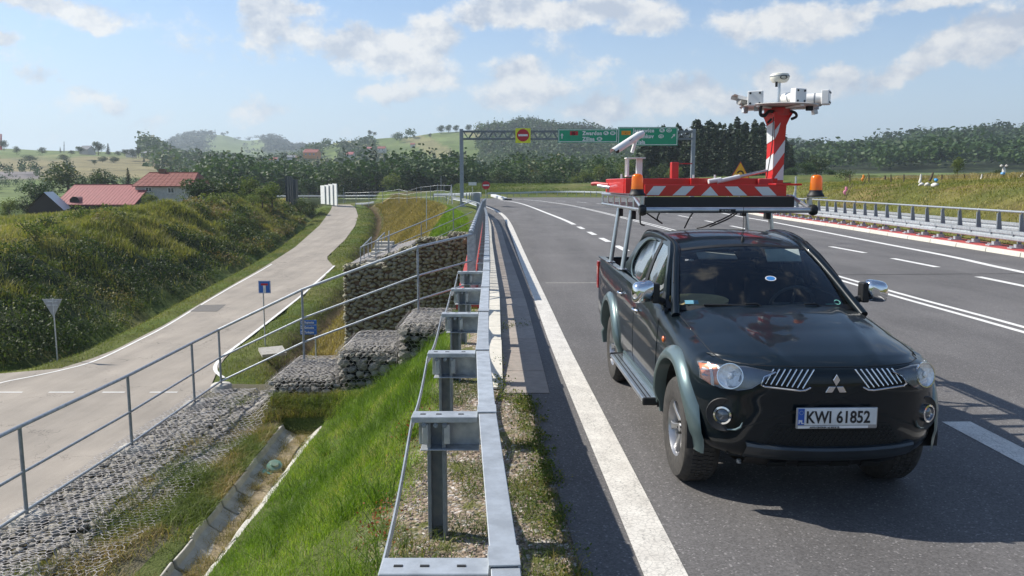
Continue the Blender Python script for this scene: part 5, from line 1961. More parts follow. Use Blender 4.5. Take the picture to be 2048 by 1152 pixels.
# lower intake, bumper bar and skid plate
inl = [(-.36, .655), (.36, .655), (.44, .60), (.50, .50), (-.50, .50), (-.44, .60)]
it = drape(inl, 'y', .003, 'lower_intake', DARK, step=.06)
mb = MB()
for r_ in range(5):
    for c_ in range(26):
        x = -.44 + c_ * .0352 + (.0176 if r_ % 2 else 0); z = .52 + r_ * .027
        if abs(x) > .47 - (z - .5) * .6: continue
        q = BVH.ray_cast(Vector((x, -4, z)), Vector((0, 1, 0)))[0]
        if q is None: continue
        mb.box(q + Vector((0, -.006, 0)), (.024, .006, .004), Matrix.Rotation(.7, 3, 'Y')); mb.box(q + Vector((0, -.006, 0)), (.024, .006, .004), Matrix.Rotation(-.7, 3, 'Y'))
mb.build('intake_mesh', BLACKP, it)
P = []
for u in np.linspace(-1, 1, 21):
    x = .56 * u; y_ = interp(abs(x), [p[0] for p in OUT[:6]], [p[1] for p in OUT[:6]])
    P.append((x, y_))
mb = MB()
rws = [[Vector((x, y_ + dy, z + .016 * (abs(x) / .56) ** 2)) for x, y_ in P] for dy, z in ((.03, .505), (-.03, .497), (-.038, .48), (-.02, .455), (.01, .425), (.05, .385), (.10, .37))]
mb.grid(rws); mb.build('bumper_bar', M('bumper_grey', (.035, .045, .055), .4, .2, coat=.3), tk, smooth=40)
mb = MB(); mb.grid([[Vector((x * .93, y_ + dy, z)) for x, y_ in P] for dy, z in ((.10, .375), (.13, .335), (.22, .29), (.45, .26))]); sk = mb.build('skid_plate', BLACKP, tk, smooth=40)
for xx in (-.32, -.11, .11, .32):
    for k in range(3):
        mb = MB(); mb.box((xx, -.685 + k * .012, .352 - k * .016), (.13, .02, .006)); mb.build('vent_slot', DARK, sk)
mb = MB(); mb.box((-.52, -.50, .30), (.03, .03, .03)); mb.build('tow_eye', STEEL, tk, bevel=.006)

# number plate
yp = -.836
pz = .712
pl = thingless('number_plate', tk, (0, yp, pz))
mb = MB(); mb.box((0, .006, -.008), (.535, .014, .142)); mb.build('plate_frame', M('plate_frame_silver', (.42, .42, .43), .35, .5), pl, bevel=.008)
mb = MB(); mb.box((0, -.003, .004), (.518, .006, .112)); mb.build('plate_sheet', M('plate_white', (.78, .80, .80), .35), pl, bevel=.003)
mb = MB(); mb.box((-.238, -.0065, .004), (.042, .003, .108)); mb.build('plate_blue_band', M('plate_blue', (.02, .10, .45), .4), pl)
Rt = TM.to_3x3() @ Vector((1, 0, 0)); Up = Vector((0, 0, 1))
INK = M('black_ink', (.012, .012, .014), .5)
def pw(x, z): return TM @ Vector((x, yp - .0065, pz + z))
text_mesh('plate_letters', 'KWI', .112, INK, pl, pw(-.207, -.037), Rt, Up, .001, bold=.002, sx=.78)
text_mesh('plate_digits', '61852', .112, INK, pl, pw(-.008, -.037), Rt, Up, .001, bold=.002, sx=.80)
text_mesh('country_code', 'PL', .034, wht, pl, pw(-.256, -.040), Rt, Up, .003, bold=.001)
mb = MB(); mb.lathe([(.011, 0), (.014, 0), (.014, .002), (.011, .002)], c=(-.238, -.008, .032), n=14, rot=Matrix.Rotation(R(90), 3, 'X')); mb.build('flag_circle', M('flag_yellow', (.25, .35, .5), .4), pl)
mb = MB(); mb.box((-.025, -.0025, -.066), (.46, .004, .016)); mb.build('dealer_strip', wht, pl)
text_mesh('dealer_print', 'AUTO CENTRUM  tel. 033 81 25', .014, INK, pl, pw(-.18, -.071), Rt, Up, .003)

# three diamond badge
def rh(a, s=.047):
    base = [(0, .002), (.5 * s, .866 * s), (0, 1.732 * s), (-.5 * s, .866 * s)]
    c, n_ = math.cos(a), math.sin(a)
    return [(x * c - z * n_, x * n_ + z * c) for x, z in base]
hh = BVH.ray_cast(Vector((0, -4, .912)), Vector((0, 1, 0)))[0]
for a in (0, R(120), R(-120)):
    mb = MB(); mb.prism(rh(a), 0, -.014, lambda u, v, w: (u, hh.y + w + .002 - .05 * 0, .905 + v)); mb.build('badge_diamond', CHROME, tk, bevel=.0025)

# bed: inner walls and tail
mb = MB()
mb.box((0, 2.72, 1.0), (1.66, .03, .56)); mb.box((-.80, 3.4, 1.0), (.03, 1.4, .56)); mb.box((.80, 3.4, 1.0), (.03, 1.4, .56)); mb.box((0, 4.1, 1.0), (1.66, .03, .56)); mb.box((0, 3.4, .80), (1.66, 1.4, .03)); mb.build('bed_liner', BLACKP, tk)
for s in (-1, 1):
    mb = MB(); mb.box((s * .825, 3.42, 1.297), (.075, 1.46, .02)); mb.build('bed_rail_cap', BODY, tk, bevel=.006)
    mb = MB(); mb.box((s * .868, 4.12, 1.08), (.03, .10, .34)); mb.build('tail_light', M('red_lens', (.45, .02, .02), .2, coat=1), tk, bevel=.01)
mb = MB(); mb.box((0, 4.12, 1.285), (1.6, .06, .03)); mb.build('tailgate_top', BODY, tk, bevel=.006)
# ------------------------------------------------------------------ rack and measuring gear on the truck
RED = M('signal_red_paint', (.62, .012, .012), .35, col2=(.50, .015, .015), nscale=5, coat=.4)
REDD = M('worn_red_paint', (.52, .03, .03), .5, col2=(.40, .05, .05), nscale=14)
REFW = M('reflective_white', (.66, .69, .70), .45, col2=(.60, .63, .64), nscale=8)
AMBER = None


def ambermat():
    m = bpy.data.materials.new('amber_dome'); m.use_nodes = True
    t = m.node_tree; t.nodes.clear(); w = NT(t)
    tc = w.n('ShaderNodeTexCoord').outputs['Object']
    n = w.n('ShaderNodeTexWave', {'Vector': tc, 'Scale': 60.0}, bands_direction='Z').outputs[1]
    c = w.mix(n, (.95, .30, .01, 1), (.85, .22, .005, 1))
    b = w.n('ShaderNodeBsdfPrincipled', {'Base Color': c, 'Roughness': .12, 'Coat Weight': 1.0})
    tr = w.n('ShaderNodeBsdfTranslucent', {'Color': (1.0, .38, .02, 1)})
    mx = w.n('ShaderNodeMixShader', {0: .5, 1: b.outputs[0], 2: tr.outputs[0]})
    w.n('ShaderNodeOutputMaterial', {0: mx.outputs[0]})
    return m


AMBER = ambermat()


def tthing(name, loc, label, cat, group=None):
    return thing(name, TM @ Vector(loc), label, cat, group, rz=TZ)


def wb(mb): # truck-local vertices to world
    mb.v = [tuple(TM @ Vector(p)) for p in mb.v]; return mb


rk = tthing('ladder_rack', (0, 2.9, 1.3), 'aluminium ladder rack standing on the truck bed above the cab', 'roof rack')
def rb(mb, name, mat, parent=None, **k): return wb(mb).build(name, mat, parent or rk, world=True, **k)
rb(MB().tube([(-.78, 1.7, 1.965), (.82, 1.7, 1.965)], .028, 12), 'front_bar', ALU, smooth=50)
rb(MB().box((0.0, 1.668, 1.962), (.155, .010, .026)), 'maker_plate', BLACKP, bevel=.002)
text_mesh('maker_print', 'AL-RACK', .022, ALU, rk, TM @ Vector((-.06, 1.662, 1.954)), Rt, Up, .001)
for b in (2.6, 3.4, 4.3):
    rb(MB().bar((-.80, b, 1.965), (.80, b, 1.965), .04, .035), 'cross_bar', ALU)
for s in (-1, 1):
    x = s * .80
    rb(MB().tube([(x, 1.72, 1.965), (x, 4.32, 1.96)], .018, 8), 'lower_rail', ALU, smooth=50)
    rb(MB().tube([(x, 1.74, 1.985), (x, 2.15, 2.085), (x, 4.32, 2.085)], .018, 8), 'upper_rail', ALU, smooth=50)
    for b in (2.15, 2.55, 2.98, 3.42, 3.85, 4.3):
        rb(MB().tube([(x, b, 1.96), (x, b, 2.085)], .013, 6), 'rail_strut', ALU, smooth=50)
    rb(MB().lathe([(0, -.035), (.045, -.03), (.055, 0), (.045, .03), (0, .035)], n=16, c=(x + (.03 if s > 0 else 0), 1.70, 1.965), rot=Matrix.Rotation(R(90), 3, 'Y')), 'corner_cap', BLACKP, smooth=50)
    for b in (2.6, 3.4):
        rb(MB().tube([(s * .825, b, 1.31), (s * .735, b, 1.95)], .026, 10), 'leg', ALU, smooth=50)
        rb(MB().box((s * .83, b, 1.312), (.09, .16, .012)), 'foot_plate', ALU, bevel=.003)
        rb(MB().box((s * .72, b + .02, 1.90), (.05, .10, .12)), 'leg_bracket', BLACKP, bevel=.005)
for P_ in ([(-.62, 1.75, 1.95), (-.55, 2.2, 1.86), (-.42, 2.58, 1.80), (-.60, 2.62, 1.92)], [(-.30, 1.75, 1.95), (-.315, 1.85, 1.88), (-.32, 2.0, 1.78)],
           [(.28, 2.2, 1.95), (.20, 2.4, 1.86), (.05, 2.55, 1.77), (-.02, 2.66, 1.74)], [(.30, 2.2, 1.95), (.24, 2.42, 1.85), (.10, 2.6, 1.76)], [(.60, 2.6, 1.93), (.40, 2.4, 1.96), (.3, 2.1, 1.97)], [(-.80, 1.8, 1.95), (-.72, 2.2, 1.82), (-.62, 2.5, 1.78)]):
    o = rb(MB().tube(catmull(P_, 5), .008, 6), 'cable', BLACKP, smooth=60)

fr = tthing('red_carrier_frame', (0, 2.4, 2.09), 'red steel box frame with chevron board and black panel, lying on the rack', 'carrier frame')
def fb(mb, name, mat, **k): return wb(mb).build(name, mat, fr, world=True, **k)
fb(MB().box((0.005, 1.96, 2.032), (1.475, .03, .108)), 'black_panel', M('matt_black_panel', (.008, .009, .011), .45, nscale=4), bevel=.003)
fb(MB().box((-.022, 2.01, 2.148), (1.40, .03, .112)), 'chevron_board', RED, bevel=.003)
def chev(pts):
    q = [TLb(1180 + u / 3.49, 130 + v / 3.49, 1.993) for u, v in pts]
    mb = MB(); mb.prism([(p.x, min(max(p.z, 2.097), 2.199)) for p in q], 1.9905, 1.994, lambda u, v, w: (u, w, v)); fb(mb, 'chevron_stripe', REFW)
for pts in ([(393, 908), (480, 908), (530, 845), (445, 845)], [(575, 910), (665, 910), (730, 846), (645, 846)], [(775, 912), (895, 912), (840, 848)], [(1000, 914), (1098, 914), (1030, 848), (942, 848)], [(1205, 915), (1303, 915), (1245, 850), (1148, 850)]):
    chev(pts)
for a, b, nm in (((-.86, 2.34, 2.19), (.70, 2.34, 2.19), 'front_beam'), ((-.86, 3.62, 2.19), (.75, 3.62, 2.19), 'rear_beam'), ((-.83, 2.38, 2.19), (-.83, 3.58, 2.19), 'left_beam'), ((.72, 2.38, 2.19), (.72, 3.58, 2.19), 'right_beam'), ((-.2, 2.38, 2.19), (-.2, 3.58, 2.19), 'middle_beam')):
    fb(MB().bar(a, b, .075, .155), nm, RED, bevel=.006)
for x in (-.16, ):
    fb(MB().box((x, 2.29, 2.225), (.085, .06, .09)), 'hinge_block', RED, bevel=.005)
fb(MB().box((-.225, 2.9, 2.27), (.075, .09, .35)), 'upright', RED, bevel=.005)
fb(MB().box((-.13, 2.9, 2.43), (.20, .015, .012)), 'hook_bar', REDD)
fb(MB().tube([(-.86, 3.4, 2.20), (-.99, 3.55, 2.215), (-1.03, 3.6, 2.21)], .022, 8), 'coupling_arm', REDD, smooth=50)
fb(MB().tube([(-.86, 3.3, 2.17), (-.97, 3.5, 2.19)], .02, 8), 'coupling_cylinder', ALU, smooth=50)
fb(MB().tube([(-.03, 2.24, 2.235), (.10, 2.25, 2.255)], .024, 10), 'strut_end', wht, smooth=50)
fb(MB().tube([(.06, 2.24, 2.235), (.30, 2.29, 2.285)], .022, 10), 'strut_barrel', wht, smooth=50)
fb(MB().tube([(.28, 2.285, 2.28), (.60, 2.35, 2.345)], .015, 10), 'strut_rod', ALU, smooth=50)
for x, y_, z_ in ((.34, 3.3, 2.29), (.12, 3.4, 2.29), (.58, 3.3, 2.29), (-.7, 3.5, 2.30)):
    fb(MB().tube([(x, y_, z_ - .03), (x, y_, z_ + .025)], .012, 6), 'locking_pin', wht, smooth=50)
fb(MB().box((.70, 2.1, 2.205), (.26, .22, .02)), 'mast_foot', RED, bevel=.004)
fb(MB().box((.56, 2.30, 2.23), (.15, .10, .07)), 'hinge_housing', REDD, bevel=.015)
fb(MB().box((.84, 2.5, 2.215), (.14, .02, .02)), 'black_lever', BLACKP)

ma = tthing('camera_mast', (.70, 2.4, 2.2), 'red and white striped steel mast with round platform above the truck', 'mast')
def mbd(mb, name, mat, **k): return wb(mb).build(name, mat, ma, world=True, **k)
mz = Matrix.Rotation(R(14), 3, 'Z')
def mloc(x, y, z): return mz @ Vector((x, y, 0)) + Vector((.70, 2.4, z))
secs = [(2.205, .062), (2.60, .062), (2.80, .068), (2.87, .088), (2.93, .115)]
rows = [[mloc(sx_ * h, sy_ * h, z) for sx_, sy_ in ((-1, -1), (1, -1), (1, 1), (-1, 1), (-1, -1))] for z, h in secs]
mbd(MB().grid(rows), 'mast_tube', RED, smooth=25)
mbd(MB().lathe([(0, 2.90), (.125, 2.90), (.13, 2.92), (.13, 2.975), (0, 2.98)], c=(.70, 2.4, 0), n=24), 'mast_head', REDD, smooth=40)
def mstripe(face, pts, mat=REFW):
    q = []
    for u, z in pts:
        h = interp(z, [s_[0] for s_ in secs], [s_[1] for s_ in secs])
        q.append((u * h, z, h))
    vs = []
    for e in (.0015, .004):
        for u, z, h in q:
            vs.append(mloc(u, -h - e, z) if face == 'front' else mloc(-h - e, u, z))
    n = len(q)
    mb = MB(); mb.add(vs, [tuple(range(n)), tuple(range(n, 2 * n))[::-1]] + [(i, (i + 1) % n, (i + 1) % n + n, i + n) for i in range(n)])
    mbd(mb, 'mast_stripe', mat)
mstripe('front', [(-.98, 2.50), (.98, 2.66), (.98, 2.53), (-.98, 2.37)])
mstripe('front', [(-.98, 2.25), (.98, 2.41), (.98, 2.25)])
mstripe('front', [(-.98, 2.75), (-.1, 2.83), (-.4, 2.73), (-.98, 2.66)])
mstripe('left', [(-.98, 2.52), (.98, 2.46), (.98, 2.33), (-.98, 2.36)])
mstripe('left', [(-.98, 2.84), (.98, 2.80), (.98, 2.62), (-.98, 2.66)])
mbd(MB().lathe([(0, 2.982), (.375, 2.986), (.385, 2.995), (.375, 3.002), (0, 3.006)], c=(.71, 2.4, 0), n=44), 'platform', M('aged_white_plate', (.62, .60, .56), .5, .2, col2=(.48, .46, .43), nscale=12), smooth=40)
for a in (0, 72, 144, 216, 288):
    mbd(MB().bar((.71 + .12 * math.cos(R(a)), 2.4 + .12 * math.sin(R(a)), 2.97), (.71 + .36 * math.cos(R(a)), 2.4 + .36 * math.sin(R(a)), 2.976), .03, .014), 'platform_rib', wht)
mbd(MB().tube(catmull([(.46, 2.2, 2.98), (.46, 2.2, 2.90), (.50, 2.2, 2.885), (.56, 2.25, 2.93), (.63, 2.3, 2.93)], 5), .017, 8), 'hose', BLACKP, smooth=50)
mbd(MB().tube(catmull([(.80, 2.3, 2.94), (.85, 2.3, 2.92), (.86, 2.3, 2.885), (.81, 2.3, 2.86)], 5), .014, 8), 'hose', BLACKP, smooth=50)
mbd(MB().tube([(.60, 2.28, 2.86), (.56, 2.26, 2.82)], .012, 6), 'cable_clip', BLACKP)
mbd(MB().tube(catmull([(.62, 2.28, 2.88), (.625, 2.3, 2.6), (.60, 2.3, 2.4), (.58, 2.3, 2.24)], 6), .005, 5), 'cable', BLACKP)
mbd(MB().box((.97, 2.25, 2.965), (.06, .05, .05)), 'junction_box', BLACKP, bevel=.005)
mbd(MB().tube([(.71, 2.4, 3.0), (.71, 2.4, 3.235)], .014, 10), 'antenna_pole', ALU, smooth=50)


def station_camera(px, py, b, yaw, label, long=.15, box=True, pitch=0.0):
    c = TLb(px, py, b)
    t = tthing('survey_camera', (c.x, c.y, c.z), label, 'camera', 'white cameras on the mast platform')
    ry = Matrix.Rotation(yaw, 3, 'Z') @ Matrix.Rotation(pitch, 3, 'X')
    def cb(mb, name, mat, **k):
        mb.v = [tuple(TM @ (ry @ Vector(p) + c)) for p in mb.v]; return mb.build(name, mat, t, world=True, **k)
    if box:
        cb(MB().box((0, 0, 0), (.145, .075, .145)), 'camera_hood', wht, bevel=.008, seg=2)
        for dx in (-.045, .045):
            for dz in (-.05, .05):
                cb(MB().lathe([(.011, 0), (.009, .006), (0, .006)], c=(dx, -.038, dz), n=8, rot=Matrix.Rotation(R(90), 3, 'X')), 'bolt', BLACKP)
        cb(MB().lathe([(0, 0), (.052, 0), (.052, long), (.045, long + .02), (0, long + .02)], n=18, c=(0, .038, -.005), rot=Matrix.Rotation(R(-90), 3, 'X')), 'camera_body', wht, smooth=40)
        cb(MB().lathe([(.054, 0), (.054, .012)], n=18, c=(0, .10, -.005), rot=Matrix.Rotation(R(-90), 3, 'X')), 'body_band', STEEL_D)
    else:
        cb(MB().lathe([(0, 0), (.04, 0), (.042, .12), (0, .13)], n=14, c=(0, 0, -.01), rot=Matrix.Rotation(R(-90), 3, 'X')), 'camera_body', M('grey_plastic', (.35, .35, .34), .5), smooth=40)
        mb = MB(); mb.grid([[(x, y_, z_) for x, z_ in ((-.06, .0), (-.055, .035), (0, .05), (.055, .035), (.06, .0))] for y_ in (-.06, .06, .17)]); cb(mb, 'sun_hood', wht, smooth=40)
    cb(MB().box((0, .09, -.085), (.04, .05, .06)), 'camera_foot', STEEL)
    return t


station_camera(1511, 197, 2.22, -.45, 'boxed white camera on the left front of the round platform')
station_camera(1597, 192, 2.22, .42, 'boxed white camera right of the antenna pole')
station_camera(1652, 195, 2.42, 1.05, 'boxed white camera furthest to the right on the platform', long=.2)
station_camera(1478, 200, 2.38, -1.25, 'white camera with a slim sun hood pointing left off the platform', box=False, pitch=-.15)
station_camera(1640, 203, 2.62, 1.9, 'hooded camera tucked behind the rightmost boxed camera', box=False, pitch=-.25)
gn = tthing('satellite_antenna', (.71, 2.4, 3.235), 'cream round satellite receiver on the pole above the cameras', 'antenna')
CREAM = M('cream_plastic', (.74, .73, .64), .4, col2=(.66, .65, .58), nscale=9)
wb(MB().lathe([(0, 3.235), (.07, 3.235), (.092, 3.262), (.097, 3.29), (.088, 3.315), (.06, 3.326), (0, 3.33)], c=(.71, 2.4, 0), n=28)).build('receiver', CREAM, gn, world=True, smooth=40)
wb(MB().lathe([(.098, 3.286), (.099, 3.291), (.098, 3.296)], c=(.71, 2.4, 0), n=28)).build('seam_ring', STEEL_D, gn, world=True)
m90 = Matrix.Rotation(R(90), 3, 'X')
mbx = MB().lathe([(.026, 0), (.034, .0), (.034, .006), (.026, .006)], c=(0, 0, 0), n=20, rot=m90)
mbx.v = [(p[0] * 1.1 + .715, p[1] + 2.305, p[2] * .62 + 3.273) for p in mbx.v]; wb(mbx).build('panel_ring', BLACKP, gn, world=True)
wb(MB().box((.665, 2.36, 3.21), (.02, .02, .05))).build('plug', BLACKP, gn, world=True)

# tilted camera on its white stand, left end of the frame
c0 = Vector((-.74, 2.6, 2.33))
tc_ = tthing('tilted_camera', (-.74, 2.6, 2.28), 'white bullet camera tilted downwards on a white stand at the left end', 'camera')
def tcb(mb, name, mat, **k): return wb(mb).build(name, mat, tc_, world=True, **k)
a = TLb(1234, 300, 2.45); b = TLb(1283, 268, 2.65)
d = (b - a).normalized()
tcb(MB().tube([a, a + d * .04, b, b + d * .03], [.030, .034, .034, .024], 16), 'camera_body', wht, smooth=40)
up_ = Vector((-d.z * .6, 0, 1)); up_ = (up_ - d * up_.dot(d)).normalized(); sd_ = d.cross(up_)
rows = []
for f in (-.06, .1, (b - a).length * .9):
    rows.append([a + d * f + sd_ * (.044 * math.cos(t_)) + up_ * (.040 * math.sin(t_) + .004) for t_ in np.linspace(0, math.pi, 9)])
tcb(MB().grid(rows), 'sun_hood', wht, smooth=50)
tcb(MB().lathe([(0, 0), (.034, 0), (.034, .004), (0, .004)], c=a - d * .003, n=16, rot=(-d).to_track_quat('Z', 'Y').to_matrix()), 'lens', BLACKP)
q1 = TLb(1259, 281, 2.5); q2 = TLb(1270, 273, 2.6)
tcb(MB().bar(q1, q2 + Vector((.02, 0, .02)), .02, .012), 'top_bracket', STEEL_D)
q = TLb(1264, 305, 2.6)
tcb(MB().tube([b - d * .08, q], .018, 8), 'swivel_arm', wht, smooth=50)
q = TLb(1266, 314, 2.6)
tcb(MB().box((-.715, 2.6, 2.478), (.20, .14, .012)), 'stand_top', wht, bevel=.002)
tcb(MB().box((-.665, 2.62, 2.385), (.06, .06, .19)), 'stand_post', wht, bevel=.004)
for yy in (2.55, 2.66):
    tcb(MB().box((-.795, yy, 2.385), (.022, .012, .19)), 'stand_bracket', wht)
tcb(MB().box((-.75, 2.6, 2.293), (.12, .10, .014)), 'stand_base', wht)


def beacon(x, b, z, label):
    t = tthing('warning_beacon', (x, b, z), label, 'warning light', 'amber beacons at the front corners of the rack')
    def bb(mb, name, mat, **k): return wb(mb).build(name, mat, t, world=True, **k)
    bb(MB().lathe([(0, z), (.078, z), (.080, z + .012), (.068, z + .028), (.060, z + .045), (.058, z + .062), (0, z + .062)], c=(x, b, 0), n=26), 'beacon_base', BLACKP, smooth=40)
    bb(MB().lathe([(.058, z + .062), (.056, z + .10), (.053, z + .165), (.047, z + .192), (.03, z + .205), (0, z + .208)], c=(x, b, 0), n=28), 'amber_dome', AMBER, smooth=50)
    bb(MB().box((x, b, z - .008), (.17, .13, .008)), 'beacon_plate', ALU)
    bb(MB().box((x - .05 if x > 0 else x + .05, b + .02, z - .065), (.03, .05, .11)), 'beacon_bracket', ALU, bevel=.003)


beacon(-.845, 1.75, 2.10, 'amber warning beacon at the left front corner of the rack')
beacon(.868, 1.75, 2.09, 'amber warning beacon on the right end of the rack bar')

# ------------------------------------------------------------------ signs and gantry
GREEN = M('sign_green', (.0, .31, .15), .5, col2=(.0, .27, .13), nscale=3)
WHITE = M('sign_white', (.78, .78, .76), .5)
SRED = M('sign_red', (.50, .01, .02), .5)
YELG = M('fluorescent_yellow', (.78, .80, .02), .5)
ORAN = M('sign_orange', (.85, .33, .01), .5)
SBLUE = M('sign_blue', (.01, .13, .50), .5)
AMBS = M('sign_amber', (.88, .48, .02), .5)
X1, X0v, Z1 = Vector((1, 0, 0)), Vector((0, 0, 0)), Vector((0, 0, 1))


def disc(c, r, mat, name, parent, th=.02, n=32):
    mb = MB(); mb.lathe([(0, 0), (r, 0), (r, th), (0, th)], c=c, n=n, rot=Matrix.Rotation(R(90), 3, 'X')); return mb.build(name, mat, parent, world=True)


GSTEEL = M('weathered_zinc', (.20, .23, .25), .7, .3)
GY = 79.0
gl_, gr2 = D(924, 412, GY), D(1383, 412, GY)
gtop = D(924, 258, GY).z
ga = thing('sign_gantry', (gl_.x, GY, 0), 'grey steel gantry with lattice beam spanning the road', 'gantry')
for x, nm in ((gl_.x, 'post'), (gr2.x, 'post')):
    mb = MB(); mb.box((x, GY, (gtop - .6) / 2), (.36, .36, gtop + .6)); mb.box((x, GY, -.02), (.8, .8, .12)); mb.build(nm, STEEL_D, ga, world=True, bevel=.02)
zt, zb_ = D(924, 263, GY).z, D(924, 278, GY).z
for dy in (-.35, .35):
    for z in (zt, zb_):
        mb = MB(); mb.bar((gl_.x + .18, GY + dy, z), (gr2.x - .18, GY + dy, z), .15, .15); mb.build('chord', GSTEEL, ga, world=True)
xs_ = np.linspace(gl_.x + .2, gr2.x - .2, 47)
for i in range(46):
    for dy in (-.35, .35):
        mb = MB(); mb.bar((xs_[i], GY + dy, zb_ if i % 2 else zt), (xs_[i + 1], GY + dy, zt if i % 2 else zb_), .085, .085, up=(0, 1, 0)); mb.build('lattice_brace', GSTEEL, ga, world=True)


def panel(px0, py0, px1, py1, Y, name, label, mat=GREEN, border=True, cat='road sign', group=None):
    a, b = D(px0, py0, Y), D(px1, py1, Y)
    t = thing(name, ((a.x + b.x) / 2, Y, b.z), label, cat, group)
    w_, h_ = b.x - a.x, a.z - b.z
    mb = MB(); mb.box(((a.x + b.x) / 2, Y, (a.z + b.z) / 2), (w_, .06, h_)); mb.build('sign_panel', mat, t, world=True)
    if border:
        for c_, s_ in ((((a.x + b.x) / 2, a.z - .08), (w_ - .1, .06)), (((a.x + b.x) / 2, b.z + .08), (w_ - .1, .06)), ((a.x + .08, (a.z + b.z) / 2), (.06, h_ - .2)), ((b.x - .08, (a.z + b.z) / 2), (.06, h_ - .2))):
            mb = MB(); mb.box((c_[0], Y - .034, c_[1]), (s_[0], .006, s_[1])); mb.build('border_line', WHITE, t, world=True)
    mb = MB(); mb.box(((a.x + b.x) / 2, Y + .12, (a.z + b.z) / 2), (w_ * .8, .18, .08)); mb.build('bracket', STEEL_D, t, world=True)
    return t, a, b


def sgn_text(t, s, px, py, Y, hpx, mat=WHITE, bold=.024, sx=.9):
    p = D(px, py, Y)
    size = hpx / FPX * Y / .70
    return text_mesh('lettering', s, size, mat, t, (p.x, Y - .034, p.z), X1, Z1, .004, bold=bold, sx=sx)


SY = GY - .55
t, a, b = panel(1031, 256.5, 1061, 286, SY, 'no_entry_sign', 'yellow square board with a no entry disc on the gantry', YELG, border=False)
c = D(1046, 270.5, SY); disc((c.x, SY - .031, c.z), .60, SRED, 'red_disc', t)
mb = MB(); mb.box((c.x, SY - .056, c.z), (.92, .008, .20)); mb.build('white_bar', WHITE, t, world=True)
t, a, b = panel(1116, 258, 1234.5, 285, SY, 'direction_sign', 'left green direction sign on the gantry, two rows of white names')
sgn_text(t, 'Zwardon', 1165, 270, SY, 7.2); sgn_text(t, 'Zilina', 1165, 281.5, SY, 7.2)
p0, p1 = D(1140, 262.5, SY), D(1156, 270.5, SY)
mb = MB(); mb.box(((p0.x + p1.x) / 2, SY - .036, (p0.z + p1.z) / 2), (p1.x - p0.x, .008, p0.z - p1.z)); mb.build('route_box', SRED, t, world=True)
sgn_text(t, 'S1', 1144, 269.6, SY, 5.6)
def oval(t, px, py, s):
    c = D(px, py, SY)
    mb = MB(); mb.prism([(.27 * math.cos(q), .19 * math.sin(q)) for q in np.linspace(0, 2 * math.pi, 21)[:-1]], SY - .040, SY - .034, lambda u, v, w: (c.x + u, w, c.z + v)); mb.build('country_oval', WHITE, t, world=True)
    text_mesh('country_code', s, .28, GREEN, t, (c.x, SY - .041, c.z - .09), X1, Z1, .004, align='CENTER', bold=.012)
oval(t, 1212, 266.3, 'PL'); oval(t, 1225.5, 266.3, 'SK'); oval(t, 1199, 277.8, 'SK')
def arrow(t, px, py, L, ang):
    c = D(px, py, SY); w = .045
    P = [(-w, -L), (w, -L), (w, L * .2), (.15, L * .2), (0, L), (-.15, L * .2), (-w, L * .2)]
    ca, sa = math.cos(ang), math.sin(ang)
    mb = MB(); mb.prism([(x * ca - z * sa, x * sa + z * ca) for x, z in P], SY - .040, SY - .034, lambda u, v, w: (c.x + u, w, c.z + v)); mb.build('arrow', WHITE, t, world=True)
arrow(t, 1124, 272, .26, 0)
t, a, b = panel(1236, 254, 1355, 291, SY - .02, 'direction_sign', 'right green direction sign on the gantry, three rows of white names')
SY -= .02
sgn_text(t, 'Jasnowice', 1266, 264.5, SY, 7.2); sgn_text(t, 'Jablunkov', 1266, 276, SY, 7.2); sgn_text(t, 'Wis\u0142a', 1266, 287.5, SY, 7.2)
oval(t, 1324, 260.8, 'PL'); oval(t, 1338, 260.8, 'CZ'); oval(t, 1322, 272.6, 'CZ')
arrow(t, 1346.5, 272, .27, R(-42))
p0, p1 = D(1243, 261.8, SY), D(1261, 270, SY)
mb = MB(); mb.box(((p0.x + p1.x) / 2, SY - .036, (p0.z + p1.z) / 2), (p1.x - p0.x, .008, p0.z - p1.z)); mb.build('route_box', ORAN, t, world=True)
sgn_text(t, '943', 1245.5, 269, SY, 5.6, INK)


def pole_sign(name, label, px, pyb, zbase, Y, pole_h, pr_=.03, cat='road sign'):
    p = D(px, pyb, Y)
    base = Vector((p.x, Y, zbase))
    t = thing(name, base, label, cat)
    mb = MB(); mb.tube([base - Vector((0, 0, .2)), base + Vector((0, 0, pole_h))], pr_, 10); mb.build('pole', STEEL, t, world=True, smooth=50)
    return t, base


# yield sign seen from behind
zz = -5.88
t, bs = pole_sign('give_way_sign', 'grey back of a give way sign at the roadside below the bushes', 115, 720, zz, 35.8, 2.88)
c = D(112, 616, 35.8)
ctr = Vector((bs.x - .03, 35.75, bs.z + 2.45))
mb = MB()
P = [(-.46, .40), (.46, .40), (.02, -.42), (-.02, -.42)]
mb.prism(P, -.012, .012, lambda u, v, w: (ctr.x + u, ctr.y + w + .05, ctr.z + v)); mb.build('sign_plate', M('sign_back_grey', (.36, .38, .39), .5, .3), t, world=True, bevel=.006)
for z in (.12, .30):
    mb = MB(); mb.box((ctr.x, ctr.y + .03, ctr.z + z), (.5, .03, .05)); mb.build('clamp', STEEL, t, world=True)
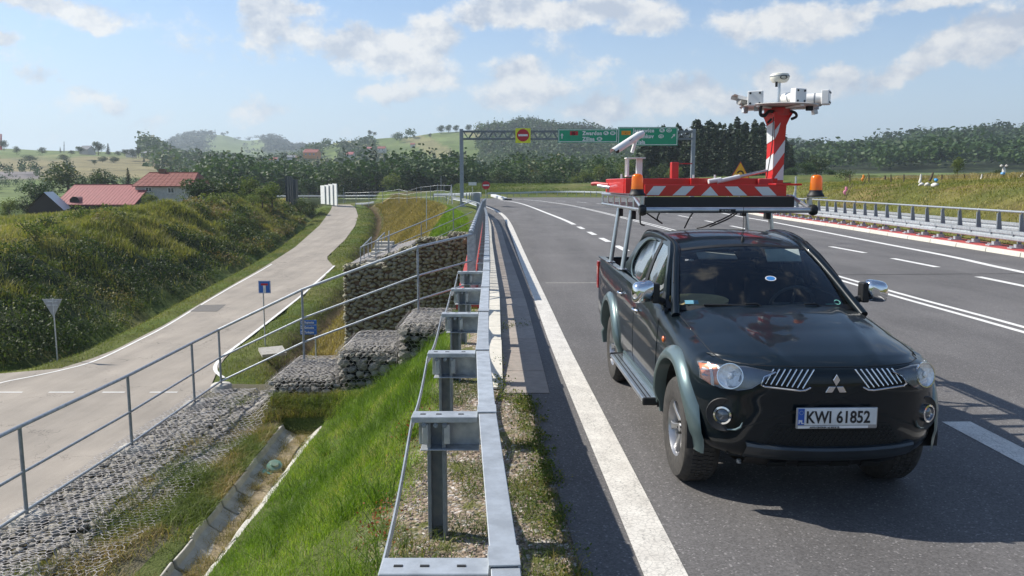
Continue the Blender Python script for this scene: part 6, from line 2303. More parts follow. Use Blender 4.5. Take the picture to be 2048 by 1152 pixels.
# dead end sign
t, bs = pole_sign('dead_end_sign', 'blue square dead end sign with white T beside the lower road', 530, 672, float(zlow(38.6)) + .05, 38.6, 2.75, .032)
c = D(529, 574, 38.5)
mb = MB(); mb.box((c.x, 38.5, c.z), (.60, .02, .62)); mb.build('sign_plate', SBLUE, t, world=True, bevel=.006)
mb = MB(); mb.box((c.x, 38.485, c.z - .10), (.13, .006, .36)); mb.build('white_stem', WHITE, t, world=True)
mb = MB(); mb.box((c.x, 38.485, c.z + .13), (.34, .006, .10)); mb.build('red_bar', SRED, t, world=True)
mb = MB()
for dx, dz, w_, h_ in ((0, .29, .56, .015), (0, -.29, .56, .015), (-.28, 0, .015, .58), (.28, 0, .015, .58)): mb.box((c.x + dx, 38.486, c.z + dz), (w_, .005, h_))
mb.build('white_border', WHITE, t, world=True)
# three street name boards
YB = 30.5
p = D(632, 706, YB)
t = thing('street_name_sign', (p.x, YB, p.z), 'three blue street name boards on one post beside the ditch', 'street sign')
mb = MB(); mb.tube([p - Vector((0, 0, 2.2)), Vector((p.x, YB, D(632, 640, YB).z))], .03, 8); mb.build('pole', STEEL, t, world=True)
for k, (s, y0) in enumerate((('Rupienka', 640), ('Go\u0142uszka', 650.3), ('Tarliczne', 659.8))):
    a, b = D(601, y0, YB), D(634, y0 + 8.6, YB)
    mb = MB(); mb.box(((a.x + b.x) / 2, YB - .04, (a.z + b.z) / 2), (b.x - a.x, .02, a.z - b.z)); pb = mb.build('name_board', SBLUE, t, world=True)
    mb = MB(); mb.box((a.x + .07, YB - .053, (a.z + b.z) / 2), (.09, .005, .10)); mb.build('crest_box', WHITE, pb, world=True)
    mb = MB(); mb.box((a.x + .07, YB - .057, (a.z + b.z) / 2), (.05, .003, .06)); mb.build('crest', SBLUE, pb, world=True)
    text_mesh('lettering', s, .125, WHITE, pb, (a.x + .165, YB - .051, b.z + .045), X1, Z1, .004, bold=.003, sx=.8)
# no entry disc at the bend
t, bs = pole_sign('no_entry_post', 'round no entry sign on a post at the bend under the gantry', 972, 400, -.1, 88, 2.0)
c = D(972, 370.5, 87.9); disc((c.x, 87.9, c.z), .45, SRED, 'red_disc', t)
mb = MB(); mb.box((c.x, 87.87, c.z), (.68, .01, .15)); mb.build('white_bar', WHITE, t, world=True)
t, bs = pole_sign('small_white_board', 'small white board on a short post left of the no entry disc', 945, 395, -.1, 104, 2.0)
c = D(945, 367.5, 103.9); mb = MB(); mb.box((c.x, 103.9, c.z), (1.05, .03, .42)); mb.build('sign_plate', WHITE, t, world=True)
# bend warning triangle behind the rack
YW = 60
c = D(1480, 345, YW)
t = thing('bend_warning_sign', (c.x, YW, 0), 'orange triangular bend warning sign showing above the red frame', 'road sign')
mb = MB(); mb.tube([(c.x, YW, -.1), (c.x, YW, c.z)], .04, 8); mb.build('pole', STEEL, t, world=True)
tri = lambda s: [(-s, -s * .577), (s, -s * .577), (0, s * 1.155)]
mb = MB(); mb.prism(tri(.72), YW - .06, YW - .04, lambda u, v, w: (c.x + u, w, c.z - .02 + v)); mb.build('sign_rim', SRED, t, world=True)
mb = MB(); mb.prism(tri(.66), YW - .066, YW - .061, lambda u, v, w: (c.x + u, w, c.z - .02 + v)); mb.build('sign_plate', AMBS, t, world=True)
P = catmull([(-.22, -.05, 0), (-.05, .10, 0), (.15, .06, 0), (.24, -.12, 0)], 5)
mb = MB()
for q, q2 in zip(P[:-1], P[1:]): mb.bar((c.x + q.x, YW - .07, c.z + q.y), (c.x + q2.x, YW - .07, c.z + q2.y), .006, .11, up=(0, 0, 1))
mb.build('arrow_symbol', INK, t, world=True)

# flattened end of the barrier at the bend
t = thing('barrier_end', D(1000, 396, 78), 'crumpled white end piece of a barrier lying at the bend', 'barrier')
a = D(986, 391, 80); b = D(1010, 398, 76)
mb = MB(); mb.bar(a, b, .5, .25); mb.bar(a + Vector((.2, 0, -.2)), b + Vector((-.2, 0, .15)), .3, .12, up=(.3, 0, 1)); mb.build('rail_piece', wht, t, world=True, bevel=.04)
mb = MB(); mb.box(b + Vector((.3, 0, -.05)), (.7, .4, .12)); mb.build('rubber_foot', BLACKP, t, world=True)

# noise panels at the end of the lower road
WPAN = M('white_noise_panel', (.82, .83, .82), .5)
DPAN = M('dark_noise_panel', (.035, .045, .05), .6, col2=(.05, .06, .065), nscale=20)
t = thing('noise_screen', D(656, 408, 132), 'four tall white noise panels where the lower road bends away', 'noise barrier')
for k, (x0, x1, y0, y1) in enumerate(((641, 648, 371, 406), (649, 656, 370, 407), (657, 664, 368.5, 408), (665, 672, 367.5, 409))):
    Y = 134 - k * 1.2
    a, b = D(x0, y0, Y), D(x1, y1 + 2, Y)
    mb = MB(); mb.box(((a.x + b.x) / 2, Y + .5, (a.z + b.z) / 2), (.14, 2.3, a.z - b.z), Matrix.Rotation(R(30), 3, 'Z')); mb.build('panel', WPAN, t, world=True, bevel=.02)
t = thing('dark_noise_screen', D(580, 405, 122), 'dark green noise panels standing at the end of the bushy bank', 'noise barrier')
for k, (x0, x1, y0, y1) in enumerate(((570, 576, 352, 404), (576.5, 581, 353, 404), (581.5, 585, 356, 406), (585.5, 593, 359, 407))):
    Y = 124 - k * 1.4
    a, b = D(x0, y0, Y), D(x1, y1 + 4, Y)
    mb = MB(); mb.box(((a.x + b.x) / 2, Y + .5, (a.z + b.z) / 2), (b.x - a.x, 1.2, a.z - b.z)); mb.build('panel', DPAN, t, world=True, bevel=.02)

# distant road with guardrail crossing the valley, and the one on the outside of the bend
pts = [D(100, 401, 190), D(560, 399, 176), D(620, 399, 172), (D(760, 398.5, 166)), D(900, 397, 160), D(985, 394, 152)]
mb = MB(); mb.sweep([(-3.5, -.3), (3.5, -.3), (3.5, .0), (-3.5, .0)], pts); tag(mb.build('valley_road', M('far_grey_road', (.30, .29, .28), .9), None), 'grey road crossing behind the noise panels', kind='structure')


def simple_rail(name, pts, label, post_d, h=.75, rail_h=.32, mat=STEEL, group=None):
    t = thing(name, pts[0], label, 'guardrail', group)
    P = catmull(pts, 6)
    for i in range(0, len(P) - 1, 3):
        q = P[i:i + 4]
        if len(q) < 2: break
        mb = MB(); mb.sweep([(-.05, h - rail_h), (.03, h - rail_h), (.05, h - rail_h * .5), (.03, h), (-.05, h)], q); mb.build('rail', mat, t, world=True)
    L = 0; nxt = 0
    for p, q in zip(P[:-1], P[1:]):
        d = (q - p).length
        while nxt < L + d:
            c = p.lerp(q, (nxt - L) / d)
            mb = MB(); mb.box(c + Vector((-.1, .12, h / 2 - .1)), (.10, .10, h + .1)); mb.build('post', STEEL_D, t, world=True); nxt += post_d
        L += d
    return t


simple_rail('outer_guardrail', [D(976, 394, 131), D(1040, 392.5, 139), D(1100, 390.5, 143), D(1160, 390.5, 140), D(1205, 392, 134), D(1260, 394, 130), D(1330, 396, 126)], 'guardrail on the outside of the bend below the grass bank', 2.0)
simple_rail('valley_guardrail', [p + Vector((0, -3.2, .05)) for p in pts[1:]], 'long guardrail along the valley road behind the noise panels', 4.0, .9)
simple_rail('verge_guardrail', [D(868, 400, 94), D(905, 399.5, 92), D(940, 399, 86), D(958, 401, 72), D(962, 405, 62)], 'curved guardrail leaving the road left of the gantry post', 2.0)
simple_rail('ditch_guardrail', [D(712, 412, 128), D(730, 411.5, 126), D(748, 409, 124)], 'short pale rail beside the end of the lower road', 2.0, .5, .3)

# thin fence with posts left of the gantry
t = thing('wire_fence', D(850, 400, 96), 'thin wire fence with uneven posts on the meadow left of the gantry', 'fence')
tops = []
for px, y0, y1, Y in ((690, 384, 402, 120), (712, 384, 402, 118), (738, 383, 402, 116), (765, 382, 403, 112), (798, 377, 402, 108), (814, 381, 402, 106), (833, 374, 402, 104), (842, 372, 402, 102), (861, 370, 402, 100), (875, 368, 401, 99), (888, 368, 401, 97), (903, 368, 412, 90)):
    a, b = D(px, y0, Y), D(px, y1, Y)
    mb = MB(); mb.tube([b - Vector((0, 0, .3)), a], .035, 6); mb.build('post', STEEL_D, t, world=True); tops.append((a, b))
for f in (.08, .4, .75):
    for (a, b), (c_, d_) in zip(tops[:-1], tops[1:]):
        mb = MB(); mb.tube([a.lerp(b, f), c_.lerp(d_, f)], .012, 4); mb.build('wire', STEEL, t, world=True)
mb = MB(); mb.tube([D(893, 418, 88), D(903, 372, 90)], .04, 6); mb.build('brace', STEEL_D, t, world=True)
mb = MB(); mb.tube([D(906, 417, 88), D(903, 372, 90)], .04, 6); mb.build('brace', STEEL_D, t, world=True)
for k, (px, y0, y1, Y, lb) in enumerate(((853, 384, 448, 60, 'thin tall survey pole on the brown slope'), (778, 461, 522, 35.0, 'thin tall pole standing by the green slope railing'), (882, 352, 401, 100, 'bare thin mast rising from the wire fence'), (687, 375, 402, 130, 'short lamp post beside the white noise panels'))):
    a, b = D(px, y0, Y), D(px, y1, Y)
    mb = MB(); mb.tube([b - Vector((0, 0, .4)), b.lerp(a, .97), a], [.03, .025, .01], 8); mb.lathe([(0, -.02), (.05, -.02), (.05, .02), (0, .02)], c=b, n=8); tag(mb.build('thin_pole', STEEL, None), lb, 'pole')
mb = MB(); mb.tube([D(1641, 353, 40) if 0 else D(1592, 353, 30), D(1590, 405, 30)], .035, 8); mb.tube([D(1590, 385, 30), D(1589, 412, 30)], .055, 8); tag(mb.build('marker_post', STEEL, None), 'slim grey marker post left of the right amber beacon', 'post')
# ------------------------------------------------------------------ vegetation builders
def blades(name, P, h, w, mat, v, lean=.35, label=None, cat=None, parent=None, kind='stuff', rng=RNG):
    """many grass blades, each bent in two pieces"""
    n = len(P)
    a = rng.uniform(0, 2 * math.pi, n)
    s = np.stack([np.cos(a), np.sin(a), np.zeros(n)], 1)
    b = a + rng.uniform(.6, 2.4, n)
    ln = (lean * rng.uniform(.2, 1.6, n))[:, None]
    d = np.stack([np.cos(b), np.sin(b), np.zeros(n)], 1)
    H = np.asarray(h)[:, None]; W = np.asarray(w)[:, None]
    up = np.array([[0, 0, 1.0]])
    p1 = P + up * H * .55 + d * H * ln * .35
    p2 = P + up * H * (1 - ln * .25) + d * H * ln * 1.1
    V = np.stack([P - s * W * .5, P + s * W * .5, p1 - s * W * .42, p1 + s * W * .42, p2], 1).reshape(-1, 3)
    i = np.arange(n)[:, None] * 5
    F = np.concatenate([i + np.array([[0, 1, 3]]), i + np.array([[0, 3, 2]]), i + np.array([[2, 3, 4]])], 0)
    o = fast(name, V, F, mat, parent, attr=np.repeat(v, 5))
    if kind: tag(o, label, None if kind == 'stuff' else cat, kind=kind)
    return o


def cards(P, size, rng, nrm=None, tilt=1.0, drop=0.0, aspect=1.0):
    n = len(P)
    r = rng.normal(size=(n, 3))
    if nrm is not None: r = r * tilt + nrm
    r /= np.linalg.norm(r, axis=1)[:, None] + 1e-9
    t = rng.normal(size=(n, 3))
    u = np.cross(r, t); u /= np.linalg.norm(u, axis=1)[:, None] + 1e-9
    w = np.cross(r, u)
    S = np.asarray(size).reshape(-1, 1) * .5
    k = rng.uniform(.55, 1.1, (n, 4, 1))
    V = np.stack([P - u * S * k[:, 0] * aspect, P - w * S * k[:, 1], P + u * S * k[:, 2] * aspect, P + w * S * k[:, 3]], 1).reshape(-1, 3)
    F = np.arange(n * 4).reshape(n, 4)
    return V, F


GRASS = leafmat('bright_grass', [(0, (.07, .13, .012)), (.4, (.14, .23, .02)), (.7, (.24, .34, .035)), (.9, (.33, .36, .08)), (1, (.45, .38, .17))], .4)
GRASS2 = leafmat('verge_weeds', [(0, (.05, .085, .015)), (.5, (.13, .17, .03)), (.75, (.24, .20, .06)), (1, (.33, .24, .12))], .35)
DRY = leafmat('dry_grass', [(0, (.10, .11, .03)), (.35, (.19, .165, .055)), (.7, (.30, .23, .09)), (1, (.42, .34, .17))], .35)
MEAD = leafmat('bank_meadow', [(0, (.11, .14, .03)), (.4, (.21, .215, .05)), (.75, (.31, .27, .085)), (1, (.40, .33, .15))], .35)
MIXG = leafmat('meadow_grass', [(0, (.065, .10, .018)), (.4, (.13, .165, .03)), (.75, (.24, .22, .07)), (1, (.36, .29, .12))], .35)
BUSH = leafmat('bush_leaves', [(0, (.018, .034, .011)), (.35, (.035, .062, .016)), (.7, (.07, .10, .025)), (.92, (.15, .15, .045)), (1, (.20, .14, .06))], .3)
LEAF = leafmat('broad_leaves', [(0, (.018, .040, .011)), (.5, (.038, .078, .018)), (.85, (.070, .118, .028)), (1, (.13, .12, .045))], .22)
NEED = leafmat('spruce_needles', [(0, (.012, .026, .012)), (.5, (.026, .046, .018)), (1, (.06, .08, .03))], .15)
PALE = leafmat('pale_leaves', [(0, (.06, .09, .02)), (.5, (.12, .16, .035)), (1, (.20, .20, .07))], .35)
BARK = M('bark', (.10, .075, .055), .9, nscale=20, bump=.4)
REDL = leafmat('reddish_weeds', [(0, (.20, .05, .02)), (1, (.35, .12, .05))], .3)

# near bright slope
n = 120000
x = RNG.uniform(-3.0, -.62, n); y = 2.3 + 12.1 * RNG.random(n) ** 1.15
clump = vnoise(x, y, .45, 41); dry = vnoise(x, y, 1.0, 42)
keep = (x > chx(y) + .40 * chs(y)) & (RNG.random(n) < np.interp(x, [-2.95, -2.7, -1.0, -.62], [.7, 1, 1, .12]) * (.55 + .45 * clump))
x, y, clump, dry = x[keep], y[keep], clump[keep], dry[keep]
bask = (y > 12.45) & (x < -.9) & (EZ(x, y) < np.interp(x, [-2.87, -2.86, -1.85, -1.84], [-.9, -.4, -.4, 0]))
h = (.05 + .13 * clump ** 1.5) * RNG.uniform(.6, 1.3, len(x)) * np.interp(x, [-2.7, -1.2, -.6], [1, 1, .6])
v = np.clip(.12 + .62 * dry * RNG.uniform(.5, 1.5, len(x)) + (RNG.random(len(x)) > .95) * .35 - .3 * (clump > .75), 0, 1)
inb = (y > 12.5) & (y < 14.4)
lim = np.where(x < -1.86, -.38, .02)
ok = ~(inb & (x < -.95) & (EZ(x, y) < lim - .55))
blades('bright_grass', np.stack([x, y, EZ(x, y) - .01], 1)[ok], h[ok], RNG.uniform(.003, .0065, ok.sum()), GRASS, v[ok], lean=.7, label='lush bright green grass on the slope left of the guardrail')
# coarse tussocks hanging over
P, H_, V_ = [], [], []
for _ in range(130):
    cx, cy = RNG.uniform(-2.6, -.75), RNG.uniform(2.6, 13.5)
    m = RNG.integers(30, 70); rr = RNG.normal(0, .05, (m, 2))
    P.append(np.stack([cx + rr[:, 0], cy + rr[:, 1], EZ(cx + rr[:, 0], cy + rr[:, 1]) - .01], 1)); H_.append(RNG.uniform(.14, .30, m)); V_.append(np.full(m, RNG.uniform(0, .6)) + RNG.uniform(-.1, .25, m))
blades('grass_tussocks', np.concatenate(P), np.concatenate(H_), RNG.uniform(.004, .007, sum(len(p) for p in P)), GRASS, np.clip(np.concatenate(V_), 0, 1), lean=1.1, label='taller arching grass tussocks scattered over the green slope')
# sparse weeds on the gravel verge
n = 46000
x = RNG.uniform(-.85, .42, n); y = RNG.uniform(2.2, 10.5, n)
al = np.interp(y, [0, 4.2, 6.2, 8.1, 8.2, 10.5], [.42, .40, .28, .2, -.33, -.36])
p_ = np.clip((vnoise(x, y, .33, 44) - .42) * 3.2, 0, 1) * np.interp(x, [-.85, -.5, .0, .4], [1, .6, .75, .9])
p_ = np.where((x > .05), np.maximum(p_, .35), p_)
k = (RNG.random(n) < p_) & (x < al)
x, y = x[k], y[k]
t_ = vnoise(x, y, .5, 46)
blades('verge_weeds', np.stack([x, y, np.full(len(x), -.012)], 1), RNG.uniform(.02, .07, len(x)) * (.6 + t_), RNG.uniform(.003, .007, len(x)), GRASS2, np.clip(t_ * RNG.uniform(.3, 1.5, len(x)), 0, 1), lean=1.2, label='short weeds and moss on the gravel verge under the guardrail')
# low leafy weeds along the asphalt edge
Pp = []
for _ in range(90):
    cy = RNG.uniform(2.4, 8.2) ; cx = interp(cy, [0, 4.2, 6.2, 8.2], [.36, .34, .22, .12]) + RNG.normal(0, .06)
    m = RNG.integers(25, 60); rr = RNG.normal(0, .04, (m, 2)); Pp.append(np.stack([cx + rr[:, 0], cy + rr[:, 1], RNG.uniform(0, .05, m)], 1))
for cx, cy, m in ((-.17, 9.4, 160), (-.13, 8.5, 260), (-.1, 8.0, 220), (-.15, 11.9, 120), (-.0, 12.1, 70), (.19, 12.2, 40)):
    rr = RNG.normal(0, .05, (m, 2)); Pp.append(np.stack([cx + rr[:, 0], cy + rr[:, 1] * 2, np.abs(RNG.normal(0, .05, m))], 1))
Pp = np.concatenate(Pp)
Vc, Fc = cards(Pp, RNG.uniform(.012, .03, len(Pp)), RNG, np.array([[0, 0, .8]]))
tag(fast('leafy_weeds', Vc, Fc, GRASS2, attr=np.repeat(np.clip(RNG.random(len(Pp)) * .8, 0, 1), 4)), 'small leafy weeds along the asphalt edge and kerb joint', kind='stuff')
Pp = np.stack([RNG.normal(-.86, .08, 260), np.concatenate([RNG.normal(4.9, .2, 130), RNG.normal(6.9, .35, 130)]), RNG.uniform(0, .08, 260)], 1)
Vc, Fc = cards(Pp, RNG.uniform(.012, .03, 260), RNG)
tag(fast('red_sorrel', Vc, Fc, REDL, attr=np.repeat(RNG.random(260), 4)), 'patches of reddish sorrel at the edge of the gravel', kind='stuff')
# loose gravel
n = 3600
x = RNG.uniform(-.75, .40, n); y = 2.3 + 6.5 * RNG.random(n) ** 1.3
k = x < np.interp(y, [0, 4.2, 6.2, 9], [.41, .39, .27, .0]); x, y = x[k], y[k]
n = len(x)
v0, f0 = STV[id(ST[0])]
S = RNG.uniform(.008, .026, n)
ang = RNG.uniform(0, 6.28, n)
Vg = np.stack([(v0[:, 0][None] * np.cos(ang)[:, None] - v0[:, 1][None] * np.sin(ang)[:, None]) * S[:, None] + x[:, None],
               (v0[:, 0][None] * np.sin(ang)[:, None] + v0[:, 1][None] * np.cos(ang)[:, None]) * S[:, None] + y[:, None],
               v0[:, 2][None] * S[:, None] * .8 + (-.008)], -1).reshape(-1, 3)
Fg = (f0[None] + (np.arange(n) * len(v0))[:, None, None]).reshape(-1, 3)
tag(fast('loose_gravel', Vg, Fg, M('pinkish_gravel', (.36, .29, .25), .9, col2=(.22, .19, .17), nscale=60)), 'loose pinkish gravel on the verge below the guardrail', kind='stuff')
# weeds over the mattress edge and in the channel
n = 100000
x = RNG.uniform(-4.9, -2.8, n); y = RNG.uniform(4.4, 13.2, n)
p_ = np.interp(x, [-4.9, -4.3, -3.9, -3.6], [.04, .5, 1, 1]) * np.clip((vnoise(x, y, .6, 47) - .22) * 2.5, 0, 1) * (x < chx(y) - .38 * chs(y))
p_ = np.where((y > 11.85) & (y < 12.5) & (x > -3.9), .9, p_)
k = RNG.random(n) < p_; x, y = x[k], y[k]; t_ = vnoise(x, y, .4, 48)
blades('mattress_grass', np.stack([x, y, EZ(x, y)], 1), RNG.uniform(.05, .17, len(x)), RNG.uniform(.004, .008, len(x)), GRASS2, np.clip(.15 + t_ * RNG.uniform(.3, 1.3, len(x)), 0, 1), lean=1.0, label='patchy grass growing between mattress stones and channel')
P, H_, V_ = [], [], []
for _ in range(110):
    cy = RNG.uniform(4.8, 11.9); cx = float(chx(cy)) + float(chs(cy)) * RNG.uniform(-.38, .3)
    m = RNG.integers(20, 110); rr = RNG.normal(0, .06, (m, 2))
    P.append(np.stack([cx + rr[:, 0], cy + rr[:, 1], np.full(m, -1.67)], 1)); H_.append(RNG.uniform(.05, .15, m)); V_.append(np.full(m, RNG.uniform(.3, .9)))
blades('channel_weeds', np.concatenate(P), np.concatenate(H_), RNG.uniform(.003, .006, sum(len(p) for p in P)), DRY, np.clip(np.concatenate(V_), 0, 1), lean=1.3, label='dry weeds rooted in the joints of the concrete channel')
# silt lying in the channel
mb = MB()
rows = []
for y in np.arange(4.4, 11.9, .12):
    wv_ = (.05 + .10 * float(vnoise(0, y, .5, 61))) * float(chs(y)); c_ = float(chx(y)) + .0 + .08 * (float(vnoise(0, y, .9, 62)) - .5)
    rows.append([(c_ + u * wv_, y, -1.660 + .01 * (1 - u * u) + .008 * u * u) for u in (-1, -.5, 0, .5, 1)])
mb.grid(rows); tag(mb.build('channel_silt', M('pale_silt', (.36, .29, .19), .95, col2=(.24, .19, .12), nscale=20, bump=.6, bscale=60), None, smooth=180), 'pale silt washed into the channel bottom', kind='stuff')


def field(name, n, xr, yr, zf, mask, h, w, mat, vf, label, lean=.6, ypow=1.4):
    y = yr[0] + (yr[1] - yr[0]) * RNG.random(n) ** ypow
    if callable(xr[0]): x = xr[0](y) + (xr[1](y) - xr[0](y)) * RNG.random(n)
    else: x = RNG.uniform(*xr, n)
    k = RNG.random(n) < mask(x, y); x, y = x[k], y[k]
    d = np.maximum(1, y / 30)
    blades(name, np.stack([x, y, zf(x, y) - .02], 1), RNG.uniform(*h, len(x)), RNG.uniform(*w, len(x)) * d ** .8, mat, np.clip(vf(x, y) + RNG.uniform(-.22, .22, len(x)), 0, 1), lean=lean, label=label)


fL = lambda y: np.interp(y, RLy, RLx); fR = lambda y: np.interp(y, RRy, RRx); fH = lambda y: np.interp(y, HLy, HLx)
n3 = lambda x, y: vnoise(x, y, 2.6, 51)
field('left_verge_grass', 26000, (lambda y: fL(y) - 2.7, lambda y: fL(y) - .12), (31, 128), T, lambda x, y: .5 + .5 * n3(x, y), (.05, .16), (.012, .022), MIXG, lambda x, y: .15 + .5 * n3(x, y), 'short grass verge between the lower road and the bushes')
field('right_verge_grass', 34000, (lambda y: fR(y) + .12, lambda y: fR(y) + 4.3), (30, 128), T, lambda x, y: .5 + .5 * n3(x, y), (.06, .22), (.012, .022), MIXG, lambda x, y: .1 + .55 * n3(x, y), 'rough grass between the lower road and its ditch')
field('brown_slope_grass', 66000, (lambda y: fR(y) + 3.9, lambda y: np.minimum(fH(y) - .8, -5.6)), (36, 134), T, lambda x, y: .9 + 0 * x, (.25, .6), (.02, .035), DRY, lambda x, y: .3 + .5 * n3(x, y), 'tall brown dry grass on the slope below the expressway', lean=.5, ypow=1.0)
field('green_slope_grass', 30000, (lambda y: np.minimum(fH(y) - .9, -5.9), lambda y: fH(y) - .2), (35, 110), T, lambda x, y: .9 + 0 * x, (.10, .3), (.015, .028), GRASS, lambda x, y: .05 + .4 * n3(x, y), 'green grass strip at the shoulder beyond the bridge')
field('gap_grass', 9000, (-9.5, -1.5), (16, 33), T, lambda x, y: .7 + 0 * x, (.1, .3), (.012, .02), MIXG, lambda x, y: .1 + .3 * n3(x, y), 'green grass in the hollow between the stone walls', ypow=1)
field('plateau_grass', 80000, (lambda y: fL(y) - 46, lambda y: fL(y) - 9), (34, 135), T, lambda x, y: .75 + 0 * x, (.25, .65), (.02, .04), MEAD, lambda x, y: .15 + .95 * vnoise(x, y, 6, 52), 'tall mixed meadow grass on top of the left bank', lean=.45, ypow=1.2)
field('right_bank_grass', 84000, (lambda y: hr(y) + 1.5, lambda y: hr(y) + 18), (14, 128), T, lambda x, y: .85 + 0 * x, (.08, .22), (.018, .034), MEAD, lambda x, y: .22 + .6 * vnoise(x, y, 3.5, 53), 'yellow green meadow on the bank behind the far guardrail', lean=.8, ypow=1.3)
field('bend_bank_grass', 26000, (-12, 40), (146, 176), T, lambda x, y: .9 + 0 * x, (.2, .45), (.02, .035), MIXG, lambda x, y: .12 + .5 * sstep(4, 22, x) + .2 * n3(x, y), 'green grass bank outside the bend', ypow=1)
field('crest_grass', 26000, (lambda y: hr(y) + 16, lambda y: hr(y) + 42), (30, 130), T, lambda x, y: .8 + 0 * x, (.25, .6), (.02, .035), DRY, lambda x, y: .45 + .5 * n3(x, y), 'pale tall grass along the crest of the right bank', ypow=1)

# bushes covering the left bank: leaf clumps gathered in mounds
rng = np.random.default_rng(3)
NM = 760
my = 31 + 97 * rng.random(NM) ** 1.25
md = rng.uniform(2.9, 11.5, NM)
mx = fL(my) - md
mr = rng.uniform(.45, 1.25, NM) * (.7 + .7 * vnoise(mx, my, 5, 95))
PP, SS, VV_, NN = [], [], [], []
for i in range(NM):
    if md[i] > 7 and vnoise(mx[i], my[i], 4.2, 97) > .5: continue
    m = int(150 * mr[i] ** 1.6 * min(1.6, 45 / my[i] + .35))
    q = rng.normal(size=(m, 3)); q /= np.linalg.norm(q, axis=1)[:, None]; q[:, 2] = np.abs(q[:, 2])
    rad = mr[i] * rng.uniform(.72, 1.08, m)
    lumps = .82 + .3 * vnoise(q[:, 0] * 3 + i, q[:, 1] * 3 + q[:, 2] * 2, .8, 3)
    p = q * (rad * lumps)[:, None] * np.array([1, 1, .95]) + np.array([mx[i], my[i], float(T(mx[i], my[i])) - .15])
    PP.append(p); NN.append(q); SS.append(rng.uniform(.07, .17, m) * max(1, my[i] / 50) ** .9)
    base = np.clip(.12 + .75 * float(vnoise(mx[i], my[i], 4, 55)) + .12 * rng.normal() + .2 * (md[i] > 8.5) + .15 * (my[i] > 70), 0, 1)
    VV_.append(np.clip(base + rng.uniform(-.16, .18, m), 0, 1))
PP = np.concatenate(PP); Vc, Fc = cards(PP, np.concatenate(SS), rng, np.concatenate(NN), .8)
tag(fast('bank_bushes', Vc, Fc, BUSH, attr=np.repeat(np.concatenate(VV_), 4)), 'dense dark bramble and bushes covering the left bank', kind='stuff')
field('bank_straw', 60000, (lambda y: fL(y) - 14, lambda y: fL(y) - 3.5), (34, 130), T, lambda x, y: (vnoise(x, y, 4.2, 97) + .3 * sstep(50, 85, y) > np.interp(fL(y) - x, [3.5, 8, 12], [1.0, .62, .35])) * 1.0, (.35, .85), (.018, .03), MEAD, lambda x, y: .05 + .6 * vnoise(x, y, 2, 98), 'olive and straw coloured tall grass over the upper left bank', lean=.5, ypow=1.15)
field('bank_tall_grass', 52000, (lambda y: fL(y) - 13.5, lambda y: fL(y) - 3.0), (32, 130), T, lambda x, y: .1 + .9 * (vnoise(x, y, 3.3, 57) + .35 * sstep(60, 90, y) > np.interp(fL(y) - x, [3, 7.5, 11], [1.0, .68, .3])), (.3, .8), (.018, .032), MIXG, lambda x, y: .2 + .7 * vnoise(x, y, 2, 58), 'tall grass and nettles standing among the bank bushes', lean=.6, ypow=1.25)


def small_bush(px, py, Y, r, label, mat, n=900, seed=1, cat='bush', z=None, sq=.8, group=None):
    c = D(px, py, Y)
    g = np.random.default_rng(seed)
    t = thing('bush', (c.x, c.y, c.z), label, cat, group)
    L = g.normal(size=(9, 3)) * np.array([.5, .5, .25]) * r; L[:, 2] = np.abs(L[:, 2]) + r * .3
    w_ = g.integers(0, 9, n)
    q = g.normal(size=(n, 3)); q /= np.linalg.norm(q, axis=1)[:, None]
    p = L[w_] + q * (g.uniform(.3, .62, n) * r)[:, None] * np.array([1, 1, sq])
    p[:, 2] = np.maximum(p[:, 2], -.1) 
    p = p + np.array([c.x, c.y, c.z])
    V, F = cards(p, g.uniform(.5, 1.1, n) * r * .16, g, q, .8)
    fast('foliage', V, F, mat, t, attr=np.repeat(np.clip(g.normal(.45, .22, n), 0, 1), 4))
    mb = MB()
    for k in range(4):
        mb.tube([Vector(c) - Vector((0, 0, .3)), Vector(c) + Vector((float(L[k][0]), float(L[k][1]), float(L[k][2])))], .03 * r, 5)
    mb.build('stem', BARK, t, world=True)
    return t


# ------------------------------------------------------------------ trees
def broad_crown(seed, n=1500, wide=.42, mat=LEAF, card=.055, base=.06):
    g = np.random.default_rng(seed)
    k = 22
    c = g.normal(size=(k, 3)); c /= np.linalg.norm(c, axis=1)[:, None]
    c = c * g.uniform(.35, .92, (k, 1)) * np.array([wide * .66, wide * .66, (1 - base) * .46]) + np.array([0, 0, base + (1 - base) * .5])
    r = g.uniform(.12, .21, k) * (wide / .42)
    w_ = g.integers(0, k, n)
    q = g.normal(size=(n, 3)); q /= np.linalg.norm(q, axis=1)[:, None]
    p = c[w_] + q * (r[w_] * g.uniform(.65, 1.08, n))[:, None]
    V, F = cards(p, g.uniform(.6, 1.15, n) * card, g, q, .7)
    v = np.clip(g.normal(.4, .16, n) + g.uniform(-.2, .2, k)[w_], 0, 1)
    return V, F, np.repeat(v, 4), mat


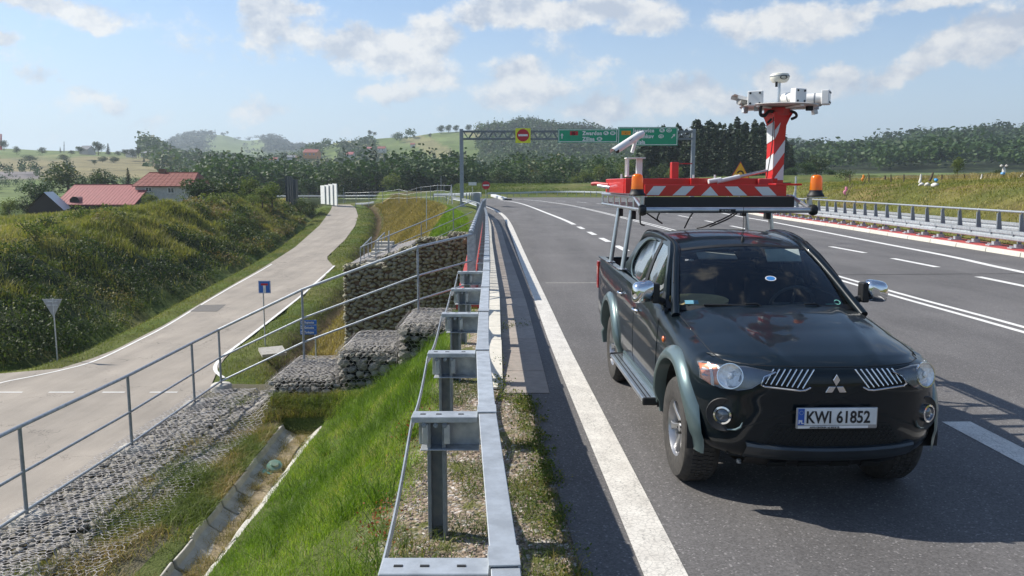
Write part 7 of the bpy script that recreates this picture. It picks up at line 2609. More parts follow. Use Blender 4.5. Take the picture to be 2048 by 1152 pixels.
def spruce_crown(seed, tiers=20, per=11, wide=.17, mat=NEED):
    g = np.random.default_rng(seed)
    P, Nn, S, A = [], [], [], []
    for i in range(tiers):
        z = .07 + .93 * (i / tiers) ** .95
        R0 = wide * (1 - z) ** .8 * g.uniform(.78, 1.12) + .008
        m = max(4, int(per * (1 - z * .55)))
        for k in range(m):
            a = g.uniform(0, 6.28)
            L = R0 * g.uniform(.65, 1.15)
            steps = max(2, int(L / .022))
            for s in range(steps):
                f = (s + .7) / steps
                P.append((L * f * math.cos(a) + g.normal(0, .004), L * f * math.sin(a) + g.normal(0, .004), z - L * f * .38 + g.normal(0, .006)))
                Nn.append((math.cos(a) * .5, math.sin(a) * .5, .8)); S.append(g.uniform(.026, .046) * (1.15 - .3 * f)); A.append(g.uniform(.15, .75) * (.7 + .3 * f))
    P = np.array(P)
    V, F = cards(P, np.array(S), g, np.array(Nn), .75)
    return V, F, np.repeat(np.clip(np.array(A), 0, 1), 4), mat


def mesh_of(name, data):
    V, F, v, mat = data
    o = fast(name, V, F, mat, attr=v)
    me = o.data
    bpy.data.objects.remove(o)
    return me


CB = [mesh_of('crown', broad_crown(s, 1700, w_, m_)) for s, w_, m_ in ((1, .42, LEAF), (2, .36, LEAF), (3, .5, LEAF), (4, .3, LEAF), (5, .44, BUSH), (6, .4, PALE))]
CB[2] = mesh_of('crown', broad_crown(3, 1700, .45, LEAF, base=-.45))
CS = [mesh_of('crown', spruce_crown(s, 30, 19, w_)) for s, w_ in ((1, .17), (2, .20), (3, .15))]
mb = MB(); mb.tube([(0, 0, -.05), (.004, 0, .2), (-.006, .004, .45), (0, 0, .75)], [.028, .02, .013, .004], 7)
for a, z in ((0, .28), (1.3, .34), (2.7, .4), (4.0, .31), (5.2, .46)):
    mb.tube([(0, 0, z), (.08 * math.cos(a), .08 * math.sin(a), z + .1), (.15 * math.cos(a), .15 * math.sin(a), z + .22)], [.011, .007, .003], 5)
_t = mb.build('trunk', BARK); TRB = _t.data; bpy.data.objects.remove(_t)
mb = MB(); mb.tube([(0, 0, -.05), (0, 0, .5), (0, 0, .98)], [.014, .009, .002], 6)
for k in range(10):
    a = k * 2.4; z = .12 + k * .07; mb.tube([(0, 0, z), (.09 * (1 - z) * math.cos(a), .09 * (1 - z) * math.sin(a), z - .02)], .003, 4)
_t = mb.build('trunk', BARK); TRS = _t.data; bpy.data.objects.remove(_t)


def tree(px, pyb, pyt, Y, kind, label, group=None, wf=1.0, seed=None):
    b = D(px, pyb, Y); t_ = D(px, pyt, Y)
    h = t_.z - b.z
    sp = kind.startswith('s')
    idx = int(kind[1:])
    t = thing('spruce_tree' if sp else 'broadleaf_tree', b, label, 'tree', group, rz=(px * 1.7) % 6.28)
    me, tr = (CS[idx], TRS) if sp else (CB[idx], TRB)
    for nm, m_ in (('trunk', tr), ('crown', me)):
        o = bpy.data.objects.new(nm, m_); COL.objects.link(o); o.parent = t; o.scale = (h * wf, h * wf, h)
    return t


def whash(px): return ((px * 37) % 17) / 17


TL_ = [
    (137, 388, 319, 152, 'b4', 'dark round tree rising behind the pink barn roof, left of centre', 1.7), (198, 388, 333, 158, 'b4', 'broad olive tree behind the middle of the pink barn roof', 1.9),
    (258, 380, 335, 150, 's1', 'dark narrow tree touching the left end of the house roof', 1.3), (82, 425, 354, 118, 'b0', 'leafy tree at the left gable of the dark shed', 1.15),
    (20, 440, 396, 105, 'b5', 'pale green bush like tree at the left edge below the field', 1.3), (55, 435, 388, 112, 'b4', 'dark bush like tree left of the dark shed', 1.2),
    (396, 418, 344, 112, 'b0', 'dark tree at the right end of the white house', 1.2), (428, 415, 350, 112, 'b4', 'middle tree of the group right of the white house', 1.6), (466, 412, 327, 116, 'b2', 'tall spreading tree right of the white house group', 1.5),
    (500, 410, 352, 112, 'b5', 'pale tree near the dark noise panels', 1.2), (545, 412, 364, 110, 'b5', 'low pale tree just left of the dark noise panels', 1.4), (525, 414, 372, 104, 'b5', 'smallest pale tree before the noise panels', 1.5),
    (300, 415, 386, 110, 'b5', 'small bush like tree in front of the white house', 1.8), (345, 412, 360, 150, 'b3', 'slim tree mostly hidden behind the white house', 1.0),
    (8, 300, 276, 560, 'b0', 'small tree on the left horizon at the frame edge', 1.0), (34, 304, 288, 560, 'b2', 'low dome shaped tree on the left horizon', 1.3), (84, 305, 290, 560, 'b2', 'round bush like tree on the horizon above the barn', 1.7),
    (121, 305, 293, 560, 's0', 'small pointed tree on the horizon left of the hilltop farm', 1.2), (143, 307, 298, 560, 'b2', 'low bush at the left side of the hilltop farm', 2.2), (160, 307, 290, 565, 'b0', 'dark tree hiding the hilltop farm', 1.5),
    (197, 309, 278, 560, 'b0', 'tallest round tree on the left horizon', 1.15), (217, 309, 286, 560, 's1', 'pointed tree right of the tallest horizon tree', 1.4), (235, 309, 299, 560, 'b2', 'low round tree on the horizon ridge', 2.0),
    (250, 311, 296, 570, 'b0', 'bushy tree towards the right end of the ridge', 1.5), (264, 311, 293, 570, 'b2', 'rounded tree near the end of the ridge', 1.4), (277, 312, 291, 565, 'b3', 'upright tree where the ridge ends', 1.3),
    (60, 321, 306, 470, 'b2', 'wide bush in the green field at the left', 3.2), (127, 319, 305, 480, 'b2', 'round bush in the field under the hilltop farm', 2.6), (205, 324, 311, 470, 'b4', 'small bush in the field below the tall horizon tree', 2.2),
    (228, 325, 312, 470, 'b4', 'bush group at the right part of the field', 2.6), (189, 329, 318, 440, 'b0', 'tiny round tree alone in the stubble field', 1.4), (288, 324, 313, 460, 's1', 'tiny pointed tree beside a field bank', 1.8),
]
for (px, pb, pt, Y, k, lb, wf) in TL_: tree(px, pb, pt, Y, k, lb, wf=wf)
SPL = ['leftmost spruce of the stand, behind the tilted camera stand', 'spruce under the middle of the right green sign', 'small spruce under the right part of the green sign', 'spruce just left of the right gantry post', 'tall spruce directly behind the right gantry post', 'first tall spruce right of the gantry post', 'tallest spruce right of the gantry post', 'slimmer spruce next to the tallest one', 'shorter spruce at a dip in the stand', 'spruce above the bend warning triangle, left', 'spruce above the bend warning triangle, right', 'low spruce between two tall ones left of the mast', 'tall dark spruce close left of the striped mast', 'spruce whose side is hidden by the striped mast', 'low spruce directly behind the striped mast', 'slim spruce showing just right of the mast', 'separate dark spruce standing right of the mast']
# the spruce stand behind the gantry's right post
for i, (px, pt, Y, k) in enumerate([(1290, 300, 190, 's1'), (1312, 285, 192, 's0'), (1333, 292, 186, 's2'), (1352, 278, 190, 's1'), (1368, 270, 186, 's0'), (1396, 256, 182, 's0'), (1412, 250, 186, 's1'), (1428, 262, 180, 's2'), (1441, 266, 184, 's0'), (1455, 274, 178, 's1'),
                                    (1472, 262, 184, 's0'), (1486, 282, 178, 's2'), (1503, 258, 188, 's1'), (1518, 270, 182, 's0'), (1532, 286, 178, 's1'), (1548, 292, 186, 's2'), (1580, 288, 186, 's0')]):
    tree(px, 372 - i * .9, pt, Y, k, SPL[i], group='spruces behind the gantry', wf=1.55)
for (px, pb, pt, Y, k, lb, wf) in [(1170, 372, 340, 196, 'b5', 'light green bushy tree at the left of the spruce stand', 1.4), (1200, 372, 330, 200, 'b5', 'taller light tree left of the tilted camera', 1.3), (1225, 372, 336, 195, 'b0', 'rounded tree behind the tilted camera', 1.4),
                                   (1255, 372, 318, 192, 'b5', 'tan green tree between tilted camera and spruces', 1.3), (1320, 372, 322, 176, 'b4', 'bushy tree in front of the spruces above the red frame', 1.4), (1350, 372, 330, 172, 'b5', 'pale bushy tree in front of the spruces beside the gantry post', 1.4), (1150, 374, 352, 190, 'b5', 'small light bush tree at the bend bank', 1.6),
                                   (1612, 356, 318, 176, 'b0', 'dark round tree right of the mast above the bank', 1.6), (1632, 356, 305, 182, 'b4', 'taller round tree behind the right beacon', 1.4), (1660, 356, 336, 165, 'b0', 'low dark bush tree right of the right beacon', 2.0), (1580, 358, 330, 170, 'b0', 'low tree close to the mast', 1.6),
                                   (1915, 352, 314, 118, 'b5', 'yellowish round tree alone on the right crest', 1.0), (1998, 353, 338, 110, 'b4', 'low dark bush on the right crest', 2.2)]:
    tree(px, pb, pt, Y, k, lb, wf=wf)
for (px, pb, pt, Y, k, wf, lb) in [(618, 396, 348, 205, 'b0', 1.5, 'dark round tree left above the white noise panels'), (655, 394, 336, 225, 'b1', 1.3, 'tall tree rising directly behind the white noise panels'), (690, 395, 328, 215, 'b4', 1.3, 'tall dark tree just right of the white noise panels'), (722, 394, 340, 230, 'b1', 1.4, 'mid green tree right of the tall dark one by the panels'),
                                   (752, 395, 322, 220, 'b0', 1.2, 'tallest valley tree midway between panels and gantry'), (785, 394, 346, 210, 'b5', 1.5, 'light green tree at the valley road, centre left'), (815, 393, 330, 235, 'b4', 1.4, 'broad dark tree behind the wire fence'), (848, 392, 338, 225, 'b1', 1.3, 'green tree behind the tall fence poles'),
                                   (880, 391, 326, 240, 'b0', 1.2, 'high tree left of the gantry post base'), (908, 390, 344, 230, 'b5', 1.4, 'pale tree touching the left gantry post'), (560, 392, 350, 215, 'b1', 1.4, 'green tree behind the dark noise panels'), (1000, 376, 336, 210, 'b4', 1.5, 'dark tree right of the round no entry sign'), (1045, 376, 330, 222, 'b1', 1.4, 'green tree under the yellow gantry board'), (1092, 375, 334, 215, 'b0', 1.5, 'tree below the left edge of the left green sign')]:
    tree(px, pb, pt, Y, k, lb, wf=wf)
for (px, pb, pt, Y, lb) in [(740, 272, 258, 930, 'lone tree on the middle hill skyline, left'), (750, 272, 262, 930, 'small tree beside the lone skyline tree'), (882, 268, 247, 930, 'rounded tree at the hill clump'), (897, 266, 246, 940, 'dense tree of the clump on the hill'), (912, 265, 247, 940, 'tree closing the hill clump'), (937, 264, 246, 930, 'lone round tree left of the gantry post'),
                            (828, 276, 268, 900, 'single field tree on the middle hill'), (802, 274, 266, 900, 'small single tree at a field edge'), (860, 275, 265, 900, 'field tree under the hill clump'), (455, 268, 261, 2050, 'tiny tree pair on the far green hill')]:
    tree(px, pb, pt, Y, 'b0', lb, wf=1.15)

# ------------------------------------------------------------------ far woods: one mass each
def lowb(seed, n=85):
    g = np.random.default_rng(seed)
    k = 9
    c = g.normal(size=(k, 3)); c /= np.linalg.norm(c, axis=1)[:, None]; c = c * np.array([.17, .17, .22]) * g.uniform(.5, 1, (k, 1)) + np.array([0, 0, .58])
    w_ = g.integers(0, k, n); q = g.normal(size=(n, 3)); q /= np.linalg.norm(q, axis=1)[:, None]
    p = c[w_] + q * (g.uniform(.12, .22, n))[:, None]
    V, F = cards(p, g.uniform(.05, .10, n) * (150 / n) ** .5, g, q, .6)
    return V, F, np.repeat(np.clip(g.normal(0, .10, n), -.3, .3), 4)


def lows(seed, n=70):
    g = np.random.default_rng(seed)
    z = g.random(n) ** 1.3 * .92 + .06; a = g.uniform(0, 6.28, n); r = .17 * (1 - z) ** .85 * g.uniform(.5, 1.1, n)
    p = np.stack([r * np.cos(a), r * np.sin(a), z], 1)
    V, F = cards(p, .045 + .11 * (1 - z), g, np.stack([np.cos(a), np.sin(a), np.full(n, .7)], 1), .6)
    return V, F, np.repeat(np.clip(g.normal(0, .08, n), -.3, .3), 4)


LB = [lowb(i, 150) for i in range(6)]; LBM = [lowb(i, 52) for i in range(6)]; LBF = [lowb(i, 26) for i in range(5)]; LS = [lows(i + 20) for i in range(4)]


def forest(name, label, spots, mat, lib, seed):
    g = np.random.default_rng(seed)
    VV, FF, AA, nb = [], [], [], 0
    for (x, y, z, h, w_, tone) in spots:
        L_ = lib if lib is not LB or y < 340 else (LBM if y < 1400 else LBF)
        V, F, A = L_[g.integers(0, len(L_))]
        a = g.uniform(0, 6.28); c, s = math.cos(a), math.sin(a)
        VV.append(np.stack([(V[:, 0] * c - V[:, 1] * s) * h * w_ + x, (V[:, 0] * s + V[:, 1] * c) * h * w_ + y, V[:, 2] * h + z - h * .10], 1)); FF.append(F + nb); nb += len(V); AA.append(np.clip(A + tone, 0, 1))
    tag(fast(name, np.concatenate(VV), np.concatenate(FF), mat, attr=np.concatenate(AA)), label, kind='stuff')


def spots_in(n, px0, px1, y0, y1, keep, h, w_, seed, tone=(.15, .8)):
    g = np.random.default_rng(seed)
    Y = y0 + (y1 - y0) * g.random(n) ** .9; px = g.uniform(px0, px1, n)
    x = (px - 1024) / FPX * Y
    k = keep(px, Y, g.random(n)); x, Y = x[k], Y[k]
    z = ZF(x, Y); hs = .55 + .9 * vnoise(x, Y, 38, 91); tn = vnoise(x, Y, 35, 71) * (tone[1] - tone[0]) + tone[0]
    n = len(x)
    return list(zip(x, Y, z, g.uniform(*h, n) * hs, g.uniform(*w_, n), tn + g.normal(0, .12, n)))


sp1 = spots_in(1500, 955, 1300, 205, 960, lambda px, Y, r: (px + 50 * (r - .5) > 990) | (Y > 250), (7, 14), (1.0, 1.5), 1)
sp1 += spots_in(1300, 940, 1290, 520, 1000, lambda px, Y, r: (px + 70 * (vnoise(px, Y, 45, 92) - .5) > 985) | (Y < 640), (9, 16), (1.1, 1.6), 2)
forest('middle_wood', 'mixed wood covering the hillside behind the gantry', sp1, LEAF, LB, 4)
sp2 = spots_in(1500, 1290, 2250, 330, 760, lambda px, Y, r: (px < 1560) | (Y > 360), (11, 18), (1.1, 1.6), 5, (.1, .75)) + spots_in(700, 1560, 2250, 560, 760, lambda px, Y, r: r < 2, (12, 19), (1.1, 1.5), 6, (.1, .7))
forest('right_wood', 'long wooded ridge on the right beyond the meadow', sp2, LEAF, LB, 7)
forest('spruce_thicket', 'dense undergrowth of spruces filling the dark stand behind the gantry', spots_in(150, 1280, 1560, 190, 215, lambda px, Y, r: r < 1, (8, 13.5), (1.3, 1.8), 31, (.0, .5)), NEED, [lows(40 + i, 260) for i in range(4)], 32)
forest('ridge_spruces', 'spruce tops pricking up along the wooded ridges', spots_in(230, 1780, 2150, 600, 780, lambda px, Y, r: r < 1, (11, 17), (1, 1.3), 8) + spots_in(150, 1290, 1560, 1100, 1450, lambda px, Y, r: r < 1, (16, 24), (1, 1.3), 9) + spots_in(160, 960, 1170, 800, 980, lambda px, Y, r: r < 1, (12, 17), (1, 1.3), 10), NEED, LS, 9)
sp3 = spots_in(1150, 330, 960, 215, 560, lambda px, Y, r: ((px > 420) | (Y > 330)) & (r < .9), (9, 15), (1.1, 1.6), 11, (.2, .85))
sp3 += spots_in(380, 480, 830, 560, 960, lambda px, Y, r: (vnoise(px, Y * .6, 38, 77) > .52), (9, 14), (1.2, 1.7), 12)
sp3 += spots_in(620, 300, 640, 520, 780, lambda px, Y, r: (r < .35 + .9 * (vnoise(px, Y * .7, 30, 78) > .35)) & ((px < 585) | (px > 640) | (Y < 620)), (11, 18), (1.1, 1.7), 23, (.1, .7))
sp3 += spots_in(260, 620, 760, 620, 900, lambda px, Y, r: (vnoise(px, Y * .6, 26, 79) > .4) & ((px < 640) | (px > 690)), (11, 17), (1.1, 1.6), 24, (.1, .7))
forest('valley_wood', 'valley woodland below the hill farms', sp3, LEAF, LB, 13)
forest('valley_spruces', 'dark spruces scattered through the valley wood', spots_in(520, 330, 960, 240, 700, lambda px, Y, r: r < .8, (11, 17), (1, 1.25), 14), NEED, LS, 15)
sp4 = spots_in(1500, 270, 640, 1550, 2250, lambda px, Y, r: (px < 415 + 25 * r) | (px > 525 + 25 * r) | (r > .94), (9, 14), (1.6, 2.3), 16, (.05, .5))
forest('far_hill_wood', 'bluish wood covering both shoulders of the far hill', sp4, NEED, LB, 17)
sp5 = spots_in(110, -150, 330, 240, 330, lambda px, Y, r: r < .8, (4, 7), (1.2, 1.7), 18) + spots_in(60, -100, 160, 360, 400, lambda px, Y, r: r < .7, (4, 8), (.8, 1.1), 19)
forest('field_scrub', 'scrub and young trees in the hollow behind the farm', sp5, LEAF, LB, 20)

# ------------------------------------------------------------------ buildings
def ribmat(name, c1, c2, n=9.0, axis=0):
    return M(name, c1, .6, .1, col2=c2, nscale=n, stretch=(4, 1, .5))


def house(name, label, pxl_, pxr_, ridge, eave, basep, Y, depth, roofm, wallm, wins=(), hip=0.0, chimney=None, over=.3, cat='house', ribs=0.55, pane=None):
    a = D(pxl_, eave, Y); b = D(pxr_, eave, Y)
    zr = D(pxl_, ridge, Y + depth / 2).z; ze = a.z; zb0 = D(pxl_, basep, Y).z
    t = thing(name, ((a.x + b.x) / 2, Y + depth / 2, zb0), label, cat)
    x0, x1 = a.x + over, b.x - over
    mb = MB(); mb.box(((x0 + x1) / 2, Y + depth / 2 + .1, (ze + zb0) / 2 - .5), (x1 - x0, depth - .5, ze - zb0 + 1.0)); mb.build('wall', wallm, t, world=True)
    gl_ = []
    if hip < .5:
        for xx in (x0, x1):
            mb = MB(); mb.prism([(Y + .35, ze), (Y + depth - .2, ze), (Y + depth / 2, zr - .12)], xx - .05, xx + .05, lambda u, v, w: (w, u, v)); mb.build('gable', wallm, t, world=True)
    hx = hip * (b.x - a.x) * .12
    A, B = Vector((a.x, Y - .1, ze - .1)), Vector((b.x, Y - .1, ze - .1)); C_, D_ = Vector((a.x, Y + depth + .1, ze - .1)), Vector((b.x, Y + depth + .1, ze - .1))
    E1, E2 = Vector((a.x + hx, Y + depth / 2, zr)), Vector((b.x - hx, Y + depth / 2, zr))
    mb = MB(); th = Vector((0, 0, .14))
    mb.add([A, B, E2, E1, A + th, B + th, E2 + th, E1 + th], [(0, 3, 2, 1), (4, 5, 6, 7), (0, 1, 5, 4), (1, 2, 6, 5), (2, 3, 7, 6), (3, 0, 4, 7)])
    mb.add([C_, D_, E2, E1, C_ + th, D_ + th, E2 + th, E1 + th], [(0, 1, 2, 3), (7, 6, 5, 4), (4, 5, 1, 0), (5, 6, 2, 1), (3, 7, 4, 0)])
    if hip: mb.add([A + th, C_ + th, E1 + th, B + th, D_ + th, E2 + th], [(0, 2, 1), (3, 4, 5)])
    rf = mb.build('roof', roofm, t, world=True)
    if ribs:
        mb = MB(); L = (b.x - a.x); n_ = int(L / ribs)
        for k in range(n_ + 1):
            f = k / n_; p = A.lerp(B, f) + th; q = E1.lerp(E2, f) + th; mb.bar(p, q, .06, .06)
        if name == 'farmhouse':
            for k in range(1, 9): mb.bar(A.lerp(E1, k / 9) + th, B.lerp(E2, k / 9) + th, .05, .05)
        o = mb.build('roof_ribs', roofm, rf, world=True)
    mb = MB(); mb.bar(E1 + th, E2 + th, .25, .12); mb.build('ridge_cap', roofm, rf, world=True)
    for (wx0, wx1, wy0, wy1) in wins:
        p, q = D(wx0, wy0, Y), D(wx1, wy1, Y)
        cx, cz = (p.x + q.x) / 2, (p.z + q.z) / 2; ww, wh = q.x - p.x, p.z - q.z
        mb = MB()
        for dx, dz, w1, h1 in ((-ww / 2, 0, .1, wh + .1), (ww / 2, 0, .1, wh + .1), (0, 0, .08, wh), (0, wh / 2, ww, .1), (0, -wh / 2, ww + .2, .12)): mb.box((cx + dx, Y + .28, cz + dz), (w1, .12, h1))
        fr_ = mb.build('window', WHITE, t, world=True)
        mb = MB(); mb.box((cx, Y + .33, cz), (ww, .02, wh)); mb.build('pane', pane or M('window_pane', (.05, .07, .09), .1, coat=1), fr_, world=True)
    if chimney:
        p = D(chimney[0], chimney[1], Y + depth / 2)
        mb = MB(); mb.box((p.x, Y + depth / 2, (p.z + zr) / 2 - .2), (1.0 if ribs else .8, .7, p.z - zr + .8)); mb.build('chimney', M('brown_brick', (.20, .13, .09), .9, nscale=14), rf, world=True)
    return t


TILE = M('red_tile_roof', (.28, .075, .055), .7, col2=(.21, .06, .045), nscale=10)
PINK = M('faded_red_sheet_roof', (.38, .115, .11), .65, col2=(.30, .09, .085), nscale=2, stretch=(3, .6, .6))
PLAST = M('grey_white_plaster', (.52, .53, .50), .9, nscale=3)
WOODD = M('dark_boards', (.045, .04, .036), .9, col2=(.03, .027, .025), nscale=8, stretch=(4, 1, .4))
BLUER = M('blue_grey_sheet', (.22, .28, .36), .4, .4, nscale=5)
WPL = M('white_plaster', (.70, .68, .63), .9); OPL = M('orange_plaster', (.70, .30, .10), .9); GROOF = M('grey_roof', (.20, .21, .23), .8)
house('farmhouse', 'white two storey farmhouse with red tiled roof behind the bank', 264, 384, 346.5, 372, 412, 122, 9, TILE, PLAST, wins=((289, 302, 375, 383), (334, 347, 375.5, 386)), hip=.7, chimney=(325, 340.5), ribs=.8)
bn = house('barn', 'long low barn with faded pink red sheet roof', 108, 269, 371, 409.5, 420, 118, 12, PINK, WOODD, ribs=.5)
p = D(160, 404, 120)
mb = MB(); mb.lathe([(0, 0), (.65, 0), (.65, 2.2), (0, 2.2)], c=(p.x, 118.6, p.z + .1), n=16, rot=Matrix.Rotation(R(-90), 3, 'X')); mb.box((p.x, 119.8, p.z - .3), (1.3, 2.2, .9)); dm = mb.build('dormer', WOODD, bn, world=True)
mb = MB(); mb.lathe([(.75, 0), (.75, 2.6)], c=(p.x, 118.5, p.z + .1), n=16, rot=Matrix.Rotation(R(-90), 3, 'X')); dr = mb.build('dormer_roof', M('grey_red_sheet', (.28, .14, .13), .7), bn, world=True)
# dark shed with its gable towards us
Ys = 108
t = thing('shed', D(95, 420, Ys), 'dark wooden shed with blue grey roof, gable towards the road', 'shed')
A, B, C_ = D(57, 417, Ys), D(124, 417, Ys), D(89, 386, Ys)
dd = Vector((-3.9, 9, 0))
mb = MB(); mb.add([A - Vector((0, 0, 1)), B - Vector((0, 0, 1)), B, C_, A, A + dd - Vector((0, 0, 1)), B + dd - Vector((0, 0, 1)), B + dd, C_ + dd, A + dd], [(0, 1, 2, 3, 4), (9, 8, 7, 6, 5), (1, 6, 7, 2), (5, 0, 4, 9)]); mb.build('wall', WOODD, t, world=True)
o_ = Vector((.3, -.25, -.15)); up2 = Vector((0, -.2, .12))
mb = MB(); mb.grid([[B + o_ * 1.6, C_ + up2], [B + dd + o_, C_ + dd + up2]]); mb.build('roof', BLUER, t, world=True)
mb = MB(); mb.grid([[A + Vector((-.4, -.25, -.15)), C_ + up2], [A + dd + Vector((-.4, 0, -.15)), C_ + dd + up2]]); mb.build('roof', BLUER, t, world=True)
FH = [(605, 634, 299, 305, 314, 640, 14, TILE, OPL, 'pale house with orange side wall below the middle hill', ((610, 613, 307, 310), (618, 621, 307, 310), (626, 629, 307, 310))),
      (608, 622, 298, 302, 312, 648, 9, TILE, WPL, 'white house directly behind the orange walled one', ((611, 613, 304, 307),)),
      (538, 553, 315, 320, 328, 600, 10, TILE, WPL, 'small red roofed house low in the valley wood', ((543, 545, 322, 325),)),
      (571, 590, 311, 314, 322, 640, 10, GROOF, WPL, 'grey roofed house left of the orange walled one', ((576, 578, 315, 318),)),
      (692, 706, 304, 309, 315, 640, 9, PINK, WPL, 'low house with pinkish roof in the hill clearing', ((697, 699, 311, 313),)),
      (705, 716, 296, 299, 304, 760, 9, GROOF, WPL, 'small grey house upslope of the pinkish roof', ((709, 711, 300, 302),)),
      (733, 742, 294, 297, 303, 760, 9, PINK, WPL, 'red roofed house at the centre of the hill hamlet', ((736, 738, 299, 301),)),
      (754, 770, 293, 297, 303, 760, 10, TILE, WPL, 'white house with bright red roof on the middle hill', ((758, 760, 298, 301), (764, 766, 298, 301))),
      (820, 829, 286, 289, 293, 800, 8, TILE, WPL, 'small brown roofed house beside the field strips', ()),
      (790, 808, 350, 356, 362, 330, 8, PINK, WPL, 'faded red roof peeping out of the valley trees', ((796, 798, 357, 360),)),
      (157, 176, 292, 299, 306, 575, 11, GROOF, PLAST, 'grey farmhouse among trees on the left skyline', ((163, 165, 301, 303),)),
      (250, 263, 304, 307, 312, 590, 9, GROOF, WPL, 'white walled house low at the end of the skyline ridge', ()),
      (280, 296, 303, 306, 312, 590, 9, GROOF, WPL, 'whitish house group where the ridge drops', ((286, 288, 308, 310),))]
for (l, r_, rg, ev, bs_, Y, dp, rm, wm, lb, wn) in FH:
    house('far_house', lb, l, r_, rg, ev, bs_, Y, dp, rm, wm, wins=wn, ribs=0)
# red and white mast at the very left
a, b = D(2, 268, 570), D(2, 300, 570)
mb = MB(); mb.tube([b, b.lerp(a, .5)], .8, 6); mb.tube([b.lerp(a, .5), a], .5, 6); t = mb.build('radio_mast', SRED, None); tag(t, 'red radio mast on the left skyline', 'mast')
for px, py0, py1, Y, lb in ((1258 / 2048 * 700 if 0 else 430, 258, 267, 2050, 'thin mast on top of the far green hill'), (128, 283, 302, 560, 'slender dead tree pole beside the hilltop farm')):
    a, b = D(px, py0, Y), D(px, py1 + 2, Y)
    mb = MB(); mb.tube([b, a], [Y * .0006, Y * .0003], 5); mb.tube([b.lerp(a, .6) - Vector((Y * .001, 0, 0)), b.lerp(a, .65) + Vector((Y * .001, 0, 0))], Y * .0003, 4); tag(mb.build('thin_mast', STEEL_D, None), lb, 'mast')

# ------------------------------------------------------------------ odds and ends on the right bank
WRAP = M('white_wrap', (.70, .68, .64), .6, col2=(.50, .47, .42), nscale=3)
TARP = M('blue_tarpaulin', (.05, .30, .60), .5)
def lump(px, py, Y, s, label, mat, name='wrapped_bale', cat='bale'):
    c = D(px, py, Y)
    me = stone_mesh(int(px), .7, mat)
    o = bpy.data.objects.new(name, me); COL.objects.link(o); o.location = c; o.scale = s; o.rotation_euler = (0, 0, px % 3)
    for p in me.polygons: p.use_smooth = True
    tag(o, label, cat); return o
lump(1843, 369, 45, (.5, .4, .42), 'left whitish wrapped bundle lying on the right bank', WRAP)
lump(1855, 369, 46, (.55, .4, .42), 'middle whitish wrapped bundle on the right bank', WRAP)
lump(1868, 370, 45, (.6, .4, .45), 'right whitish wrapped bundle under the blue sheet', WRAP)
lump(1872, 360, 45.2, (.34, .3, .4), 'crumpled blue sheet on top of the bundles', TARP, 'blue_sheet', 'tarpaulin')
lump(2046, 382, 42, (.5, .5, .45), 'whitish stone lying at the right frame edge', WRAP, 'pale_stone', 'stone')
for k, (px, y0, y1, Y, lean, mat, lb) in enumerate(((1839, 348, 366, 47, .10, WRAP, 'leaning whitewashed stake left of the bundles'), (1859, 345, 362, 48, .22, BARK, 'dark leaning stake behind the bundles'), (1961, 348, 362, 60, .12, WRAP, 'pale leaning stake on the right crest'), (2038, 347, 358, 60, .3, WRAP, 'pale slanted stake at the far right crest'),
                                                 (1770, 351, 359, 60, 0, BARK, 'dark short stake at the left of the crest fence'))):
    a, b = D(px, y0, Y), D(px, y1, Y); a.x += lean
    mb = MB(); mb.tube([b, a.lerp(b, .5) + Vector((.02, 0, 0)), a], [.08, .065, .05], 7); tag(mb.build('stake', mat, None), lb, 'stake')
sc_ = thing('scarecrow', D(2008, 352, 62), 'scarecrow of white and blue cloth on the right crest', 'scarecrow')
a = D(2008, 352, 62); b = D(2008, 331, 62)
mb = MB(); mb.tube([a - Vector((0, 0, .3)), b], .03, 6); mb.tube([b.lerp(a, .12) - Vector((.3, 0, 0)), b.lerp(a, .12) + Vector((.3, 0, 0))], .025, 6); mb.build('frame', BARK, sc_, world=True)
mb = MB(); mb.tube([b.lerp(a, .1), b.lerp(a, .35), b.lerp(a, .75)], [.06, .12, .16], 9); mb.build('coat', WRAP, sc_, world=True)
mb = MB(); mb.tube([b.lerp(a, .65) - Vector((.1, .06, 0)), b.lerp(a, .85) - Vector((.14, .06, 0))], [.14, .18], 9); mb.build('blue_cloth', TARP, sc_, world=True)
for s in (-1, 1):
    mb = MB(); mb.lathe([(0, -.1), (.1, -.06), (.11, .03), (0, .1)], c=b + Vector((s * .2, 0, -.02)), n=9); mb.build('cloth_ball', WRAP, sc_, world=True)
fn = thing('crest_fence', D(1850, 358, 64), 'wire fence with thin wooden posts along the right crest', 'fence')
prev = None
for px in (1700, 1738, 1782, 1808, 1884, 1929, 1975, 2010, 2047):
    a, b = D(px, 349, 64), D(px, 359, 64)
    mb = MB(); mb.tube([b - Vector((0, 0, .2)), a], .045, 6); mb.build('post', BARK, fn, world=True)
    if prev:
        for f in (.1, .55): mb = MB(); mb.tube([prev[0].lerp(prev[1], f), a.lerp(b, f)], .01, 4); mb.build('wire', WIRE, fn, world=True)
    prev = (a, b)
ORN = M('orange_cloth', (.80, .28, .03), .7); PNK = M('pink_cloth', (.70, .25, .35), .7)
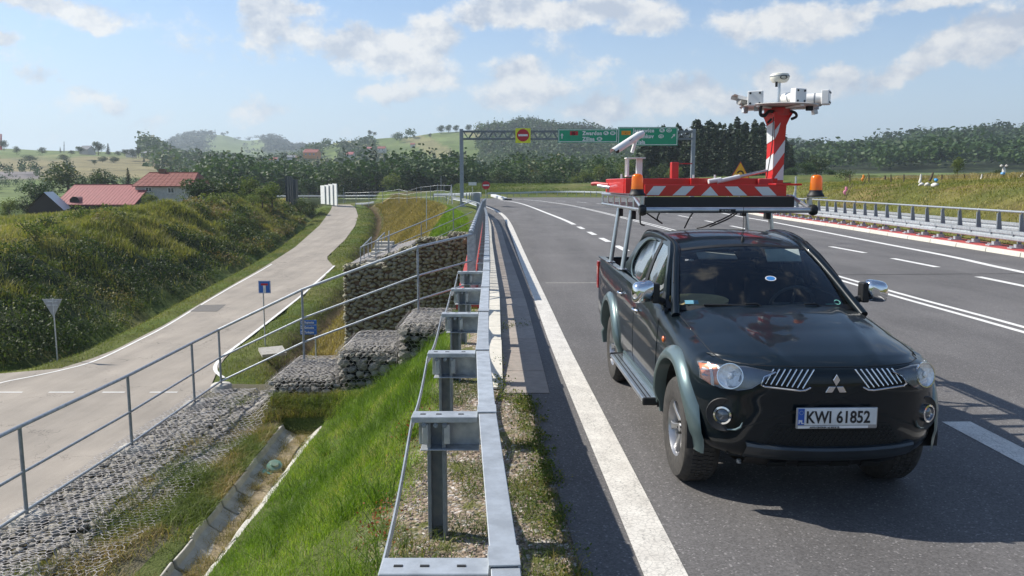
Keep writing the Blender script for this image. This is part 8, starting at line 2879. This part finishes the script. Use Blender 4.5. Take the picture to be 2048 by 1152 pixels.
for nm, px, py, Y, mat, lb, dz in (('pink_streamer', 1691, 380, 40, PNK, 'pink cloth tied to a stick on the right bank', .35), ('orange_streamer', 1726, 355, 48, ORN, 'orange cloth on a slanted stick near the crest', .3)):
    c = D(px, py, Y); t = thing(nm, c - Vector((0, 0, .4)), lb, 'marker')
    mb = MB(); mb.tube([c - Vector((0, 0, .5)), c + Vector((.35, 0, dz))], .015, 5); mb.build('stick', BARK, t, world=True)
    mb = MB(); mb.tube(catmull([c + Vector((0, 0, .16)), c + Vector((.05, 0, .02)), c + Vector((-.05, 0, -.12)), c + Vector((.02, 0, -.24))], 3), [.03, .06, .08, .07, .06, .07, .07, .05, .04, .02][:10], 7); mb.build('cloth', mat, t, world=True)
# clumps on the left plateau
for k, (px, py, Y, r_, lb, mt_) in enumerate(((72, 470, 52, 1.0, 'yellowish bush on the left plateau, nearest the corner', PALE), (150, 445, 66, 1.4, 'bright green bush below the dark shed', PALE), (190, 440, 66, 1.2, 'second bright bush right of the one below the shed', PALE), (95, 458, 58, 1.0, 'dark green bush between yellowish and bright bushes', BUSH),
                                             (235, 432, 76, 1.1, 'bush at the crest left of the farmhouse front', PALE), (275, 425, 82, 1.1, 'bush at the crest before the farmhouse', PALE), (345, 415, 88, 1.2, 'bush on the crest under the farmhouse windows', PALE), (420, 404, 92, 1.3, 'leafy bush on the crest right of the farmhouse', PALE),
                                             (460, 402, 94, 1.2, 'leafy bush on the crest below the tall tree', PALE), (505, 402, 98, 1.1, 'leafy bush on the crest near the noise panels', PALE), (600, 412, 118, 1.3, 'dark bush at the foot of the dark noise panels', BUSH), (612, 425, 112, 1.1, 'dark bush in the ditch before the white panels', BUSH), (628, 414, 122, 1.0, 'last dark bush beside the end of the lower road', BUSH),
                                             (1690, 352, 120, 1.3, 'low bush on the crest right of the right beacon', BUSH), (1022, 376, 176, 1.0, 'small bush on the bend bank', PALE))):
    small_bush(px, py + 4, Y, r_, lb, mt_, 700, seed=80 + k)

# ------------------------------------------------------------------ haze
mb = MB(); mb.box((0, 0, 131), (11000, 11000, 286))
hz = mb.build('haze', None if 0 else bpy.data.materials.new('air'))
am = hz.data.materials[0]; am.use_nodes = True
nt = am.node_tree; nt.nodes.clear()
pv = nt.nodes.new('ShaderNodeVolumePrincipled'); ou = nt.nodes.new('ShaderNodeOutputMaterial')
pv.inputs['Color'].default_value = (.78, .90, 1.0, 1); pv.inputs['Density'].default_value = .00026; pv.inputs['Anisotropy'].default_value = .25
nt.links.new(pv.outputs[0], ou.inputs['Volume'])
tag(hz, 'thin blue summer haze over the valley', kind='stuff')
